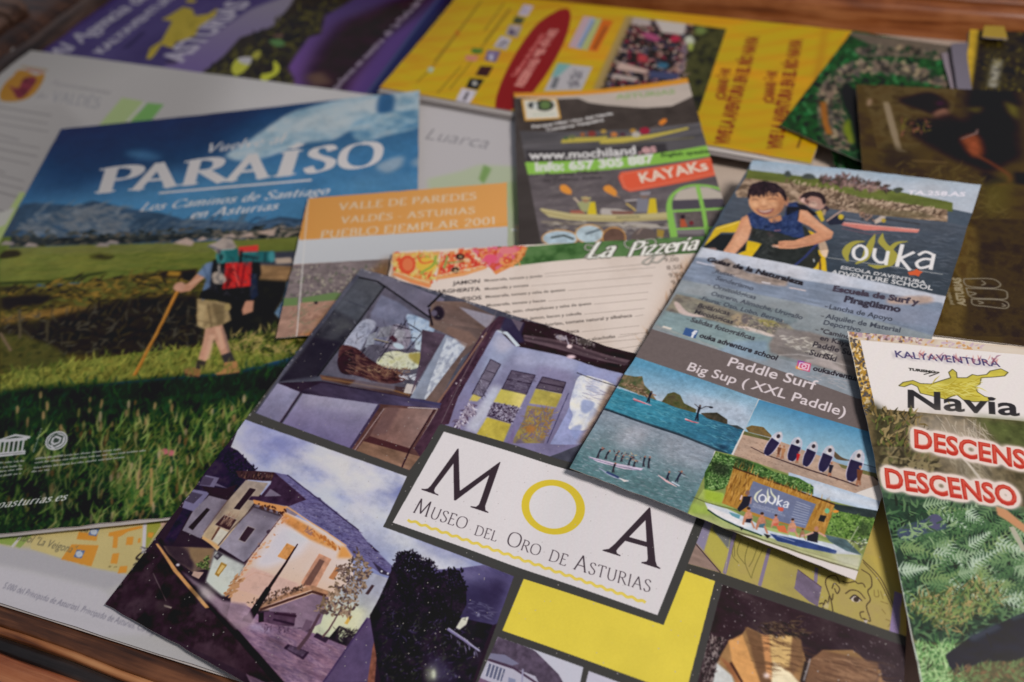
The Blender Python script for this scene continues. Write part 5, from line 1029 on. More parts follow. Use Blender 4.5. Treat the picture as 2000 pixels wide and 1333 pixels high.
    s.fill([(690, 350), (770, 400), (740, 510), (640, 575), (560, 575), (660, 520), (700, 440)], (146, 96, 72), soft=7, alpha=.75)
    s.ell((470, 452), 36, 26, (224, 174, 134), soft=5, alpha=.8); s.ell((640, 452), 48, 28, (220, 168, 130), soft=6, alpha=.8); s.ell((560, 425), 24, 34, (226, 176, 138), soft=4, alpha=.8); s.ell((520, 350), 60, 26, (206, 154, 118), soft=6, alpha=.7)
    s.line([(438, 408), (470, 398), (505, 406)], [5, 11, 6], (84, 54, 48), cv=True, alpha=.85, soft=1); s.line([(596, 402), (640, 392), (690, 404)], [6, 12, 6], (84, 54, 48), cv=True, alpha=.85, soft=1)
    s.line([(440, 372), (475, 362), (510, 370)], 9, (92, 62, 54), cv=True, alpha=.6, soft=1); s.line([(600, 366), (650, 354), (700, 366)], 9, (92, 62, 54), cv=True, alpha=.6, soft=1)
    s.line([(530, 462), (560, 472), (590, 458)], 8, (150, 98, 76), cv=True, alpha=.8, soft=1); s.line([(520, 440), (500, 490)], 6, (156, 104, 80), alpha=.5, soft=2); s.line([(610, 440), (668, 492)], 7, (150, 98, 74), alpha=.6, soft=2)
    s.fill([(488, 492), (560, 506), (655, 486), (630, 528), (565, 545), (510, 528)], (142, 82, 74), cv=True, soft=1); s.fill([(504, 500), (565, 511), (640, 496), (612, 518), (560, 526), (520, 516)], (200, 172, 158), cv=True, soft=1); s.line([(530, 552), (570, 558), (610, 550)], 6, (170, 116, 92), alpha=.6, soft=1)
    s.fill([(398, 380), (405, 300), (450, 242), (560, 215), (680, 240), (765, 310), (788, 420), (760, 410), (745, 370), (700, 330), (650, 345), (610, 320), (590, 345), (572, 322), (560, 385), (535, 350), (505, 378), (495, 345), (450, 372), (430, 350), (415, 400)], (46, 36, 40), tex=(.35, 6, .5))
    s.strokes([(410, 260), (700, 240), (780, 360), (700, 350), (420, 350)], 90, 44, 7, [(34, 26, 32), (72, 56, 58), (56, 42, 44)], ang=-80, spread=24, seed=8)
    # soft modelling of arms and cloth
    s.line([(930, 520), (1080, 640), (1180, 710)], 22, (226, 178, 146), soft=4, alpha=.5); s.line([(960, 640), (1090, 730), (1000, 780)], 14, (150, 98, 76), soft=4, alpha=.35); s.line([(400, 580), (330, 740), (250, 880)], 18, (222, 172, 138), soft=4, alpha=.5); s.line([(440, 690), (390, 800), (280, 930)], 14, (140, 92, 72), soft=4, alpha=.5)
    s.strokes([(420, 580), (620, 640), (760, 600), (870, 480), (900, 640), (900, 740), (480, 690)], 110, 50, 10, [(34, 46, 90), (66, 84, 140), (28, 36, 70), (84, 104, 156)], ang=40, spread=60, seed=61, alpha=.5); s.strokes([(460, 700), (640, 740), (610, 960), (540, 960)], 50, 80, 12, [(36, 38, 38), (66, 68, 64), (84, 86, 84)], ang=20, spread=50, seed=62, alpha=.4)
    s.line([(600, 720), (640, 760)], 30, (110, 80, 84), soft=3, alpha=.3); s.fill([(950, 400), (1000, 410), (990, 450)], (90, 60, 56), soft=1); s.line([(1010, 430), (1060, 440)], 6, (80, 56, 52)); s.line([(1000, 475), (1050, 480)], 7, (150, 86, 80), alpha=.7)
    s.develop(.5, tone=.06, blur=2); s.Z(); s.clip(None)
    s.text('TA.258.AS', (1771, 380), (1885, 384), (222, 214, 222), bold=.03, ky=.8, shear=.1)
    s.Z(1380, 310, K)
    # school logo
    o = (160, 150, 70); w = (222, 216, 214)
    s.Z(1300, 430, .3503)
    s.line([(905, 210), (1545, 303)], 5, (150, 150, 150))
    s.line([(1015, 230), (1004, 190), (1020, 150), (1060, 125), (1110, 120)], [10, 34, 26, 6], o, cv=True); s.line([(1060, 245), (1110, 215), (1130, 170), (1150, 120), (1168, 80)], [8, 30, 36, 26, 4], o, cv=True); s.line([(1210, 75), (1205, 120), (1240, 160), (1270, 200), (1250, 245), (1200, 262)], [4, 32, 30, 38, 30, 4], o, cv=True); s.line([(1350, 120), (1290, 130), (1250, 170), (1240, 210)], [4, 18, 26, 10], o, cv=True); s.line([(1130, 250), (1180, 262), (1240, 256)], [6, 26, 8], o, cv=True)
    s.line([(1082, 140), (1050, 165), (1052, 205), (1085, 222), (1118, 200), (1116, 160), (1085, 140)], 15, w, cv=True); s.line([(1168, 160), (1162, 205), (1188, 235), (1225, 230), (1240, 180)], 16, w, cv=True); s.line([(1240, 175), (1228, 250)], 15, w)
    s.line([(1320, 138), (1290, 258)], 18, w); s.line([(1385, 180), (1308, 215), (1362, 280)], 16, w); s.line([(1496, 192), (1478, 275)], 17, w); s.line([(1410, 195), (1450, 178), (1496, 196)], 15, w, cv=True); s.line([(1490, 222), (1440, 218), (1400, 240), (1420, 268), (1480, 255)], 15, w, cv=True)
    s.fill([(1350, 292), (1385, 282), (1400, 272), (1412, 282), (1435, 290), (1420, 300), (1412, 315), (1390, 308), (1360, 308)], (204, 92, 56))
    s.text("ESCOLA D'AVENTURA", (975, 272), (1450, 358), (206, 202, 202), bold=.03, ky=.82); s.text('ADVENTURE SCHOOL', (918, 300), (1488, 392), (206, 202, 202), bold=.03, ky=.95)
    # information band over pale surf photograph
    s.Z(); info = [(1386, 486), (1845, 575), (1800, 830), (1665, 775), (1260, 642), (1300, 560)]
    s.fill([(1350, 478), (1520, 519), (1690, 552), (1900, 590), (1672, 900), (1232, 632)], (140, 146, 156)); s.clip([(1350, 478), (1388, 487), (1880, 586), (1800, 860), (1664, 783), (1232, 628)])
    s.Z(1260, 480, K)
    s.fill([(560, 20), (2900, 500), (2900, 1500), (0, 800)], (150, 156, 166), grad=((128, 134, 138), (1300, 200), (1100, 900)), tex=(.05, 20, 4))
    s.fill([(570, 20), (2950, 500), (2900, 640), (480, 140)], (186, 188, 202), soft=3)
    s.fill([(480, 110), (660, 130), (1500, 330), (2900, 560), (2900, 900), (1900, 640), (340, 330)], (124, 134, 158), tex=(.14, 8, 8), soft=2); s.fill([(1900, 540), (2900, 640), (2900, 820), (1900, 640)], (140, 146, 172), alpha=.7, soft=5)
    s.fill([(640, 170), (800, 120), (1000, 260), (1400, 340), (1380, 400), (1100, 370), (700, 250)], (154, 138, 130), soft=3, tex=(.3, 10, 2)); s.line([(500, 160), (680, 200)], 14, (196, 192, 204), soft=1); s.line([(1140, 355), (1220, 370)], 14, (206, 200, 204)); s.line([(1410, 410), (1570, 440)], 14, (196, 180, 178), soft=1)
    s.fill([(2400, 510), (2760, 490), (2780, 560), (2400, 570)], (176, 152, 140), soft=4, cv=True)
    s.fill([(320, 460), (1400, 640), (1500, 740), (1300, 800), (120, 760), (200, 620)], (118, 128, 134), soft=3, tex=(.1, 12, 3)); s.fill([(300, 470), (520, 520), (900, 640), (1400, 770), (1500, 860), (1280, 890), (900, 800), (500, 690), (190, 640)], [(104, 96, 90), (128, 120, 108), (146, 138, 120)], tex=(2, 14, 1.4), soft=2)
    s.fill([(280, 560), (330, 560), (420, 650), (600, 690), (420, 690), (330, 650)], (190, 168, 160), soft=1, cv=True); s.fill([(830, 690), (900, 660), (990, 700), (1000, 800), (900, 790)], (160, 142, 118), soft=2); s.ell((970, 720), 34, 50, (104, 96, 96), soft=2); s.fill([(1080, 720), (1250, 730), (1330, 790), (1180, 790)], (146, 136, 84), soft=2); s.fill([(840, 780), (1000, 790), (1290, 880), (1240, 890), (1000, 850)], (204, 186, 176), soft=1)
    s.strokes([(800, 680), (1400, 740), (1350, 860), (860, 800)], 120, 30, 12, [(110, 98, 96), (176, 158, 140), (90, 84, 88)], ang=-15, spread=40, seed=9, alpha=.7)
    s.fill([(110, 760), (200, 640), (900, 800), (1250, 900), (1200, 1120), (900, 1060), (300, 880)], (132, 148, 150), soft=3, tex=(.08, 10, 5)); s.fill([(850, 930), (1200, 930), (1180, 1130), (700, 1040)], (134, 154, 180), alpha=.8, soft=5); s.line([(175, 790), (255, 815)], 22, (206, 196, 186)); s.line([(120, 790), (440, 900), (700, 1000)], 12, (166, 156, 150), soft=2, alpha=.7)
    s.fill([(1300, 800), (1600, 840), (2100, 1000), (2100, 1300), (1220, 1040), (1210, 960)], (132, 122, 118), tex=(.15, 10, 4), soft=3)
    s.strokes([(1300, 880), (1560, 900), (1760, 1020), (1900, 1100), (1700, 1100), (1340, 960)], 90, 70, 12, [(176, 168, 156), (150, 140, 130), (196, 186, 176)], ang=-12, spread=14, seed=10, alpha=.8); s.line([(1300, 1070), (1500, 1060), (1700, 1100), (2000, 1180)], 12, (176, 166, 162), soft=1, alpha=.8)
    s.fill([(1560, 1110), (1700, 1100), (1800, 1120), (2000, 1260), (1560, 1130)], (190, 176, 172), soft=2, alpha=.6); s.strokes([(1500, 1260), (1660, 1200), (2010, 1290), (2000, 1400)], 30, 90, 7, [(196, 180, 178), (170, 160, 160)], ang=-18, spread=12, seed=11, alpha=.6)
    s.develop(.8, seed=15); t = (54, 50, 56); t2 = (66, 70, 84)
    s.text('Guías de la Naturaleza', (593, 150), (1535, 388), (44, 40, 44), bold=.05, ky=0.95)
    for st, a, b in (('Rutas:', (678, 265), (858, 308)), ('Senderismo', (682, 330), (1046, 438)), ('Ornitológicas', (655, 412), (1072, 525)), ('Ostrero, Alimoche, Urugallo', (636, 482), (1528, 722)), ('Fauna: Oso, Lobo, Berrea', (548, 530), (1335, 750)), ('Botánicas', (508, 598), (815, 682)), ('Micológicas', (474, 662), (850, 765)), ('Salidas fotográficas', (437, 738), (1060, 925))):
        s.text(st, a, b, t2 if a[1] < 560 else t, bold=.018, ky=1.05)
    for p in ((652, 262), (612, 382), (525, 512), (482, 575), (450, 640), (405, 715)): s.line([p, (p[0] + 24, p[1] + 6)], 7, t, alpha=.7)
    s.fill([(395, 800), (520, 830), (490, 905), (365, 868)], (62, 92, 160)); s.text('f', (440, 888), (482, 900), (226, 224, 230), bold=.06, up=(470, 822)); s.text('ouka adventure school', (522, 892), (1278, 1120), (44, 40, 46), bold=.03, ky=1.12)
    # instagram-style camera badge
    s.fill([(1490, 1120), (1620, 1150), (1605, 1235), (1470, 1200)], (196, 90, 120)); s.fill([(1470, 1170), (1540, 1215), (1470, 1200)], (230, 160, 70), soft=1); s.fill([(1490, 1120), (1560, 1136), (1500, 1160)], (130, 70, 170), soft=1); s.line([(1512, 1140), (1600, 1162), (1585, 1216), (1496, 1192), (1512, 1140)], 8, (240, 226, 232)); s.ell((1550, 1178), 24, 20, (240, 226, 232)); s.ell((1550, 1178), 15, 12, (190, 84, 120)); s.text('oukadventure', (1632, 1215), (2120, 1335), (44, 40, 46), bold=.03, ky=1.10)
    s.Z(1300, 430, .3503)
    s.text('Escuela de Surf y', (930, 395), (1412, 475), (70, 62, 74), bold=.05, ky=0.98); s.text('Piragüismo', (992, 455), (1308, 515), (60, 56, 70), bold=.05, ky=1.04)
    for st, a, b in (('Lancha de Apoyo', (910, 495), (1262, 565)), ('Alquiler de Material', (888, 548), (1306, 628)), ('Deportivo', (878, 582), (1085, 625)), ('"Camino Norte"', (858, 628), (1180, 700)), ('en Kayak', (858, 668), (1050, 712)), ('Paddle Surf', (818, 705), (1075, 765)), ('SurfSki', (798, 750), (948, 790))): s.text(st, a, b, t2 if a[1] < 600 else t, bold=.02, ky=1.10)
    for p in ((888, 482), (866, 535), (836, 612), (778, 740)): s.line([p, (p[0] + 16, p[1] + 3)], 5, t, alpha=.7)
    s.clip(None)
    # grey banner
    s.Z(); s.fill([(1260, 640), (1345, 665), (1500, 716), (1668, 776), (1755, 830), (1680, 840), (1340, 738), (1240, 706), (1230, 690)], (108, 96, 94), tex=(.04, 6, 1)); s.fill([(1257, 640), (1770, 790), (1770, 900), (1225, 700)], (108, 96, 94)) if False else None
    s.fill([(1262, 639), (1672, 778), (1790, 800), (1790, 900), (1640, 826), (1225, 700)], (108, 96, 94), tex=(.05, 5, 1))
    s.Z(1300, 430, .3503); s.text('Paddle Surf', (342, 812), (832, 950), (214, 200, 202), bold=.012, ky=.96); s.text('Big Sup ( XXL Paddle)', (116, 836), (996, 1098), (214, 200, 202), bold=.012, ky=.96)
    # --- paddle boards at sea
    s.Z(1100, 700, K); left = [(700, -10), (1910, 400), (1660, 950), (1490, 905), (1310, 1333), (1260, 1420), (60, 1070)]
    left = [(690, -20), (1915, 395), (1765, 720), (1490, 1300), (1310, 1540), (40, 1075)]
    s.fill([(640, -34), (1905, 398), (1770, 705), (440, 270)], (92, 146, 186), grad=((170, 182, 200), (1100, 120), (1000, 420))); s.clip([(640, -34), (700, -12), (1908, 398), (1330, 1560), (0, 1060)])
    s.fill([(1150, 330), (1800, 480), (1780, 640), (1560, 580), (1300, 480)], (172, 180, 200), alpha=.7, soft=9)
    s.fill([(420, 260), (880, 400), (1300, 530), (1780, 705), (1640, 960), (1150, 780), (300, 450)], (62, 128, 156), tex=(.16, 7, 8), grad=((54, 98, 132), (900, 500), (1550, 860)))
    s.strokes([(520, 290), (1770, 710), (1640, 950), (400, 490)], 420, 60, 5, [(50, 112, 142), (86, 150, 172), (44, 92, 124), (100, 160, 180)], ang=-18, spread=6, seed=12, alpha=.8)
    s.fill([(395, 480), (700, 590), (1150, 740), (1660, 950), (1480, 900), (780, 660), (380, 520)], (44, 56, 70), soft=1); s.fill([(1480, 830), (1620, 860), (1560, 900)], (36, 60, 90), soft=3)
    s.fill([(280, 460), (780, 640), (1170, 770), (1480, 895), (1300, 1400), (1310, 1560), (-40, 1050)], (132, 142, 158), tex=(.1, 7, 7), grad=((88, 118, 124), (800, 700), (560, 1130)))
    s.fill([(700, 640), (860, 680), (760, 900), (560, 880), (480, 760)], (170, 166, 178), alpha=.6, soft=12); s.fill([(1000, 760), (1450, 900), (1350, 1100), (900, 950)], (150, 154, 170), alpha=.6, soft=12)
    s.strokes([(390, 520), (1480, 900), (1320, 1540), (60, 1070)], 900, 46, 5, [(120, 132, 148), (156, 164, 178), (104, 118, 132), (176, 182, 196)], ang=-18, spread=7, seed=13, alpha=.6)
    s.strokes([(140, 880), (700, 1060), (1380, 1200), (1320, 1540), (60, 1070)], 420, 50, 6, [(86, 112, 118), (112, 144, 146), (74, 98, 106)], ang=-18, spread=8, seed=14, alpha=.55)
    s.fill([(530, 270), (600, 160), (700, 180), (770, 175), (790, 260), (850, 320), (910, 410), (760, 360)], [(74, 84, 56), (104, 96, 70), (140, 116, 92)], tex=(2, 10, 1)); s.strokes([(540, 230), (700, 270), (900, 400), (760, 350)], 70, 40, 10, [(160, 130, 108), (96, 76, 60)], ang=-20, spread=30, seed=15)
    s.fill([(960, 425), (1020, 345), (1080, 330), (1140, 360), (1180, 440), (1300, 500), (1290, 535), (1100, 480)], [(66, 72, 46), (92, 90, 58), (84, 74, 56)], tex=(2, 10, 1)); s.fill([(1340, 535), (1500, 530), (1600, 600), (1600, 645), (1400, 585)], [(56, 54, 46), (80, 70, 58)], tex=(2, 8, 1)); s.fill([(1620, 650), (1700, 655), (1770, 700), (1700, 690)], (64, 70, 72))
    s.line([(685, 395), (760, 425), (860, 462)], [16, 16, 6], (204, 150, 158)); s.line([(690, 408), (800, 445)], 7, (180, 70, 84)); s.line([(1190, 592), (1260, 620), (1325, 632)], [16, 14, 6], (216, 170, 176)); s.line([(1195, 602), (1310, 634)], 6, (190, 60, 70))
    for x, y, h, l in ((815, 430, 100, 42), (1290, 605, 140, 40)):
        s.line([(x, y), (x + l * .6, y - h * .5), (x + l, y - h * .92)], [10, 16, 22], (38, 38, 50)); s.line([(x + 24, y + 6), (x + l * .6, y - h * .5)], 12, (38, 38, 50)); s.ell((x + l * 1.1, y - h), 9, 12, (90, 70, 64))
    s.line([(1325, 500), (1390, 470), (1450, 478)], 7, (60, 56, 62)); s.ell((1440, 480), 22, 9, (44, 44, 54), rot=10); s.line([(1280, 445), (1330, 490)], 6, (70, 62, 66)); s.line([(870, 350), (905, 365)], 12, (150, 116, 100))
    s.fill([(235, 955), (500, 1020), (780, 1075), (760, 1095), (600, 1085), (330, 1010)], (192, 178, 198)); s.line([(250, 970), (520, 1050), (740, 1092)], 6, (104, 100, 130)); s.line([(350, 1072), (500, 1160), (640, 1200)], [10, 22, 8], (150, 160, 190)); s.line([(430, 1110), (540, 1165)], 20, (58, 74, 130)); s.fill([(540, 1165), (650, 1195), (600, 1205)], (216, 206, 204))
    for x, y, h, l in ((325, 975, 100, 60), (405, 985, 80, 50), (495, 1000, 90, 50), (560, 1010, 60, 30), (630, 1045, 80, 40), (680, 1060, 60, 30), (775, 1060, 100, 24), (825, 1075, 110, 20), (480, 1115, 90, 30)):
        s.line([(x, y), (x + l * .4, y - h * .5), (x + l * .8, y - h * .9)], [8, 13, 18], (44, 46, 60)); s.line([(x + 16, y), (x + l * .4, y - h * .5)], 9, (60, 54, 66)); s.ell((x + l, y - h), 9, 10, (146, 104, 92))
    s.line([(370, 900), (405, 880)], 9, (96, 60, 60)); s.strokes([(480, 900), (760, 950), (760, 1020), (500, 960)], 30, 24, 8, [(150, 110, 96), (70, 60, 70), (176, 160, 130)], ang=30, spread=60, seed=16)
    s.line([(925, 1140), (1010, 1200), (1110, 1255)], [8, 22, 6], (214, 176, 180)); s.line([(1060, 1205), (1135, 1245)], 13, (196, 204, 226))
    for x, y, h, l in ((1005, 1185, 75, 30), (1095, 1205, 100, 60)):
        s.line([(x, y), (x + l * .5, y - h * .5), (x + l * .9, y - h * .9)], [9, 15, 16], (44, 46, 72)); s.line([(x + 20, y + 6), (x + l * .5, y - h * .5)], 9, (44, 46, 66)); s.ell((x + l, y - h), 10, 11, (150, 108, 92))
    s.line([(1120, 1100), (1190, 1140)], 6, (90, 70, 70)); s.develop(.35, tone=.08, blur=1, grain=.09, seed=35); s.clip(None)
    # --- beach with boards
    s.Z(1420, 740, .16); bp = [(390, 255), (1760, 655), (1920, 1270), (1500, 1420), (75, 935)]
    s.fill(bp, (72, 132, 184), grad=((150, 182, 204), (900, 380), (760, 760))); s.clip(bp)
    s.fill([(200, 640), (560, 730), (1000, 900), (1400, 1010), (1850, 1120), (1850, 1500), (0, 1000), (150, 740)], (176, 148, 130), tex=(.12, 8, 3)); s.fill([(205, 640), (540, 730), (520, 760), (190, 680)], (92, 90, 56), tex=(.3, 8, 3)); s.fill([(230, 600), (300, 570), (440, 590), (540, 690), (540, 720), (260, 650)], [(84, 70, 44), (120, 98, 62), (104, 86, 56)], tex=(2, 8, 1))
    s.fill([(1100, 890), (1380, 960), (1840, 1100), (1840, 1180), (1380, 1040), (1100, 930)], (142, 166, 192)); s.fill([(1300, 880), (1400, 960), (1500, 1000), (1330, 980)], (96, 82, 66), cv=True); s.fill([(1360, 1040), (1840, 1160), (1840, 1210), (1400, 1090)], (110, 106, 70)); s.line([(1480, 990), (1830, 1090)], 9, (74, 84, 104)); s.fill([(1780, 1190), (1860, 1230), (1840, 1250)], (50, 38, 38))
    s.strokes([(150, 700), (500, 800), (800, 1000), (1800, 1300), (1500, 1420), (75, 935)], 260, 30, 5, [(156, 126, 110), (190, 164, 146), (140, 112, 98)], ang=-18, spread=20, seed=17)
    s.line([(290, 835), (480, 930), (900, 1080), (1400, 1240), (1600, 1310)], [8, 14, 14], (58, 40, 44))
    for x, y, h, l, wd in ((545, 820, 310, 160, 118), (815, 890, 320, 90, 130), (1000, 950, 330, 110, 120), (1200, 1010, 350, 110, 130), (1550, 1105, 420, 110, 160)):
        a, b = (x - l * .5, y + h * .38), (x + l * .75, y - h * .62 + 20); m = ((a[0] + b[0]) / 2, (a[1] + b[1]) / 2)
        d = np.array([b[0] - a[0], b[1] - a[1]]) / math.hypot(b[0] - a[0], b[1] - a[1]); n = np.array([-d[1], d[0]]); H = math.hypot(b[0] - a[0], b[1] - a[1]) / 2
        def sh(f0, f1, k, c):
            tt = np.linspace(f0, f1, 14); pr = np.sqrt(np.clip(1 - np.abs(tt) ** 2.6, 0, 1)) * wd * .5 * k
            L = [np.array(m) + d * H * t_ + n * w_ for t_, w_ in zip(tt, pr)]; Rr = [np.array(m) + d * H * t_ - n * w_ for t_, w_ in zip(tt, pr)]
            s.fill(L + Rr[::-1], c)
        sh(-1, 1, 1.12, (196, 186, 206)); sh(-.93, .98, .95, (176, 180, 196)); sh(-.93, .28, .96, (46, 42, 78)); sh(.35, .9, .5, (204, 196, 200)); s.ell(np.array(m) + d * H * .62, 22, 26, (60, 54, 62), rot=20)
    for x, y, h, c in ((670, 980, 150, (170, 120, 86)), (620, 960, 140, (110, 70, 54)), (850, 1030, 130, (190, 44, 44)), (1250, 1190, 160, (44, 40, 56)), (1600, 1300, 220, (110, 66, 46))): figure(s, (x, y), h, 26, (160, 108, 84), c, .3)
    s.develop(.3, tone=.06, seed=55); s.clip(None)
    # --- group in front of the hut
    s.Z(1340, 870, K); gp = [(290, 55), (460, 95), (1240, 360), (1890, 560), (1900, 620), (1660, 1330), (0, 690)]
    s.fill(gp, (128, 138, 80)); s.clip([(300, 45), (470, 98), (1960, 566), (1700, 1350), (-30, 668)])
    s.fill([(1000, 250), (1900, 540), (1880, 660), (1000, 440)], (176, 188, 210), tex=(.1, 10, 2)); s.fill([(1240, 360), (1880, 560), (1850, 620), (1240, 460)], (206, 208, 218), soft=4, alpha=.7)
    s.fill([(200, 40), (700, 180), (860, 260), (1100, 320), (1240, 400), (1240, 480), (700, 330), (460, 220), (380, 420), (180, 470), (180, 300)], [(44, 66, 34), (78, 112, 58), (58, 84, 44)], tex=(2.2, 10, 1)); s.strokes([(240, 60), (640, 180), (860, 270), (1240, 400), (1230, 470), (700, 320), (400, 230), (420, 400), (190, 440), (200, 300)], 800, 22, 9, [(96, 136, 70), (126, 160, 92), (60, 88, 46), (40, 56, 34), (146, 172, 110)], ang=60, spread=80, seed=18)
    s.fill([(250, 150), (430, 200), (420, 300), (300, 290), (240, 250)], (36, 40, 34), alpha=.7, soft=5); s.fill([(480, 100), (640, 160), (620, 250), (500, 200)], (40, 46, 34), alpha=.6, soft=4)
    s.fill([(1380, 560), (1880, 640), (1820, 800), (1480, 640)], (48, 58, 58), tex=(.3, 10, 2)); s.fill([(1480, 640), (1850, 720), (1780, 960), (1340, 860), (1400, 700)], [(66, 96, 42), (104, 136, 62), (86, 116, 52)], tex=(2.2, 10, 1)); s.strokes([(1450, 650), (1850, 720), (1760, 960), (1360, 860)], 420, 26, 9, [(120, 152, 74), (70, 100, 46), (44, 62, 34), (140, 166, 92)], ang=60, spread=70, seed=19)
    s.fill([(1700, 740), (1800, 760), (1790, 900), (1650, 880)], (40, 52, 36), alpha=.6, soft=5)
    s.fill([(170, 430), (360, 470), (480, 640), (600, 760), (1300, 900), (1720, 1060), (1650, 1330), (0, 700), (60, 600)], (150, 164, 92), tex=(.14, 12, 3), grad=((180, 178, 140), (600, 700), (560, 960))); s.fill([(180, 430), (370, 470), (350, 570), (180, 530)], (150, 172, 62), soft=3); s.fill([(60, 560), (200, 600), (240, 680), (30, 660)], (150, 170, 80), soft=4)
    s.fill([(460, 225), (1450, 580), (1350, 880), (1250, 850), (700, 700), (350, 565)], (168, 122, 56), tex=(.1, 6, 1)); s.strokes([(460, 230), (650, 300), (600, 620), (360, 560)], 90, 110, 7, [(142, 96, 42), (190, 146, 78), (120, 80, 38)], ang=70, spread=4, seed=20); s.strokes([(1280, 560), (1440, 600), (1340, 860), (1200, 820)], 60, 90, 7, [(142, 96, 42), (190, 146, 78)], ang=72, spread=4, seed=21); s.line([(455, 215), (1450, 578)], 16, (74, 50, 34)); s.strokes([(640, 300), (1250, 520), (1240, 570), (640, 350)], 120, 60, 6, [(142, 96, 42), (190, 146, 78)], ang=72, spread=6, seed=22)
    s.fill([(655, 350), (1265, 575), (1160, 810), (900, 740), (610, 640), (600, 480)], (110, 118, 158)); g = (206, 208, 190)
    s.line([(700, 560), (672, 520), (690, 470), (740, 430)], [8, 20, 18, 6], g, cv=True); s.line([(770, 570), (800, 520), (795, 470), (800, 420)], [8, 22, 16, 4], g, cv=True); s.line([(825, 415), (835, 470), (870, 520), (840, 580)], [4, 18, 22, 8], g, cv=True)
    w = (222, 222, 230); s.line([(745, 480), (715, 500), (715, 540), (745, 555), (775, 535), (773, 500), (745, 480)], 14, w, cv=True); s.line([(815, 500), (805, 540), (830, 565), (860, 555), (868, 520)], 14, w, cv=True); s.line([(905, 490), (885, 585)], 13, w); s.line([(940, 535), (895, 555), (925, 595)], 12, w); s.line([(998, 560), (985, 610)], 13, w); s.line([(955, 560), (985, 550), (1000, 575), (960, 580), (950, 600), (985, 605)], 10, w, cv=True); s.fill([(895, 600), (950, 610), (945, 645), (900, 640)], (196, 92, 74))
    s.text("ESCOLA D'AVENTURA", (655, 580), (940, 665), (150, 156, 186), bold=.03); s.text('ADVENTURE SCHOOL', (640, 600), (970, 700), (150, 156, 186), bold=.03)
    for i in range(9): s.line([(1075 - i * 8, 550 + i * 24), (1215 - i * 6, 600 + i * 22)], 6, (180, 186, 206), alpha=.8)
    s.ell((1375, 640), 24, 26, (110, 170, 130)); s.fill([(1310, 680), (1370, 690), (1345, 750), (1290, 735)], (36, 34, 40)); s.ell((1460, 645), 30, 14, (214, 140, 60))
    s.line([(60, 500), (200, 560), (520, 640)], 8, (60, 60, 40), alpha=.7); s.fill([(180, 555), (400, 620), (620, 720), (800, 830), (1000, 880), (1240, 920), (1600, 1000), (1700, 1070), (1480, 1060), (1100, 990), (820, 900), (560, 810), (340, 720), (220, 640)], (196, 200, 210)); s.fill([(200, 590), (440, 680), (640, 790), (560, 800), (320, 690), (220, 640)], (220, 214, 214), soft=1); s.fill([(415, 650), (530, 680), (520, 720), (450, 690)], (104, 150, 166))
    s.line([(210, 630), (300, 690), (500, 790), (740, 880)], 14, (38, 58, 46)); s.fill([(820, 860), (1000, 900), (1250, 950), (1470, 1030), (1460, 1062), (1150, 1000), (880, 930)], (52, 72, 140), tex=(.15, 6, 2)); s.line([(880, 880), (1060, 940)], 10, (180, 190, 220), alpha=.6); s.line([(1000, 880), (1440, 1010)], 14, (206, 214, 230)); s.fill([(1350, 870), (1560, 920), (1720, 1075), (1560, 1030), (1400, 940)], (84, 104, 110), tex=(.3, 8, 2))
    for x, y, sz, sk, cl in ((600, 690, 74, (190, 132, 106), (44, 44, 62)), (730, 740, 74, (184, 124, 98), (80, 110, 126)), (868, 740, 56, (200, 130, 106), (196, 96, 70)), (1030, 790, 66, (196, 140, 112), (190, 130, 140)), (1130, 860, 40, (150, 110, 80), (200, 150, 150))):
        s.fill([(x - sz * .5, y), (x - sz * .2, y - sz * .55), (x + sz * .5, y - sz * .5), (x + sz * .7, y + sz * .2), (x + sz * .5, y + sz * .9), (x - sz * .6, y + sz * .8)], sk, tex=(.2, 6, 1)); s.fill([(x - sz * .2, y + sz * .4), (x + sz * .6, y + sz * .3), (x + sz * .4, y + sz * .9), (x - sz * .3, y + sz * .8)], cl); s.ell((x + sz * .15, y - sz * .85), sz * .25, sz * .32, sk); s.ell((x + sz * .15, y - sz * 1.0), sz * .24, sz * .18, (60, 44, 40)); s.line([(x - sz * .4, y + sz * .1), (x - sz * .6, y + sz * 1.1)], sz * .22, sk); s.line([(x + sz * .5, y + sz * .7), (x + sz * .9, y + sz * 1.6)], sz * .24, sk)
    s.fill([(880, 790), (960, 780), (990, 860), (900, 840)], (206, 110, 70)); s.fill([(760, 860), (830, 880), (800, 910)], (40, 40, 46)); s.fill([(520, 790), (560, 800), (540, 830)], (40, 40, 46))
    s.fill([(1180, 870), (1240, 840), (1290, 850), (1280, 950), (1180, 930)], (30, 28, 52)); s.ell((1270, 815), 22, 26, (176, 124, 100)); s.line([(1160, 880), (1240, 850)], 18, (206, 160, 136)); s.line([(1290, 850), (1360, 890)], 20, (196, 150, 130))
    s.fill([(560, 500), (640, 500), (610, 590), (520, 650), (500, 620), (540, 560)], (38, 34, 52)); s.ell((600, 465), 20, 26, (130, 96, 84)); s.line([(545, 490), (530, 530)], 16, (206, 176, 176)); s.line([(635, 510), (630, 570)], 12, (170, 130, 120))
    s.strokes([(1620, 880), (1760, 920), (1740, 1010), (1590, 960)], 40, 40, 7, [(226, 226, 220), (60, 66, 60)], ang=0, spread=60, seed=23); s.line([(1680, 790), (1590, 950)], 7, (180, 180, 160))
    s.line([(40, 690), (300, 790), (640, 880), (1000, 1010), (1300, 1110), (1690, 1225)], 11, (84, 76, 56)); s.line([(860, 940), (1250, 1060), (1690, 1190)], 8, (140, 134, 100), alpha=.7); s.fill([(1400, 1050), (1720, 1080), (1690, 1200), (1500, 1150)], (190, 186, 170), soft=4, alpha=.7)
    s.develop(.3, tone=.06, seed=65); s.clip(None)
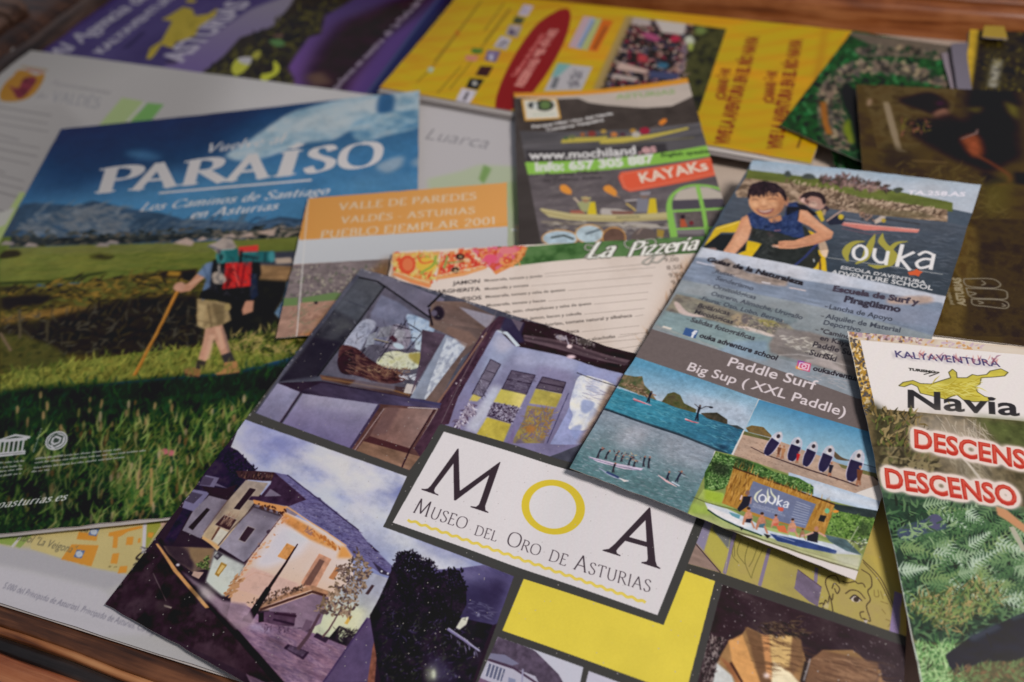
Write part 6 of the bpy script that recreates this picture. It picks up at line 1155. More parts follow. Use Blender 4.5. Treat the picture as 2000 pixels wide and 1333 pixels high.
    s.fill([(0, 695), (300, 800), (640, 895), (1000, 1020), (1300, 1120), (1700, 1235), (1690, 1400), (-40, 760)], (216, 204, 200))
    s.Z()
print_ouka(P_['ouka'])
# ------------------------------------------------------------------ print: walking magazine cover
def print_paraiso(s):
    K = .3503
    s.Z(); s.allover((36, 72, 128))
    s.Z(0, 0, K)
    s.fill([(300, 700), (2400, 480), (2400, 1400), (0, 1400)], (24, 46, 92), grad=((62, 106, 152), (900, 660), (820, 1120)), soft=2)
    s.fill([(300, 700), (1500, 560), (1200, 900), (200, 1100)], (22, 36, 72), alpha=.65, soft=34)
    s.fill([(1500, 900), (2400, 800), (2400, 1000), (1500, 1060)], (58, 104, 158), alpha=.5, soft=20)
    for q, a, sf in (([(1260, 870), (1380, 790), (1480, 720), (1600, 640), (1750, 590), (1980, 540), (2340, 500), (2360, 620), (2200, 700), (1980, 720), (1860, 780), (1700, 800), (1540, 860), (1380, 900)], .95, 4),
                     ([(1700, 640), (1860, 580), (1960, 640), (1840, 720), (1700, 720)], .6, 7)):
        s.fill(q, [(104, 134, 158), (140, 156, 168), (168, 174, 178)], cv=True, alpha=a, soft=sf, tex=(2.2, 40, 1.5), seed=4)
    s.fill([(2130, 520), (2200, 540), (2180, 640), (2100, 620)], (36, 76, 130), alpha=.9, soft=4, cv=True)
    s.fill([(700, 850), (780, 840), (890, 870), (860, 895), (760, 885)], (60, 100, 146), cv=True, soft=8, alpha=.7)
    s.fill([(1960, 1000), (2040, 950), (2300, 980), (2360, 1030), (2000, 1060)], (70, 112, 160), cv=True, soft=7, alpha=.8)
    s.Z(650, 0, K)
    s.fill([(100, 700), (250, 640), (490, 600), (500, 700), (300, 760), (150, 790)], [(70, 110, 150), (120, 146, 166), (150, 160, 170)], cv=True, soft=4, tex=(2, 30, 1.5), alpha=.9)
    s.fill([(240, 930), (310, 890), (390, 875), (380, 930), (300, 965)], (140, 152, 168), cv=True, soft=5, alpha=.8); s.fill([(440, 900), (505, 870), (505, 930), (450, 925)], (130, 146, 166), cv=True, soft=5, alpha=.8)
    s.fill([(0, 1010), (520, 960), (530, 1200), (0, 1200)], (74, 120, 166), alpha=.5, soft=12)
    s.Z(); s.fill([(-900, 415), (50, 405), (60, 470), (-900, 480)], (48, 62, 86)); s.fill([(-900, 470), (60, 462), (60, 560), (-900, 570)], (80, 90, 42)); s.fill([(-900, 555), (60, 550), (60, 780), (-900, 790)], (52, 48, 28), tex=(.4, 20, 2)); s.fill([(-900, 770), (60, 765), (60, 1200), (-900, 1200)], (28, 42, 28), tex=(.4, 20, 1))
    # mountains
    s.Z(0, 0, K)
    s.fill([(120, 1140), (200, 1130), (420, 1150), (520, 1120), (700, 1160), (900, 1190), (1050, 1230), (1250, 1230), (1400, 1250), (1560, 1210), (1760, 1230), (1760, 1420), (40, 1420)], (48, 66, 92), tex=(.3, 26, 2), soft=1)
    s.strokes([(330, 1150), (560, 1150), (720, 1230), (620, 1300), (80, 1300), (120, 1220)], 240, 90, 16, [(84, 94, 108), (106, 110, 118), (56, 72, 94), (94, 98, 106)], ang=-8, spread=22, seed=2, alpha=.7)
    s.strokes([(640, 1260), (1100, 1230), (1360, 1240), (1400, 1340), (700, 1330)], 200, 80, 14, [(62, 80, 104), (84, 94, 108), (46, 62, 86)], ang=15, spread=20, seed=3, alpha=.7)
    s.strokes([(1350, 1230), (1740, 1240), (1740, 1310), (1350, 1290)], 80, 80, 12, [(40, 62, 94), (66, 86, 116)], ang=0, spread=14, seed=4, alpha=.8)
    s.Z(0, 430, K)
    s.fill([(60, 90), (300, 100), (700, 90), (1100, 70), (1760, 40), (1760, 110), (1200, 100), (700, 130), (60, 150)], (38, 42, 44), tex=(.4, 10, 3), soft=1)
    s.strokes([(60, 70), (1740, 30), (1740, 110), (60, 150)], 200, 40, 12, [(30, 34, 32), (58, 60, 56), (74, 70, 62)], ang=0, spread=20, seed=5)
    s.strokes([(1180, 60), (1740, 30), (1740, 110), (1180, 110)], 90, 34, 10, [(130, 116, 104), (96, 88, 78), (60, 62, 54)], ang=5, spread=15, seed=6)
    # meadows
    s.fill([(40, 160), (500, 140), (1000, 130), (1760, 90), (1760, 330), (1000, 300), (900, 330), (0, 370), (0, 240)], (96, 98, 48), tex=(.16, 40, 4), grad=((86, 96, 44), (900, 160), (860, 320)))
    s.fill([(40, 150), (1180, 130), (1180, 180), (40, 200)], (96, 96, 54), alpha=.8, soft=3)
    for q in (((20, 175), (100, 170), (110, 200), (0, 215)), ((500, 200), (560, 188), (640, 200), (600, 222), (510, 215))): s.fill(q, (46, 42, 24), cv=True, soft=1)
    for p in ((40, 130), (170, 140), (570, 140), (625, 125)): s.fill([(p[0] - 40, p[1] + 8), (p[0] - 10, p[1] - 14), (p[0] + 34, p[1] - 6), (p[0] + 40, p[1] + 10)], (128, 116, 112), soft=1)
    for q in (((960, 130), (1040, 98), (1085, 120), (1070, 145)), ((1090, 120), (1130, 92), (1160, 110)), ((1230, 90), (1300, 76), (1320, 100)), ((1330, 90), (1400, 66), (1420, 96)), ((1420, 70), (1540, 48), (1530, 90))): s.fill(q, (152, 132, 122), soft=1)
    s.strokes([(40, 190), (1150, 160), (1150, 300), (0, 350)], 260, 160, 6, [(96, 104, 46), (70, 80, 34), (112, 108, 50)], ang=4, spread=4, seed=7, alpha=.5)
    s.fill([(0, 345), (300, 335), (560, 290), (620, 290), (340, 345), (0, 362)], (46, 52, 26), soft=1)
    # rough slope
    s.fill([(0, 400), (460, 350), (900, 280), (1100, 290), (1760, 250), (1760, 720), (900, 820), (0, 860)], [(52, 48, 26), (84, 72, 36), (66, 66, 34)], tex=(2, 22, 2), seed=8)
    s.strokes([(0, 380), (460, 340), (900, 290), (1110, 290), (1110, 420), (0, 560)], 520, 60, 10, [(100, 84, 40), (60, 54, 28), (122, 96, 44), (80, 80, 40), (40, 36, 22)], ang=6, spread=25, seed=9)
    s.fill([(880, 290), (1020, 280), (1100, 270), (1100, 330), (900, 320)], (40, 34, 24), soft=2); s.fill([(940, 285), (1010, 290), (1000, 315), (930, 310)], (140, 104, 42), soft=1)
    s.fill([(0, 430), (200, 410), (320, 430), (240, 470), (0, 500)], (34, 30, 20), soft=4); s.fill([(0, 545), (300, 490), (600, 480), (500, 530), (200, 550), (0, 590)], (128, 96, 50), soft=4, tex=(.3, 10, 3), alpha=.85); s.ell((480, 540), 70, 34, (96, 78, 56), rot=-20, soft=3)
    s.fill([(0, 590), (240, 560), (520, 480), (760, 430), (1100, 410), (1140, 560), (1130, 700), (860, 750), (560, 770), (280, 720), (160, 660), (0, 640)], (34, 30, 25), soft=6, tex=(.4, 16, 2))
    s.strokes([(0, 560), (600, 480), (1100, 440), (1130, 700), (300, 760), (0, 800)], 340, 60, 9, [(40, 38, 30), (58, 52, 38), (24, 22, 20), (70, 66, 58)], ang=40, spread=60, seed=10, alpha=.8)
    s.fill([(0, 640), (120, 640), (280, 700), (400, 780), (200, 860), (0, 850)], [(44, 46, 28), (76, 72, 38), (60, 62, 34)], tex=(2, 12, 1), soft=3); s.line([(0, 630), (60, 730)], 12, (100, 84, 66)); s.line([(110, 500), (110, 660)], 12, (74, 66, 50)); s.line([(265, 560), (262, 680)], 10, (62, 56, 44))
    # cliff and inlet on the right
    s.fill([(1440, 180), (1690, 170), (1690, 270), (1440, 280)], (52, 54, 66), soft=2); s.fill([(1450, 250), (1690, 260), (1690, 330), (1560, 350), (1430, 330)], (122, 94, 66), soft=2, tex=(.3, 12, 2)); s.fill([(1530, 215), (1620, 208), (1640, 240), (1540, 245)], (150, 132, 118), soft=1)
    s.fill([(1400, 330), (1600, 340), (1600, 400), (1540, 500), (1560, 570), (1660, 640), (1660, 700), (1200, 720), (1200, 460)], (30, 30, 28), soft=3, tex=(.3, 18, 1))
    s.fill([(1600, 340), (1690, 350), (1660, 620), (1600, 600), (1530, 520), (1580, 440)], [(62, 84, 118), (86, 112, 146), (104, 124, 152)], tex=(1.6, 10, 5)); s.strokes([(1600, 350), (1680, 360), (1650, 600), (1540, 520)], 60, 60, 5, [(110, 130, 160), (60, 80, 112)], ang=0, spread=15, seed=11, alpha=.6)
    # path of grass
    s.fill([(0, 860), (300, 810), (760, 740), (1100, 710), (1650, 600), (1650, 760), (1300, 850), (700, 900), (0, 980)], [(70, 70, 32), (110, 106, 48), (92, 96, 44)], tex=(2, 16, 3), seed=12)
    s.strokes([(0, 860), (760, 740), (1640, 660), (1500, 830), (0, 960)], 900, 46, 7, [(122, 126, 56), (84, 98, 42), (138, 136, 62), (60, 66, 30), (108, 112, 52)], ang=70, spread=40, seed=13)
    s.strokes([(1280, 640), (1650, 590), (1650, 760), (1300, 740)], 360, 44, 7, [(120, 118, 60), (70, 84, 40), (44, 48, 26), (146, 128, 78)], ang=60, spread=60, seed=14)
    s.fill([(0, 950), (600, 905), (1300, 850), (1650, 780), (1600, 1000), (1400, 1300), (0, 1340)], (22, 38, 26), soft=5)
    s.Z(0, 0, 1.0)
    low = [(-20, 760), (240, 745), (470, 722), (590, 690), (600, 1030), (-20, 1060)]
    s.fill([(-20, 800), (250, 780), (520, 760), (600, 760), (600, 1100), (-20, 1100)], [(22, 34, 24), (34, 50, 32), (28, 42, 26)], tex=(2, 20, 1), seed=15)
    s.strokes(low, 2200, 17, 2.6, [(24, 50, 38), (34, 62, 42), (20, 34, 24), (44, 66, 34), (28, 46, 40)], ang=85, spread=30, seed=16)
    mid = [(-20, 860), (180, 830), (340, 800), (560, 800), (540, 1030), (-20, 1055)]
    s.strokes(mid, 1900, 22, 2.6, [(40, 70, 40), (60, 84, 40), (24, 36, 24), (84, 96, 46), (34, 58, 40), (20, 28, 20)], ang=80, spread=32, seed=17)
    s.strokes([(180, 850), (400, 800), (560, 780), (520, 900), (400, 1010), (240, 1010)], 900, 20, 2.4, [(98, 114, 54), (74, 98, 44), (120, 120, 60), (42, 68, 32)], ang=72, spread=34, seed=18)
    s.strokes([(-10, 900), (540, 860), (520, 1020), (-10, 1050)], 700, 26, 2.2, [(96, 112, 54), (80, 104, 50), (50, 84, 42), (120, 106, 60)], ang=76, spread=26, seed=19)
    s.strokes([(0, 940), (160, 930), (240, 1000), (0, 1040)], 260, 22, 4, [(20, 30, 22), (26, 44, 32)], ang=60, spread=50, seed=20)
    # seed heads
    r = np.random.default_rng(3)
    for k in range(120):
        x, y = 10 + r.random() * 500, 770 + r.random() * 250
        c = [(140, 110, 74), (124, 116, 70), (150, 122, 84), (112, 80, 50), (160, 140, 110)][k % 5]
        h = 9 + 13 * r.random(); s.line([(x, y), (x - 2 + 4 * r.random(), y + h * 2.2)], 1.5, (74, 84, 44), alpha=.8); s.ell((x + 1, y - h * .2), 2.2 + r.random() * 1.2, h * .55, c, rot=8 * r.random(), soft=0, alpha=.85)
    for p in ((322, 882), (335, 885)): s.ell(p, 7, 6, (164, 92, 96))
    s.line([(275, 890), (268, 955)], 4, (150, 124, 90)); s.line([(296, 915), (296, 985)], 5, (146, 118, 76))
    s.mottle([(-400, 780), (590, 740), (600, 1100), (-400, 1100)], 160, 46, 6)
    s.strokes([(60, 850), (560, 800), (520, 1020), (0, 1040)], 260, 34, 3, [(116, 132, 70), (96, 120, 58), (140, 134, 84)], ang=78, spread=18, seed=33, bend=.5)
    s.fill([(-20, 905), (230, 900), (180, 1000), (-20, 1010)], (16, 26, 20), soft=26, alpha=.45); s.fill([(470, 860), (600, 700), (600, 1040), (420, 1020)], (18, 22, 14), soft=24, alpha=.5)
    # --- walker
    s.Z(0, 430, K)
    s.line([(990, 395), (880, 620), (750, 865)], [17, 16, 15], (148, 96, 40)); s.line([(984, 400), (870, 628), (744, 862)], 5, (186, 128, 62))
    s.fill([(1100, 440), (1260, 460), (1290, 560), (1230, 590), (1150, 610), (1100, 590), (1095, 540)], (136, 116, 84), tex=(.2, 8, 1)); s.fill([(1180, 460), (1250, 480), (1250, 580), (1210, 580)], (90, 76, 54), alpha=.7, soft=1)
    s.fill([(1145, 605), (1240, 585), (1260, 640), (1285, 740), (1235, 755), (1190, 660), (1150, 790), (1105, 775), (1130, 690)], (168, 126, 104), tex=(.08, 10, 1)); s.fill([(1230, 590), (1262, 640), (1290, 740), (1272, 745)], (116, 92, 84), alpha=.7)
    s.fill([(1100, 780), (1150, 790), (1135, 840), (1090, 830)], (52, 46, 42)); s.fill([(1235, 755), (1290, 735), (1310, 790), (1250, 800)], (54, 50, 50))
    s.fill([(1075, 820), (1125, 835), (1110, 880), (1035, 870), (1025, 835), (1060, 820)], (124, 88, 56), cv=False); s.line([(1030, 860), (1110, 878)], 9, (56, 40, 36)); s.fill([(1250, 795), (1320, 785), (1336, 850), (1210, 868), (1205, 855), (1240, 840)], (156, 112, 72)); s.line([(1210, 866), (1335, 852)], 8, (70, 50, 40))
    s.fill([(1150, 240), (1200, 230), (1200, 400), (1130, 450), (1120, 420), (1150, 330), (1100, 300)], (82, 100, 136)); s.fill([(1100, 300), (1150, 240), (1180, 240), (1150, 320)], (96, 114, 150))
    s.fill([(1100, 300), (1140, 320), (1060, 395), (1000, 405), (1010, 375), (1060, 345)], (170, 122, 98)); s.ell((1000, 372), 34, 24, (172, 128, 108), rot=-20)
    s.fill([(1020, 300), (1090, 290), (1060, 340), (1020, 335)], (30, 28, 30), soft=1)
    s.fill([(1190, 220), (1450, 200), (1455, 300), (1420, 380), (1380, 460), (1110, 440), (1120, 400), (1170, 380), (1180, 280)], (26, 26, 30), tex=(.3, 8, 1)); s.fill([(1380, 300), (1430, 300), (1440, 420), (1400, 450)], (34, 40, 62)); s.fill([(1260, 460), (1390, 450), (1360, 540), (1280, 520)], (30, 26, 26)); s.fill([(1370, 450), (1415, 450), (1410, 510), (1355, 530), (1350, 500)], (166, 118, 96)); s.ell((1270, 485), 18, 22, (140, 120, 80))
    s.fill([(1260, 240), (1405, 235), (1395, 370), (1240, 385), (1250, 320)], (172, 40, 38)); s.fill([(1270, 270), (1290, 260), (1280, 370), (1250, 380)], (120, 28, 30)); s.line([(1330, 255), (1320, 375)], 8, (112, 28, 34)); s.line([(1365, 250), (1345, 370)], 8, (96, 24, 34)); s.line([(1300, 250), (1330, 370)], 5, (214, 90, 80))
    s.fill([(1330, 150), (1440, 140), (1440, 190), (1320, 200)], (184, 56, 50)); s.fill([(1210, 160), (1330, 160), (1335, 235), (1210, 245)], (36, 86, 86)); s.ell((1232, 206), 27, 38, (56, 112, 110)); s.ell((1232, 208), 12, 18, (24, 60, 60)); s.fill([(1350, 180), (1440, 175), (1530, 175), (1525, 235), (1350, 235)], (38, 86, 90)); s.line([(1345, 170), (1340, 240)], 10, (26, 26, 30)); s.line([(1350, 200), (1440, 215)], 7, (20, 30, 34)); s.line([(1480, 180), (1478, 235)], 8, (28, 54, 58)); s.ell((1515, 205), 18, 32, (60, 116, 122))
    s.fill([(1185, 300), (1230, 290), (1260, 330), (1240, 355), (1190, 350)], (146, 132, 122), cv=True); s.line([(1220, 240), (1225, 300)], 10, (150, 138, 130))
    s.fill([(1160, 140), (1205, 125), (1240, 100), (1290, 105), (1320, 150), (1300, 165), (1220, 170), (1215, 185)], (142, 128, 120)); s.line([(1160, 145), (1215, 165)], 9, (84, 84, 96)); s.fill([(1210, 160), (1240, 165), (1220, 200)], (70, 60, 66))
    s.Z(0, 430, K); s.fill([(1170, 640), (1200, 640), (1170, 780), (1140, 780)], (206, 164, 138), alpha=.6, soft=1); s.fill([(1200, 600), (1225, 600), (1250, 720), (1235, 720)], (212, 172, 146), alpha=.6, soft=1); s.fill([(1110, 470), (1150, 480), (1130, 600), (1105, 590)], (170, 150, 112), alpha=.6, soft=1); s.line([(1160, 470), (1180, 600)], 7, (84, 70, 50), alpha=.7); s.line([(1100, 560), (1230, 585)], 6, (92, 76, 54), alpha=.6)
    s.line([(1060, 360), (1130, 320)], 12, (206, 164, 138), alpha=.6, soft=1); s.strokes([(1190, 230), (1450, 210), (1420, 430), (1130, 430)], 90, 40, 5, [(50, 50, 56), (16, 16, 20), (66, 62, 66)], ang=80, spread=40, seed=41, alpha=.7); s.line([(1225, 170), (1300, 165)], 5, (96, 150, 146), alpha=.7); s.line([(1360, 185), (1430, 185)], 5, (100, 156, 150), alpha=.7); s.fill([(1270, 120), (1320, 150), (1250, 165)], (100, 92, 90), alpha=.5, soft=2); s.line([(1130, 250), (1160, 330)], 7, (60, 76, 110), alpha=.6); s.strokes([(1020, 830), (1330, 800), (1340, 860), (1020, 880)], 60, 34, 5, [(90, 92, 44), (120, 116, 60)], ang=80, spread=20, seed=42)
    s.Z(); s.develop(.5, tone=.08, blur=2); s.Z(); s.line([(117, 253), (-330, 1074)], 2.2, (150, 142, 142), alpha=.8)
    s.Z()
    # --- lettering
    s.Z(); W = (196, 190, 190)
    s.line([(311, 377.5), (608, 352)], 4.5, W)
    for ch, a, b in (('P', (186, 378), (268, 370)), ('A', (257, 372), (342, 364)), ('R', (352, 363), (438, 354)), ('A', (440, 355), (522, 347)), ('Í', (533, 346), (577, 341)), ('S', (592, 338), (650, 332)), ('O', (658, 331), (740, 324))):
        s.text(ch, a, b, W, font='slab', shear=.08, up=(a[0] + 5, a[1] - 47))
    s.text('Vuelve al', (398, 299), (552, 279), W, font='serif', shear=.25, bold=.02, ky=.85, soft=0); s.text('Los Caminos de Santiago', (271, 413), (640, 379), W, font='serif', shear=.28, bold=.03, ky=.82); s.text('en Asturias', (370, 427), (540, 409), W, font='serif', shear=.28, bold=.03, ky=.82)
    s.text('oasturias.es', (-7, 993), (128, 977), (192, 190, 190), font='serif', shear=.25, bold=.02, ky=.8)
    s.Z(0, 800, .2003); w = (166, 164, 168)
    s.fill([(-60, 310), (150, 240), (300, 262), (290, 285), (150, 292), (-60, 330)], w); s.fill([(30, 290), (150, 262), (240, 272), (150, 280)], (44, 54, 44)); s.fill([(-60, 300), (270, 270), (262, 300), (-60, 330)], w)
    for i in range(7): s.line([(-40 + i * 45, 320 - i * 3), (-56 + i * 45, 420 - i * 3)], 17, w)
    s.fill([(-60, 425), (250, 400), (246, 436), (-60, 470)], w); s.line([(-60, 445), (240, 420)], 5, (60, 66, 60)); s.line([(240, 390), (236, 440)], 5, w)
    for i in range(16): s.line([(395 - i * 5, 190 + i * 15), (410 - i * 5, 188 + i * 15)], 5, w)
    s.ell((550, 305), 116, 86, w, rot=-28); s.ell((550, 305), 98, 72, (44, 54, 48), rot=-28); s.ell((550, 305), 92, 66, w, rot=-28); s.fill([(545, 235), (620, 262), (600, 330), (520, 372), (470, 330), (500, 270)], (50, 60, 52)); s.fill([(550, 255), (602, 275), (585, 325), (525, 352), (492, 325), (510, 280)], w); s.fill([(535, 275), (582, 290), (570, 318), (530, 330), (515, 310)], (50, 60, 52)); s.fill([(500, 330), (540, 390), (500, 380)], w)
    r = np.random.default_rng(9)
    for (x0, y0, x1, y1) in ((345, 482, 1180, 388), (340, 522, 1420, 400), (330, 572, 1215, 465), (310, 608, 480, 590), (-40, 525, 240, 502), (-40, 572, 210, 548), (-40, 612, 215, 580), (-40, 655, 200, 625)):
        x = x0
        while x < x1:
            L = 40 + r.random() * 70; e = min(x + L, x1); f = lambda q: y0 + (y1 - y0) * (q - x0) / (x1 - x0)
            n = int((e - x) / 11) + 1
            for j in range(n):
                xx = x + j * 11; h = 13 + 7 * (r.random() > .7); s.line([(xx, f(xx) + 7), (xx + 3, f(xx) + 7 - h)], 5.5, (158, 156, 156), alpha=.9)
            s.line([(x, f(x)), (e, f(e))], 4.5, (140, 138, 140), alpha=.8); x = e + 16
    s.Z()
print_paraiso(P_['paraiso'])
# ------------------------------------------------------------------ print: kayak flyer
def print_kayak(s):
    s.Z(1000, 160, .24); s.allover((74, 66, 66))
    s.allover([(58, 52, 50), (72, 66, 64)], tex=(1.5, 60, 2))
    s.fill([(10, 90), (700, 60), (1430, -40), (1440, 10), (700, 92), (20, 130)], (206, 140, 50))
    s.fill([(20, 90), (400, 95), (1000, 55), (1440, -8), (1500, 110), (1300, 200), (1080, 215), (760, 190), (620, 170), (540, 135), (380, 140), (30, 128)], (172, 158, 148), tex=(.06, 30, 2), soft=1)
    s.fill([(5, 85), (500, 82), (1000, 40), (1450, -30), (1450, 6), (1000, 68), (500, 112), (12, 122)], (204, 138, 48))
    s.fill([(40, 140), (540, 140), (640, 180), (1080, 215), (1300, 200), (1500, 105), (1620, 330), (1200, 390), (60, 480)], (64, 56, 52), tex=(.2, 26, 1), soft=1)
    s.fill([(60, 400), (1620, 320), (1700, 500), (110, 640)], (82, 78, 80), tex=(.3, 8, 8)); s.line([(100, 500), (600, 480), (1150, 390), (1560, 330)], 10, (110, 104, 104), soft=1, alpha=.6)
    s.fill([(110, 560), (1250, 500), (1270, 580), (120, 640)], (46, 42, 44), soft=2, alpha=.7)
    s.fill([(75, 140), (365, 135), (400, 300), (105, 318)], (200, 150, 70)); s.fill([(95, 150), (355, 148), (382, 290), (118, 302)], (196, 190, 178)); s.ell((265, 192), 78, 48, (58, 62, 52)); s.ell((270, 190), 40, 32, (90, 110, 66)); s.ell((160, 192), 30, 26, (60, 62, 62)); s.ell((190, 200), 20, 24, (180, 180, 176)); s.line([(170, 268), (350, 262)], 8, (150, 160, 140))
    s.text('ASTURIAS', (842, 142), (1330, 96), (134, 150, 104), ky=0.91, bold=.03)
    s.text('Parque Histórico del Navia', (165, 378), (825, 265), (186, 180, 178), ky=0.91, bold=.05); s.text('Comarca Vaqueira', (282, 402), (750, 318), (186, 180, 178), ky=0.91, bold=.05)
    s.fill([(400, 480), (440, 455), (700, 450), (780, 440), (760, 480), (400, 500)], (168, 152, 70)); s.fill([(710, 490), (780, 460), (1120, 430), (1430, 370), (1440, 385), (1130, 460), (900, 495), (720, 505)], (176, 158, 74)); s.line([(760, 510), (1100, 480), (1480, 455)], 10, (120, 110, 66), alpha=.7)
    for x, y, r, c in ((1080, 400, 42, (140, 40, 56)), (830, 430, 28, (176, 110, 60)), (900, 430, 24, (80, 50, 60)), (650, 425, 34, (120, 56, 50)), (575, 430, 20, (150, 90, 50)), (490, 450, 26, (100, 104, 70)), (985, 400, 26, (160, 120, 56)), (745, 405, 24, (160, 130, 66)), (1010, 430, 34, (170, 160, 150)), (440, 460, 20, (70, 90, 60))): s.ell((x, y), r, r * .7, c)
    s.fill([(1195, 330), (1240, 300), (1260, 320), (1215, 355)], (206, 120, 46), cv=True); s.line([(1130, 380), (1210, 345)], 6, (120, 100, 90))
    s.text('www.mochiland', (136, 632), (1012, 588), (206, 200, 198), ky=1.23, bold=.03); s.text('.es', (1030, 586), (1178, 572), (196, 150, 150), ky=1.23, bold=.03)
    s.fill([(105, 655), (1200, 580), (1660, 505), (1700, 590), (1160, 680), (130, 755)], (128, 172, 74)); s.text('Info: 657 305 887', (190, 726), (1165, 655), (216, 214, 206), ky=1.20, bold=.05); s.text('English speaking', (1213, 612), (1655, 572), (56, 76, 44), ky=1.04, bold=.03)
    s.fill([(130, 755), (1700, 590), (1860, 1000), (1960, 1400), (240, 1333)], (94, 86, 88), tex=(.22, 14, 4)); s.strokes([(160, 780), (1250, 740), (1260, 1050), (240, 1040)], 220, 60, 6, [(118, 110, 108), (78, 70, 72), (134, 124, 118)], ang=12, spread=15, seed=1, alpha=.6)
    s.text('Empresa Oficial', (275, 775), (700, 748), (62, 56, 58), ky=1.17, bold=.03); s.text('de Turismo Activo', (250, 818), (735, 790), (64, 58, 60), ky=1.17, bold=.03)
    s.fill([(865, 770), (900, 735), (1690, 600), (1730, 650), (1760, 735), (1200, 850), (960, 895), (900, 860)], (206, 88, 62)); s.fill([(880, 740), (900, 735), (1690, 600), (1712, 600), (1765, 740), (960, 896), (905, 870), (868, 790)], (206, 88, 62), alpha=.9)
    q = np.array([(890, 780), (905, 750), (1690, 616), (1705, 640), (1740, 725), (965, 880), (920, 860), (890, 780)]); L = catmull(q, n=1)
    for a, b in zip(q[:-1], q[1:]):
        n = max(1, int(np.linalg.norm(b - a) / 22))
        for i in range(n): s.line([a + (b - a) * i / n, a + (b - a) * (i + .5) / n], 6, (222, 150, 128))
    s.text('KAYAKs', (1052, 822), (1603, 712), (222, 202, 184), bold=.03, ky=1.23, track=.04)
    s.fill([(390, 850), (430, 838), (480, 880), (482, 920), (450, 915), (400, 890)], (206, 134, 60), cv=True); s.fill([(745, 860), (790, 842), (850, 890), (845, 935), (800, 915), (755, 890)], (206, 134, 60), cv=True); s.line([(840, 925), (875, 940)], 9, (170, 130, 100)); s.line([(465, 915), (520, 950)], 8, (90, 84, 84))
    s.line([(505, 945), (560, 1000)], 16, (180, 160, 140)); s.fill([(530, 990), (600, 960), (660, 980), (630, 1060), (570, 1060)], (150, 150, 108)); s.ell((600, 960), 28, 26, (150, 116, 90)); s.line([(565, 945), (640, 950)], 12, (190, 180, 120)); s.fill([(635, 985), (675, 975), (690, 1080), (610, 1085)], (196, 172, 46)); s.fill([(470, 1050), (560, 1045), (600, 1075), (480, 1075)], (150, 90, 76))
    s.line([(920, 970), (1030, 960)], 14, (176, 166, 166)); s.line([(930, 990), (1010, 1050)], 12, (196, 166, 90)); s.fill([(1020, 950), (1110, 950), (1110, 1060), (1010, 1060)], (120, 118, 130)); s.ell((1075, 925), 34, 30, (120, 100, 90)); s.fill([(1040, 900), (1130, 895), (1120, 920), (1050, 925)], (140, 134, 140)); s.fill([(1120, 950), (1170, 950), (1185, 1080), (1100, 1075)], (196, 170, 48)); s.fill([(715, 1060), (730, 1030), (860, 1035), (1000, 1060), (980, 1085), (730, 1080)], (170, 160, 154)); s.fill([(800, 1050), (1000, 1055), (980, 1080), (820, 1080)], (120, 84, 74))
    s.fill([(225, 1040), (240, 1030), (480, 1072), (900, 1085), (1290, 1060), (1310, 1120), (900, 1140), (500, 1130), (300, 1100)], (178, 164, 120)); s.line([(250, 1060), (500, 1110), (900, 1125), (1290, 1110)], 12, (140, 124, 80), alpha=.7); s.line([(850, 1105), (1040, 1100)], 8, (80, 76, 56))
    s.line([(240, 1140), (600, 1160), (1280, 1170)], 16, (140, 128, 112), soft=1); s.fill([(750, 1150), (1000, 1140), (1280, 1170), (1280, 1200), (900, 1190)], (186, 176, 166), soft=2, alpha=.7); s.strokes([(230, 1130), (1280, 1150), (1300, 1280), (260, 1250)], 120, 60, 7, [(130, 120, 104), (70, 64, 66), (166, 156, 146)], ang=0, spread=10, seed=2)
    for c, rx, ry, a in (((390, 1275), 140, 62, (160, 176, 190)), ((630, 1240), 110, 70, (166, 180, 190)), ((830, 1270), 90, 80, (100, 76, 66))): s.ell(c, rx + 8, ry + 8, (204, 146, 76)); s.ell(c, rx, ry, a, tex=(.2, 10, 1))
    s.ell((1080, 1280), 110, 90, (96, 84, 80)); s.line([(320, 1270), (420, 1250), (500, 1280)], 20, (70, 76, 74)); s.line([(600, 1240), (720, 1200)], 16, (70, 80, 90)); s.line([(1020, 1240), (1060, 1190)], 8, (150, 130, 120)); s.fill([(1180, 1200), (1240, 1210), (1230, 1270), (1180, 1260)], (150, 124, 60))
    s.fill([(1310, 1000), (1330, 900), (1460, 850), (1580, 850), (1720, 900), (1790, 960), (1800, 1240), (1330, 1240)], (120, 112, 114)); s.fill([(1310, 970), (1350, 890), (1480, 855), (1600, 860), (1720, 910), (1770, 950), (1560, 960), (1380, 965)], (176, 164, 152), soft=1); s.fill([(1300, 965), (1560, 955), (1780, 945), (1800, 1020), (1310, 1040)], (78, 72, 80)); s.fill([(1330, 1060), (1800, 1040), (1800, 1190), (1350, 1190)], (96, 86, 84), tex=(.2, 8, 1)); s.fill([(1370, 1120), (1400, 1110), (1430, 1180), (1370, 1185)], (170, 82, 56)); s.ell((1390, 1100), 20, 20, (50, 40, 46)); s.ell((1460, 1150), 18, 18, (110, 44, 50))
    gr = (128, 176, 82)
    s.line([(1318, 1260), (1290, 1100), (1280, 1000), (1310, 920), (1400, 860), (1520, 842), (1680, 870), (1790, 940)], [44, 40, 34, 24, 22, 20, 22, 22], gr, cv=True); s.line([(1510, 850), (1560, 1060), (1590, 1250)], 26, gr); s.line([(1290, 1055), (1560, 1040), (1740, 1030)], 22, gr); s.line([(1330, 1200), (1680, 1185)], 18, gr)
    s.fill([(200, 1320), (1900, 1240), (2000, 2000), (200, 2000)], (70, 96, 60), tex=(.2, 20, 1)); s.Z()
print_kayak(P_['kayak'])

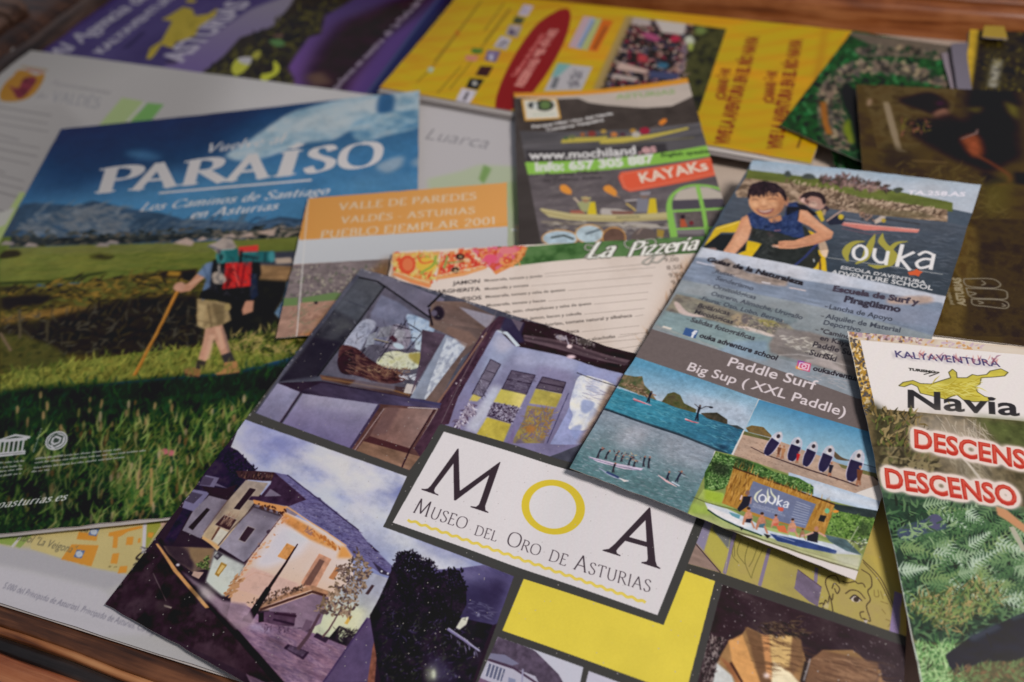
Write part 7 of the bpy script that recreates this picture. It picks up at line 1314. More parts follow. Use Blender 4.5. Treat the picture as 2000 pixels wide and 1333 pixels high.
# ------------------------------------------------------------------ print: pizza menu
def print_pizza(s):
    s.Z(); s.allover((206, 190, 180)); s.allover([(196, 178, 166), (208, 192, 182), (214, 198, 188)], tex=(2, 90, 1), alpha=.8)
    s.Z(650, 430, .3503)
    for q in ([(2010, 240), (1880, 500), (1780, 740), (2200, 800), (2300, 200)],): s.fill(q, (150, 108, 74), soft=22)
    s.strokes([(1960, 240), (2080, 260), (1780, 780), (1700, 740), (1840, 520)], 200, 60, 12, [(176, 136, 104), (196, 166, 140), (120, 84, 60)], ang=60, spread=40, seed=1, alpha=.5)
    s.line([(336, 175), (345, 700)], 16, (130, 96, 70), soft=3, alpha=.7)
    s.fill([(1040, 165), (1120, 150), (2200, 70), (2200, 160), (1860, 190), (1400, 215), (1020, 250)], (72, 104, 66)); s.fill([(900, 120), (1060, 150), (2200, 60), (2200, 175), (1850, 195), (1380, 212), (1000, 258), (960, 260)], [(54, 84, 46), (80, 112, 66), (96, 122, 80)], tex=(2, 22, 1), seed=2)
    # three slices
    s.fill([(336, 185), (600, 175), (545, 375), (450, 340), (340, 300)], (206, 150, 92), tex=(.15, 10, 1)); s.strokes([(345, 190), (590, 185), (550, 360), (345, 290)], 160, 34, 14, [(216, 120, 60), (222, 180, 90), (196, 76, 50), (150, 150, 70), (226, 196, 120)], ang=30, spread=80, seed=3)
    s.ell((415, 250), 46, 52, (196, 74, 50)); s.ell((418, 248), 30, 36, (216, 116, 76)); s.ell((520, 250), 56, 40, (210, 170, 70)); s.line([(500, 290), (560, 250), (575, 200)], 12, (128, 150, 66), cv=True); s.line([(470, 200), (500, 240), (560, 230)], 10, (216, 100, 60), cv=True); s.line([(345, 300), (450, 345), (540, 370)], 22, (206, 130, 84)); s.line([(345, 290), (450, 325), (540, 350)], 7, (232, 196, 150))
    s.fill([(606, 180), (765, 165), (850, 265), (740, 310), (575, 335)], (204, 126, 76)); s.strokes([(610, 185), (765, 170), (840, 260), (590, 320)], 170, 30, 13, [(206, 70, 56), (226, 206, 180), (206, 100, 60), (230, 190, 150), (190, 60, 50)], ang=30, spread=80, seed=4)
    s.ell((710, 205), 24, 17, (40, 32, 30)); s.ell((712, 205), 11, 7, (150, 130, 100)); s.ell((683, 280), 22, 17, (40, 34, 32)); s.ell((684, 280), 10, 7, (160, 130, 100)); s.line([(640, 200), (620, 270)], 9, (120, 150, 80)); s.line([(640, 240), (730, 230)], 8, (110, 140, 76)); s.line([(580, 325), (740, 300), (850, 265)], 20, (214, 150, 96)); s.line([(585, 312), (840, 256)], 7, (234, 200, 150))
    s.fill([(770, 160), (1060, 145), (1080, 150), (1040, 230), (910, 305), (900, 290), (860, 250)], (196, 84, 62)); s.strokes([(775, 165), (1050, 150), (1010, 220), (900, 280)], 170, 26, 16, [(206, 90, 100), (216, 130, 110), (190, 70, 50), (222, 150, 90), (200, 100, 120)], ang=30, spread=80, seed=5); s.ell((880, 215), 38, 26, (206, 84, 110)); s.ell((975, 170), 50, 22, (206, 116, 120)); s.line([(905, 295), (1020, 230), (1070, 155)], [22, 30, 26], (206, 130, 76), cv=True); s.strokes([(900, 300), (1010, 210), (1070, 150), (1080, 170), (1020, 260)], 40, 24, 8, [(166, 90, 50), (226, 160, 100)], ang=45, spread=60, seed=6)
    # script title
    s.Z(1120, 460, .12)
    tl = dict(font='script', shear=.45, ky=.95)
    for oc, ex_, c in ((None, .13, (70, 66, 56)), (None, 0.03, (226, 222, 214))):
        s.text('La', (190, 370), (620, 345), c, bold=ex_, **tl); s.text('Pizzería', (860, 350), (2010, 225), c, bold=ex_, **tl)
        w = 26 if ex_ > .1 else 10
        s.line([(175, 375), (260, 300), (420, 330), (520, 300)], w, c, cv=True); s.line([(330, 180), (220, 150), (190, 220), (300, 240), (420, 120)], w, c, cv=True); s.line([(1150, 120), (980, 60), (840, 100), (860, 190), (980, 200), (1140, 90), (1290, 60), (1340, 130), (1200, 200)], w, c, cv=True); s.line([(1330, 330), (1220, 470), (1130, 440), (1300, 340), (1500, 320), (1380, 440), (1280, 430)], w, c, cv=True)
    s.Z(650, 430, .3503); d = (70, 62, 58)
    for st, a, b in (('JAMON', (668, 364), (820, 350)), ('MARGHERITA', (545, 414), (822, 394)), ('QUESOS', (655, 458), (828, 443)), ('CUATRO', (470, 476), (628, 462)), ('BACON', (690, 506), (832, 492))): s.text(st, a, b, (50, 44, 44), ky=.95, bold=.012)
    for st, a, b in (('Mozzarella, tomate y jamón', (846, 345), (1168, 318)), ('Mozzarella y tomate', (848, 392), (1092, 370)), ('Mozzarella, tomate y salsa de quesos', (852, 436), (1296, 396)), ('Mozzarella, tomate y bacon', (858, 484), (1186, 455)), ('Mozzarella, atún, champiñones y salsa de queso', (858, 532), (1442, 472)), ('Mozzarella, tomate, jamon, bacon y cebolla', (846, 580), (1388, 528)), ('Mozzarella, cebolla, chorizo, tomate natural y albahaca', (880, 626), (1670, 540)), ('Mozzarella, tomate y albahaca', (920, 664), (1374, 626)), ('Mozzarella, bacon y alcachofas', (1180, 704), (1576, 656))):
        s.text(st, a, b, d, ky=1.0, bold=.012, alpha=.92)
        s.line([(b[0] + 14, b[1] - 2), (1800 - (b[1] - 318) * .3, b[1] - (1800 - b[0]) * .085)], 2.2, (130, 116, 108))
    for x0, y0, x1, y1 in ((1180, 300, 1800, 240), (1430, 690, 1740, 660), (1600, 640, 1780, 625), (1560, 722, 1720, 700)): s.line([(x0, y0), (x1, y1)], 2.2, (130, 116, 108))
    for st, a, b in (('9,00', (1850, 234), (1928, 230)), ('8,50', (1864, 278), (1944, 272)), ('9,50', (1876, 320), (1956, 313)), ('9,80', (1890, 362), (1974, 354)), ('10,00', (1886, 410), (1990, 400)), ('Ind.', (1855, 206), (1912, 202))): s.text(st, a, b, (96, 84, 76), ky=1.0, bold=.0)
    for i in range(5): s.text('11,00', (2010 + i * 12, 228 + i * 44), (2090 + i * 12, 222 + i * 44), (130, 104, 84))
    s.Z()
print_pizza(P_['pizza'])

# ------------------------------------------------------------------ print: village leaflet
def print_valle(s):
    s.Z(); s.allover((176, 174, 176)); s.Z(650, 0, .3503)
    s.fill([(-200, 1085), (990, 1000), (1020, 1262), (-180, 1420)], (202, 142, 76), grad=((204, 146, 84), (-100, 1300), (900, 1050))); s.fill([(-180, 1330), (1015, 1240), (1025, 1265), (-190, 1370)], (202, 142, 76))
    o = (216, 200, 180)
    s.text('VALLE DE PAREDES', (30, 1172), (800, 1112), o, font='light', ky=.86, bold=.045); s.text('VALDÉS - ASTURIAS', (42, 1246), (792, 1190), o, font='light', ky=.86, bold=.045); s.text('PUEBLO EJEMPLAR 2001', (-72, 1330), (908, 1250), o, font='light', ky=.86, bold=.045)
    s.Z(0, 0, 1); s.fill([(575, 470), (610, 468), (1030, 440), (1040, 500), (760, 560), (585, 570)], (176, 176, 180), grad=((168, 168, 172), (700, 450), (700, 540)))
    s.fill([(520, 520), (660, 512), (790, 505), (800, 820), (480, 820)], (146, 114, 100), tex=(.2, 10, 2)); s.fill([(520, 522), (660, 512), (780, 505), (780, 590), (520, 590)], (112, 100, 100), tex=(.25, 8, 1.5)); s.fill([(520, 585), (640, 578), (640, 594), (520, 600)], (96, 116, 74)); s.fill([(585, 520), (660, 512), (720, 520), (768, 508), (780, 600), (580, 620)], (112, 100, 100), tex=(.25, 8, 1.5)); s.fill([(930, 500), (1040, 470), (1040, 520), (920, 520)], (90, 92, 92), soft=1)
    s.strokes([(560, 525), (780, 515), (780, 590), (560, 580)], 300, 7, 3, [(136, 126, 120), (90, 80, 84), (150, 140, 126), (84, 88, 74)], ang=30, spread=60, seed=1); s.fill([(590, 582), (650, 572), (700, 574), (690, 584), (590, 592)], (96, 116, 74)); s.fill([(586, 592), (760, 580), (760, 640), (570, 720)], (150, 116, 100), tex=(.2, 8, 2)); s.ell((617, 592), 4, 3, (50, 40, 44))
    s.strokes([(560, 600), (700, 590), (660, 700), (555, 740)], 220, 12, 4, [(166, 128, 112), (130, 96, 84), (120, 110, 90)], ang=20, spread=30, seed=2, alpha=.7); s.fill([(574, 660), (640, 640), (620, 720), (560, 760)], (176, 108, 60), soft=5); s.fill([(620, 630), (760, 500), (770, 560), (640, 680)], (112, 78, 46), soft=8, alpha=.8)  # final fill paints in the museum leaflet's shadow as a soft brown band
    s.line([(602, 390), (576, 700)], 1.8, (196, 190, 186)); s.Z()
print_valle(P_['valle'])

# ------------------------------------------------------------------ print: rafting flyer at the right
def print_kalya(s):
    s.Z(1300, 430, .3503); s.allover([(52, 60, 40), (96, 92, 58), (70, 78, 50)], tex=(2, 40, 1))
    s.fill([(1000, 615), (2200, 700), (2200, 1400), (1120, 1400)], [(110, 88, 58), (150, 124, 84), (84, 70, 50)], tex=(2, 30, 1))
    s.fill([(1005, 618), (1240, 650), (1170, 1050), (1100, 1050)], [(150, 112, 50), (196, 152, 74), (120, 92, 50)], tex=(2.4, 10, 1)); s.strokes([(1010, 620), (1110, 630), (1180, 1060), (1110, 1100)], 360, 20, 12, [(206, 166, 80), (110, 90, 66), (170, 128, 52), (226, 200, 160), (84, 78, 80)], ang=50, spread=60, seed=1)
    s.fill([(1000, 615), (2200, 720), (2200, 780), (1090, 672), (1020, 650)], (206, 186, 166), tex=(.1, 12, 3)); s.strokes([(1005, 622), (1450, 655), (1440, 690), (1060, 670)], 120, 22, 12, [(200, 150, 76), (160, 120, 110), (214, 196, 190), (110, 90, 90), (180, 150, 160)], ang=70, spread=40, seed=2); s.fill([(1520, 668), (2200, 740), (2200, 775), (1500, 700)], (212, 196, 180), soft=2); s.strokes([(1440, 665), (1760, 700), (1740, 730), (1440, 700)], 30, 26, 12, [(200, 150, 100), (196, 170, 180)], ang=0, spread=40, seed=3)
    s.fill([(1085, 670), (2200, 770), (2200, 1140), (1170, 1052)], (226, 216, 212))
    for dx, dy, c, al in ((-16, 8, (170, 160, 166), .7), (0, 0, (70, 66, 120), 1)): s.text('KALYAVENTURA', (1285 + dx, 765 + dy), (1868 + dx, 820 + dy), c, bold=.012, ky=1.05, alpha=al, soft=0 if al == 1 else 2)
    for k, st in ((2, 'L'), (5, 'V')): pass
    s.strokes([(1380, 740), (1860, 780), (1860, 815), (1380, 775)], 40, 34, 7, [(196, 110, 100), (170, 90, 90), (120, 60, 90)], ang=70, spread=40, seed=4, alpha=.6)
    s.text('TURISMO', (1352, 838), (1506, 856), (50, 48, 46), bold=.05, ky=.8, shear=.2); s.line([(1440, 862), (1480, 852), (1525, 850), (1470, 872)], 5, (60, 56, 52), cv=True)
    isl = [(1300, 925), (1325, 905), (1380, 895), (1420, 912), (1480, 915), (1540, 895), (1590, 880), (1578, 850), (1600, 832), (1622, 850), (1625, 880), (1680, 880), (1710, 862), (1740, 868), (1790, 862), (1810, 842), (1870, 830), (1910, 850), (1890, 870), (1830, 876), (1760, 880), (1752, 915), (1725, 930), (1740, 960), (1780, 985), (1840, 996), (1790, 1012), (1720, 1014), (1660, 1004), (1625, 975), (1600, 982), (1560, 1000), (1480, 980), (1420, 966), (1405, 930), (1370, 915), (1330, 930)]
    s.fill(isl, (196, 180, 74), tex=(.14, 10, 3)); s.line(isl + [isl[0]], 4.5, (90, 84, 56)); s.strokes([(1420, 920), (1740, 890), (1720, 990), (1460, 970)], 90, 60, 5, [(176, 156, 54), (212, 200, 110)], ang=0, spread=20, seed=5)
    s.text('Navia', (1350, 1045), (1975, 1092), (50, 48, 50), bold=.02, ky=.74, shear=.14)
    # waterfall gorge
    s.fill([(1170, 1055), (2200, 1140), (2200, 1700), (1200, 1700)], [(44, 40, 30), (110, 94, 68), (70, 64, 44)], tex=(2.6, 26, .7)); s.fill([(1360, 1075), (1560, 1090), (1700, 1100), (1780, 1160), (1760, 1400), (1900, 1560), (1700, 1600), (1500, 1300)], (176, 160, 142), soft=22, alpha=.85, tex=(.2, 16, .6))
    s.fill([(1720, 1100), (2200, 1140), (2200, 1300), (1860, 1260)], (84, 90, 50), soft=10, tex=(.3, 14, 1)); s.fill([(1130, 1000), (1220, 1060), (1300, 1300), (1240, 1500), (1180, 1400)], (62, 58, 40), soft=8, tex=(.4, 12, 1)); s.strokes([(1150, 1060), (1400, 1080), (1500, 1400), (1220, 1400)], 220, 50, 12, [(120, 100, 62), (60, 54, 36), (150, 130, 90), (90, 96, 50)], ang=60, spread=40, seed=6); s.strokes([(1500, 1080), (1780, 1110), (1800, 1500), (1600, 1400)], 160, 90, 7, [(206, 192, 176), (150, 134, 116), (190, 176, 156)], ang=-60, spread=16, seed=7, alpha=.6)
    s.Z(1300, 866, .3503)
    s.fill([(1140, 20), (2200, 20), (2200, 420), (1200, 380)], [(76, 66, 48), (110, 98, 74), (140, 126, 98)], tex=(2, 26, .8), alpha=.5); s.fill([(1200, 200), (1400, 260), (1800, 330), (2200, 380), (2200, 900), (1230, 900)], [(44, 62, 52), (72, 96, 70), (96, 110, 76)], tex=(2, 26, 1))
    s.line([(1640, 60), (1740, 180), (1860, 340)], [10, 16, 20], (206, 192, 176), alpha=.8); s.strokes([(1180, 60), (1500, 100), (1500, 260), (1210, 260)], 160, 50, 14, [(96, 86, 60), (60, 54, 40), (130, 116, 84)], ang=40, spread=50, seed=8)
    s.clip([(1130, 0), (1160, -20), (2200, 90), (2600, 1500), (1400, 1500)]); s.develop(1.0); s.clip(None)
    # ferns
    reg = [(1210, 300), (1500, 360), (1840, 380), (2200, 400), (2200, 1000), (1900, 1050), (1600, 1120), (1390, 1100), (1290, 760)]
    s.fill(reg, [(24, 38, 32), (44, 66, 50), (34, 50, 40)], tex=(2, 20, 1)); s.strokes(reg, 900, 60, 14, [(44, 74, 50), (74, 106, 70), (26, 42, 34), (90, 120, 80)], ang=10, spread=60, seed=9)
    r = np.random.default_rng(4)
    for k in range(150):
        x, y = 1230 + r.random() * 900, 350 + r.random() * 560
        if x < 1215 + (y - 300) * .2: continue
        a = math.radians([10, 200, -30, 230][k % 4] + r.normal(0, 22)); L = 120 + r.random() * 130; c = [(150, 172, 136), (104, 136, 90), (182, 198, 174), (78, 114, 70), (126, 150, 96), (60, 92, 60)][k % 6]
        dx, dy = math.cos(a), -math.sin(a); s.line([(x, y), (x + dx * L, y + dy * L)], 4, c, alpha=.8)
        for j in range(8):
            t = j / 8; px, py = x + dx * L * t, y + dy * L * t; lf = 44 * (1 - t) + 8
            for sg in (1, -1):
                b = a + sg * 1.0; s.line([(px, py), (px + math.cos(b) * lf, py - math.sin(b) * lf)], [12, 3], c, alpha=.9)
    s.fill([(1300, 480), (1470, 420), (1540, 440), (1580, 470), (1460, 500), (1330, 540)], (62, 72, 110), cv=True, alpha=.85, soft=1); s.ell((1500, 440), 46, 44, (84, 84, 124)); s.strokes([(1290, 470), (1580, 400), (1600, 500), (1300, 560)], 60, 50, 9, [(110, 140, 96), (60, 84, 60), (140, 164, 120)], ang=20, spread=50, seed=10)
    s.fill([(1840, 350), (1900, 370), (2020, 470), (2100, 560), (2000, 500), (1900, 430), (1850, 400)], (196, 140, 100), soft=1); s.line([(1930, 470), (2000, 600)], 26, (176, 170, 150))
    s.strokes([(1350, 880), (1800, 760), (1900, 900), (1600, 1050), (1380, 1000)], 420, 60, 7, [(150, 130, 84), (96, 104, 56), (176, 150, 100), (60, 72, 44), (130, 150, 84)], ang=60, spread=50, seed=11); s.strokes([(1370, 1130), (1600, 1120), (1700, 1400), (1420, 1400)], 560, 50, 7, [(110, 160, 90), (150, 190, 120), (70, 116, 64), (176, 206, 146)], ang=60, spread=60, seed=12)
    s.fill([(1560, 1180), (1700, 1080), (1850, 1010), (1960, 960), (2200, 860), (2200, 1120), (1950, 1210), (1760, 1220), (1620, 1290), (1580, 1240)], (26, 32, 46), tex=(.3, 16, 2)); s.line([(1700, 1090), (1860, 1020)], 26, (74, 80, 104), alpha=.7, soft=3); s.line([(1790, 1060), (1820, 1140)], 9, (20, 24, 34)); s.line([(1930, 980), (2000, 960)], 20, (70, 84, 90), alpha=.6, soft=2); s.strokes([(1600, 1260), (1990, 1220), (1990, 1333), (1600, 1333)], 200, 40, 10, [(130, 100, 70), (90, 84, 56), (110, 130, 80)], ang=50, spread=60, seed=13)
    rd = (196, 62, 48)
    for st, a, b in (('DESCENSO', (1388, 22), (2140, 170)), ('DESCENSO', (1232, 246), (1968, 352))):
        s.text(st, a, b, (186, 52, 40), bold=.03, ky=1.36, outline=[((226, 206, 196), .13)]); s.text(st, (a[0] + 4, a[1] - 12), (b[0] - 4, b[1] - 12), (220, 104, 84), bold=-.012, ky=1.2, alpha=.55)
    s.line([(1005, 618), (1140, 0)], 1, rd, alpha=0.0)
    s.Z(); s.line([(1656, 648), (1699, 866), (1801, 1334)], 2.2, (206, 204, 206), alpha=.8)
print_kalya(P_['kalya'])
# ------------------------------------------------------------------ the table, the tray and the sheets as objects
def wood_mat(name, c1, c2, c3, direction, rough=0.35, scale=1.0, coat=0.5):
    mt, nt, b = bsdf_mat(name); N, Lk = nt.nodes, nt.links
    tc = N.new('ShaderNodeTexCoord'); mp = N.new('ShaderNodeMapping')
    mp.inputs['Rotation'].default_value = (0, 0, -direction)
    Lk.new(tc.outputs['Object'], mp.inputs['Vector'])
    st = N.new('ShaderNodeMapping'); st.inputs['Scale'].default_value = (14 * scale, 190 * scale, 190 * scale)
    Lk.new(mp.outputs['Vector'], st.inputs['Vector'])
    n1 = N.new('ShaderNodeTexNoise'); n1.inputs['Scale'].default_value = 1.0; n1.inputs['Detail'].default_value = 8; n1.inputs['Roughness'].default_value = 0.62
    n1.inputs['Distortion'].default_value = 0.4
    Lk.new(st.outputs['Vector'], n1.inputs['Vector'])
    n2 = N.new('ShaderNodeTexNoise'); n2.inputs['Scale'].default_value = 38; n2.inputs['Detail'].default_value = 4
    Lk.new(tc.outputs['Object'], n2.inputs['Vector'])
    ad = N.new('ShaderNodeMath'); ad.operation = 'MULTIPLY_ADD'; ad.inputs[1].default_value = 0.45
    Lk.new(n2.outputs['Fac'], ad.inputs[0]); Lk.new(n1.outputs['Fac'], ad.inputs[2])
    rp = N.new('ShaderNodeValToRGB')
    e = rp.color_ramp.elements; e[0].position = 0.55; e[1].position = 0.88
    e[0].color = list(srgb2lin(np.array(c1) / 255)) + [1]; e[1].color = list(srgb2lin(np.array(c3) / 255)) + [1]
    q = e.new(0.70); q.color = list(srgb2lin(np.array(c2) / 255)) + [1]
    Lk.new(ad.outputs[0], rp.inputs['Fac']); Lk.new(rp.outputs['Color'], b.inputs['Base Color'])
    bp = N.new('ShaderNodeBump'); bp.inputs['Strength'].default_value = 0.35; bp.inputs['Distance'].default_value = 0.0006
    Lk.new(n1.outputs['Fac'], bp.inputs['Height']); Lk.new(bp.outputs['Normal'], b.inputs['Normal'])
    r2 = N.new('ShaderNodeMapRange'); r2.inputs['To Min'].default_value = rough * .7; r2.inputs['To Max'].default_value = rough * 1.5
    Lk.new(n2.outputs['Fac'], r2.inputs['Value']); Lk.new(r2.outputs['Result'], b.inputs['Roughness'])
    set_in(b, Specular_IOR_Level=0.45, Coat_Weight=coat, Coat_Roughness=0.3)
    return mt

AX = math.radians(-25.2)                       # the tray's long direction
ex = np.array([math.cos(AX), math.sin(AX), 0]); ey = np.array([-math.sin(AX), math.cos(AX), 0])
def moulding(name, origin, along, out, length, prof, mat, parent, segs=60, wob=0.00025, seed=0):
    """sweep a profile (out, up) along a straight run; slightly uneven, hand finished"""
    r = np.random.default_rng(seed); vs, F = [], []
    n = len(prof)
    ph = r.random(4) * 6
    for i in range(segs + 1):
        t = i / segs * length
        w = wob * (math.sin(t * 90 + ph[0]) + 0.6 * math.sin(t * 233 + ph[1]))
        z = wob * 0.5 * math.sin(t * 141 + ph[2])
        for (o, h) in prof:
            vs.append(origin + along * t + out * (o + w) + np.array([0, 0, h + z]))
    for i in range(segs):
        for j in range(n - 1):
            a = i * n + j
            F.append((a, a + n, a + n + 1, a + 1))
    for base in (0, segs * n):
        F.append(tuple(range(base, base + n)))
    return mesh_obj(name, vs, F, mat, parent, smooth=True)
def arcp(c, r, a0, a1, n=7):
    return [(c[0] + r * math.cos(math.radians(a)), c[1] + r * math.sin(math.radians(a))) for a in np.linspace(a0, a1, n)]

M_dark = wood_mat('dark_walnut', (48, 27, 18), (92, 55, 34), (142, 92, 60), AX)
M_bead = wood_mat('orange_beech_bead', (110, 62, 34), (176, 112, 66), (214, 156, 104), AX, 0.3)
M_red = wood_mat('red_brown_bead', (84, 38, 20), (166, 92, 54), (206, 136, 92), AX, 0.28)
M_black = wood_mat('black_groove', (24, 20, 20), (44, 38, 38), (84, 74, 70), AX, 0.4)
M_topr = wood_mat('orange_wood_rim', (96, 46, 18), (158, 88, 40), (198, 126, 72), AX, 0.35)
M_side = wood_mat('worn_brown_wood', (40, 24, 18), (84, 58, 44), (132, 100, 80), AX + math.pi / 2, 0.5)

tray = empty('wooden_tray', (0, 0.3, 0), 'dark wooden tray with orange and black moulded rim under all the leaflets', 'tray')
# lining: bottom of the tray
q = [np.array([-.20, .17, 0]) - ey * .02, ]
o_b = at(0, 1190, 0.004); o_b[2] = 0           # inner foot of the near rim
nr0 = o_b - ex * 0.35 + ey * 0.0022
far0 = at(1130, 28, 0.0)
depth = (far0 - o_b) @ ey
L = 1.05
M_line = plain('beige_card_lining', (196, 182, 168), 0.8, 0.2, 0.3)
v0 = nr0; base = [v0, v0 + ex * L, v0 + ex * L + ey * (depth + .004), v0 + ey * (depth + .004)]
mesh_obj('lining', [p + np.array([0, 0, 0.0]) for p in base] + [p - np.array([0, 0, .003]) for p in base],
         [(0, 1, 2, 3), (4, 7, 6, 5), (0, 4, 5, 1), (1, 5, 6, 2), (2, 6, 7, 3), (3, 7, 4, 0)], M_line, tray)
# near rim, from the sheets towards the viewer
out = -ey
run = lambda nm, prof, mt, sd: moulding(nm, nr0 + np.array([0, 0, 0.0]), ex, out, L, prof, mt, tray, seed=sd)
run('rim_fillet', [(-.0030, -.003), (-.0030, .0030), (-.0010, .0034), (.0050, .0038), (.0068, .0036), (.0068, -.003)], M_dark, 1)
run('rim_bead', [(.0068, -.003)] + arcp((.0081, .0034), .0013, 180, 0) + [(.0094, -.003)], M_bead, 2)
run('rim_groove', [(.0094, -.003), (.0094, .0022), (.0105, .0030), (.0125, .0034), (.0142, .0026), (.0142, -.003)], M_black, 3)
run('rim_bead', [(.0142, -.003), (.0142, .0036), (.0150, .0046), (.0158, .0048)] + arcp((.0200, .0020), .0050, 128, 40, 6) + [(.0246, .0030), (.0246, -.003)], M_red, 4)
run('rim_groove', [(.0246, -.003), (.0246, .0018), (.0262, .0016), (.0262, -.003)], M_black, 5)
run('rim_bead', [(.0262, -.003), (.0262, .0030), (.0270, .0040)] + arcp((.0330, -.002), .0085, 120, 50, 6) + [(.0420, .001), (.0420, -.003)], M_bead, 6)
# far rim
fr0 = nr0 + ey * (depth + .004)
runf = lambda nm, prof, mt, sd: moulding(nm, fr0, ex, ey, L, prof, mt, tray, seed=sd, wob=.0006)
runf('rim_wall', [(0, -.003), (0, .014), (.0015, .0165), (.004, .0175), (.010, .018), (.010, -.003)], M_topr, 7)
runf('rim_groove', [(.010, -.003), (.010, .0160), (.0125, .0160), (.0125, -.003)], M_black, 8)
runf('rim_bead', [(.0125, -.003), (.0125, .019)] + arcp((.020, .017), .0075, 165, 20, 8) + [(.028, -.003)], M_topr, 9)
runf('rim_top', [(.028, -.003), (.028, .020), (.032, .023), (.080, .024), (.080, -.003)], M_dark, 10)
# left end of the tray: worn moulding with turned, notched blocks
sa = at(92, 95, 0.002); sa[2] = 0
sx = -ex
s0 = sa - ey * 0.10
runl = lambda nm, prof, mt, sd: moulding(nm, s0, ey, sx, 0.42, prof, mt, tray, seed=sd, wob=.0006)
runl('rim_wall', [(0, -.003), (0, .004), (.002, .007), (.010, .0085), (.012, .006), (.012, -.003)], M_side, 11)
runl('rim_groove', [(.012, -.003), (.012, .001), (.020, .001), (.020, -.003)], M_black, 12)
runl('rim_top', [(.020, -.003), (.020, .006), (.030, .008), (.16, .008), (.16, -.003)], M_dark, 13)
M_block = wood_mat('pale_carved_wood', (60, 38, 28), (120, 86, 66), (176, 136, 112), AX, 0.5)
bk0 = at(52, 12, 0.012)
for k, (a, b_, hh) in enumerate([(0, .016, .006), (.019, .011, .003), (.034, .010, .007), (.048, .012, .002), (.064, .012, .006)]):
    p = bk0 - ey * (a + b_) ; p = np.array([p[0], p[1], .0085])
    prof = [(0, 0)] + arcp((.004, hh * .6), .004, 170, 95, 4) + [(.05, hh + .004), (.055, 0)]
    moulding('carved_block', p, ey, sx, b_, prof, M_block, tray, segs=4, wob=.0002, seed=20 + k)

# the table under the tray
tb = mesh_obj('table', [(-2, -1.2, -.004), (2, -1.2, -.004), (2, 2.2, -.004), (-2, 2.2, -.004), (-2, -1.2, -.03), (2, -1.2, -.03), (2, 2.2, -.03), (-2, 2.2, -.03)],
              [(0, 1, 2, 3), (4, 7, 6, 5), (0, 4, 5, 1), (1, 5, 6, 2), (2, 6, 7, 3), (3, 7, 4, 0)], M_dark)
tb['kind'] = 'structure'

def paper(key, name, label, cat, thick=.0003, nu=28, nv=28, leaves=(), part='front_cover', group=None, **mk):
    """leaves: lower leaves of a folded or bound sheet: (shift x, shift y, drop, edge colour)"""
    s = P_[key]
    im = s.image(name)
    mt = paper_mat(name + '_print', im, **mk)
    c = s.C.mean(0)
    if leaves:
        root = empty(name, tuple(c), label, cat, group)
        sheet_mesh(part, s, thick, mt, edge_mat(), root, nu, nv, seed=len(name))
        for k, (dx, dy, dr, rgb) in enumerate(leaves):
            d = Sheet.__new__(Sheet); d.__dict__.update(s.__dict__); d.C = s.C + np.array([dx, dy, 0])
            sheet_mesh('inner_page' if k < len(leaves) - 1 or len(leaves) == 1 else 'back_cover', d, .0002, edge_mat(rgb), edge_mat(rgb), root, 10, 10, drop=thick + dr, seed=k)
        return root
    o = sheet_mesh(name, s, thick, mt, edge_mat(), None, nu, nv, seed=len(name))
    o['label'], o['category'] = label, cat
    if group: o['group'] = group
    return o
Wt, Gr = (205, 200, 196), (150, 144, 142)
paper('purple_under', 'blue_backed_folder', 'dark blue folder edge showing between the purple rafting folder and the yellow leaflet', 'folder')
paper('purple', 'rafting_folder', 'purple folder with yellow map shape and ASTURIAS in white, behind the white town map', 'folder', leaves=[(.0006, -.0004, .0004, (60, 60, 96))])
paper('green_under', 'garden_card', 'green leaf card under the garden leaflet, just above the smiling child flyer', 'card')
paper('map', 'town_map', 'large white town map sheet headed Luarca with a yellow and red crest', 'map', leaves=[(.0003, -.0007, .0003, Wt)])
paper('yellow', 'canoe_leaflet', 'bright yellow leaflet with a dark red oval and a crowd photograph', 'leaflet', leaves=[(-.0012, -.0022, .0006, Wt), (-.0020, -.0042, .0014, Gr)])
paper('green', 'garden_leaflet', 'green leaflet picturing a curved row of stones among leaves, beside the yellow leaflet', 'leaflet')
paper('stack', 'yellow_edged_booklet', 'dark booklet with a yellow strip down its side, against the far wooden rim', 'booklet', leaves=[(-.0008, 0, .0010, Gr), (.0004, 0, .0020, Wt), (-.0006, 0, .0030, Gr)])
paper('brown', 'hiking_booklet', 'dark brown booklet with a bending figure and ASTURIAS reading sideways at the right', 'booklet', leaves=[(.0004, -.0040, .0004, (226, 222, 214)), (.0006, -.0030, .0030, Gr)])
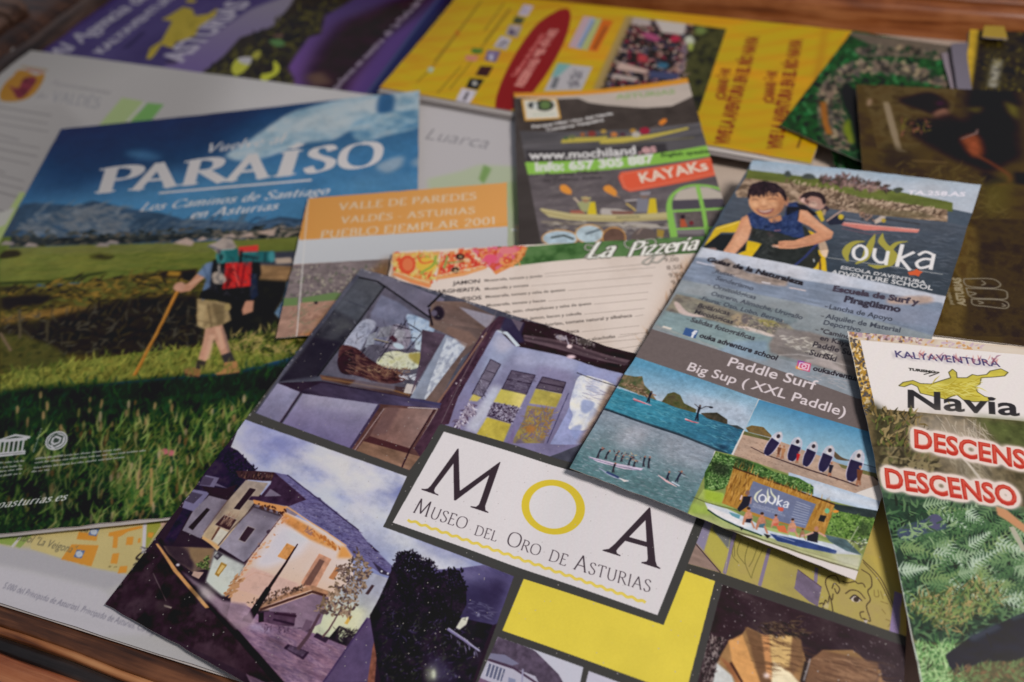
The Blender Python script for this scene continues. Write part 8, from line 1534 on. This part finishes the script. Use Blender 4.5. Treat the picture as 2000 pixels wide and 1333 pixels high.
paper('paraiso', 'walking_magazine', 'magazine titled PARAÍSO with a walker carrying a red backpack through a meadow', 'magazine', leaves=[(.0003, -.0009, .0004, Wt), (-.0002, -.0006, .0010, Wt)])
paper('valle', 'village_leaflet', 'leaflet with an orange band reading VALLE DE PAREDES over a pale sky', 'leaflet')
paper('kayak', 'kayak_flyer', 'grey flyer with a green phone band, red KAYAKs tag and yellow kayaks', 'flyer', nu=36)
paper('pizza', 'pizza_menu', 'cream menu headed La Pizzería with three pizza slices at its corner', 'menu', rough=.6, coat=0)
paper('moa', 'museum_leaflet', 'wide glossy leaflet with MOA in large letters, a yellow ring and a lit house', 'leaflet', dust=.5, nu=60, nv=36)
paper('ouka', 'adventure_flyer', 'tall flyer with a smiling child kayaker on top and paddle boards below', 'flyer')
paper('kalya', 'river_flyer', 'fern green flyer reading Navia and DESCENSO in red, nearest the right edge', 'flyer')

# brochures standing fanned against the booklet in the far corner
def brochure(name, a, b, c, d, rgb, label, grp='brochures fanned beside the yellow edged booklet'):
    s = Sheet([a, b, c, d], den=1)
    m_ = plain(name + '_card', rgb, .5, .3)
    o = sheet_mesh(name, s, .0007, m_, edge_mat((176, 168, 172)), None, 6, 6, seed=3)
    o['label'], o['category'], o['group'] = label, 'brochure', grp
brochure('brochure', (1838, 104, .0116), (1930, 92, .0060), (1930, 200, .0060), (1862, 190, .0116), (150, 140, 150), 'thin pale brochure leaning outermost from the yellow edged booklet')
brochure('brochure', (1856, 86, .0136), (1940, 80, .0080), (1940, 200, .0080), (1872, 190, .0130), (120, 116, 130), 'thin grey brochure leaning between the outermost brochure and the yellow strip')
brochure('brochure', (1922, 50, .0150), (1962, 52, .0150), (1968, 76, .0150), (1918, 72, .0150), (190, 160, 60), 'small yellow brochure corner poking up behind the yellow edged booklet')
o = sheet_mesh('blank_card', Sheet([(1730, 1150, .0092), (1960, 1150, .0092), (2020, 1420, .0092), (1740, 1420, .0092)], den=1), .0004, plain('beige_card', (206, 178, 164), .7, .2), edge_mat(), None, 8, 8)
o['label'], o['category'] = 'blank beige card glimpsed between the museum leaflet and the river flyer', 'card'
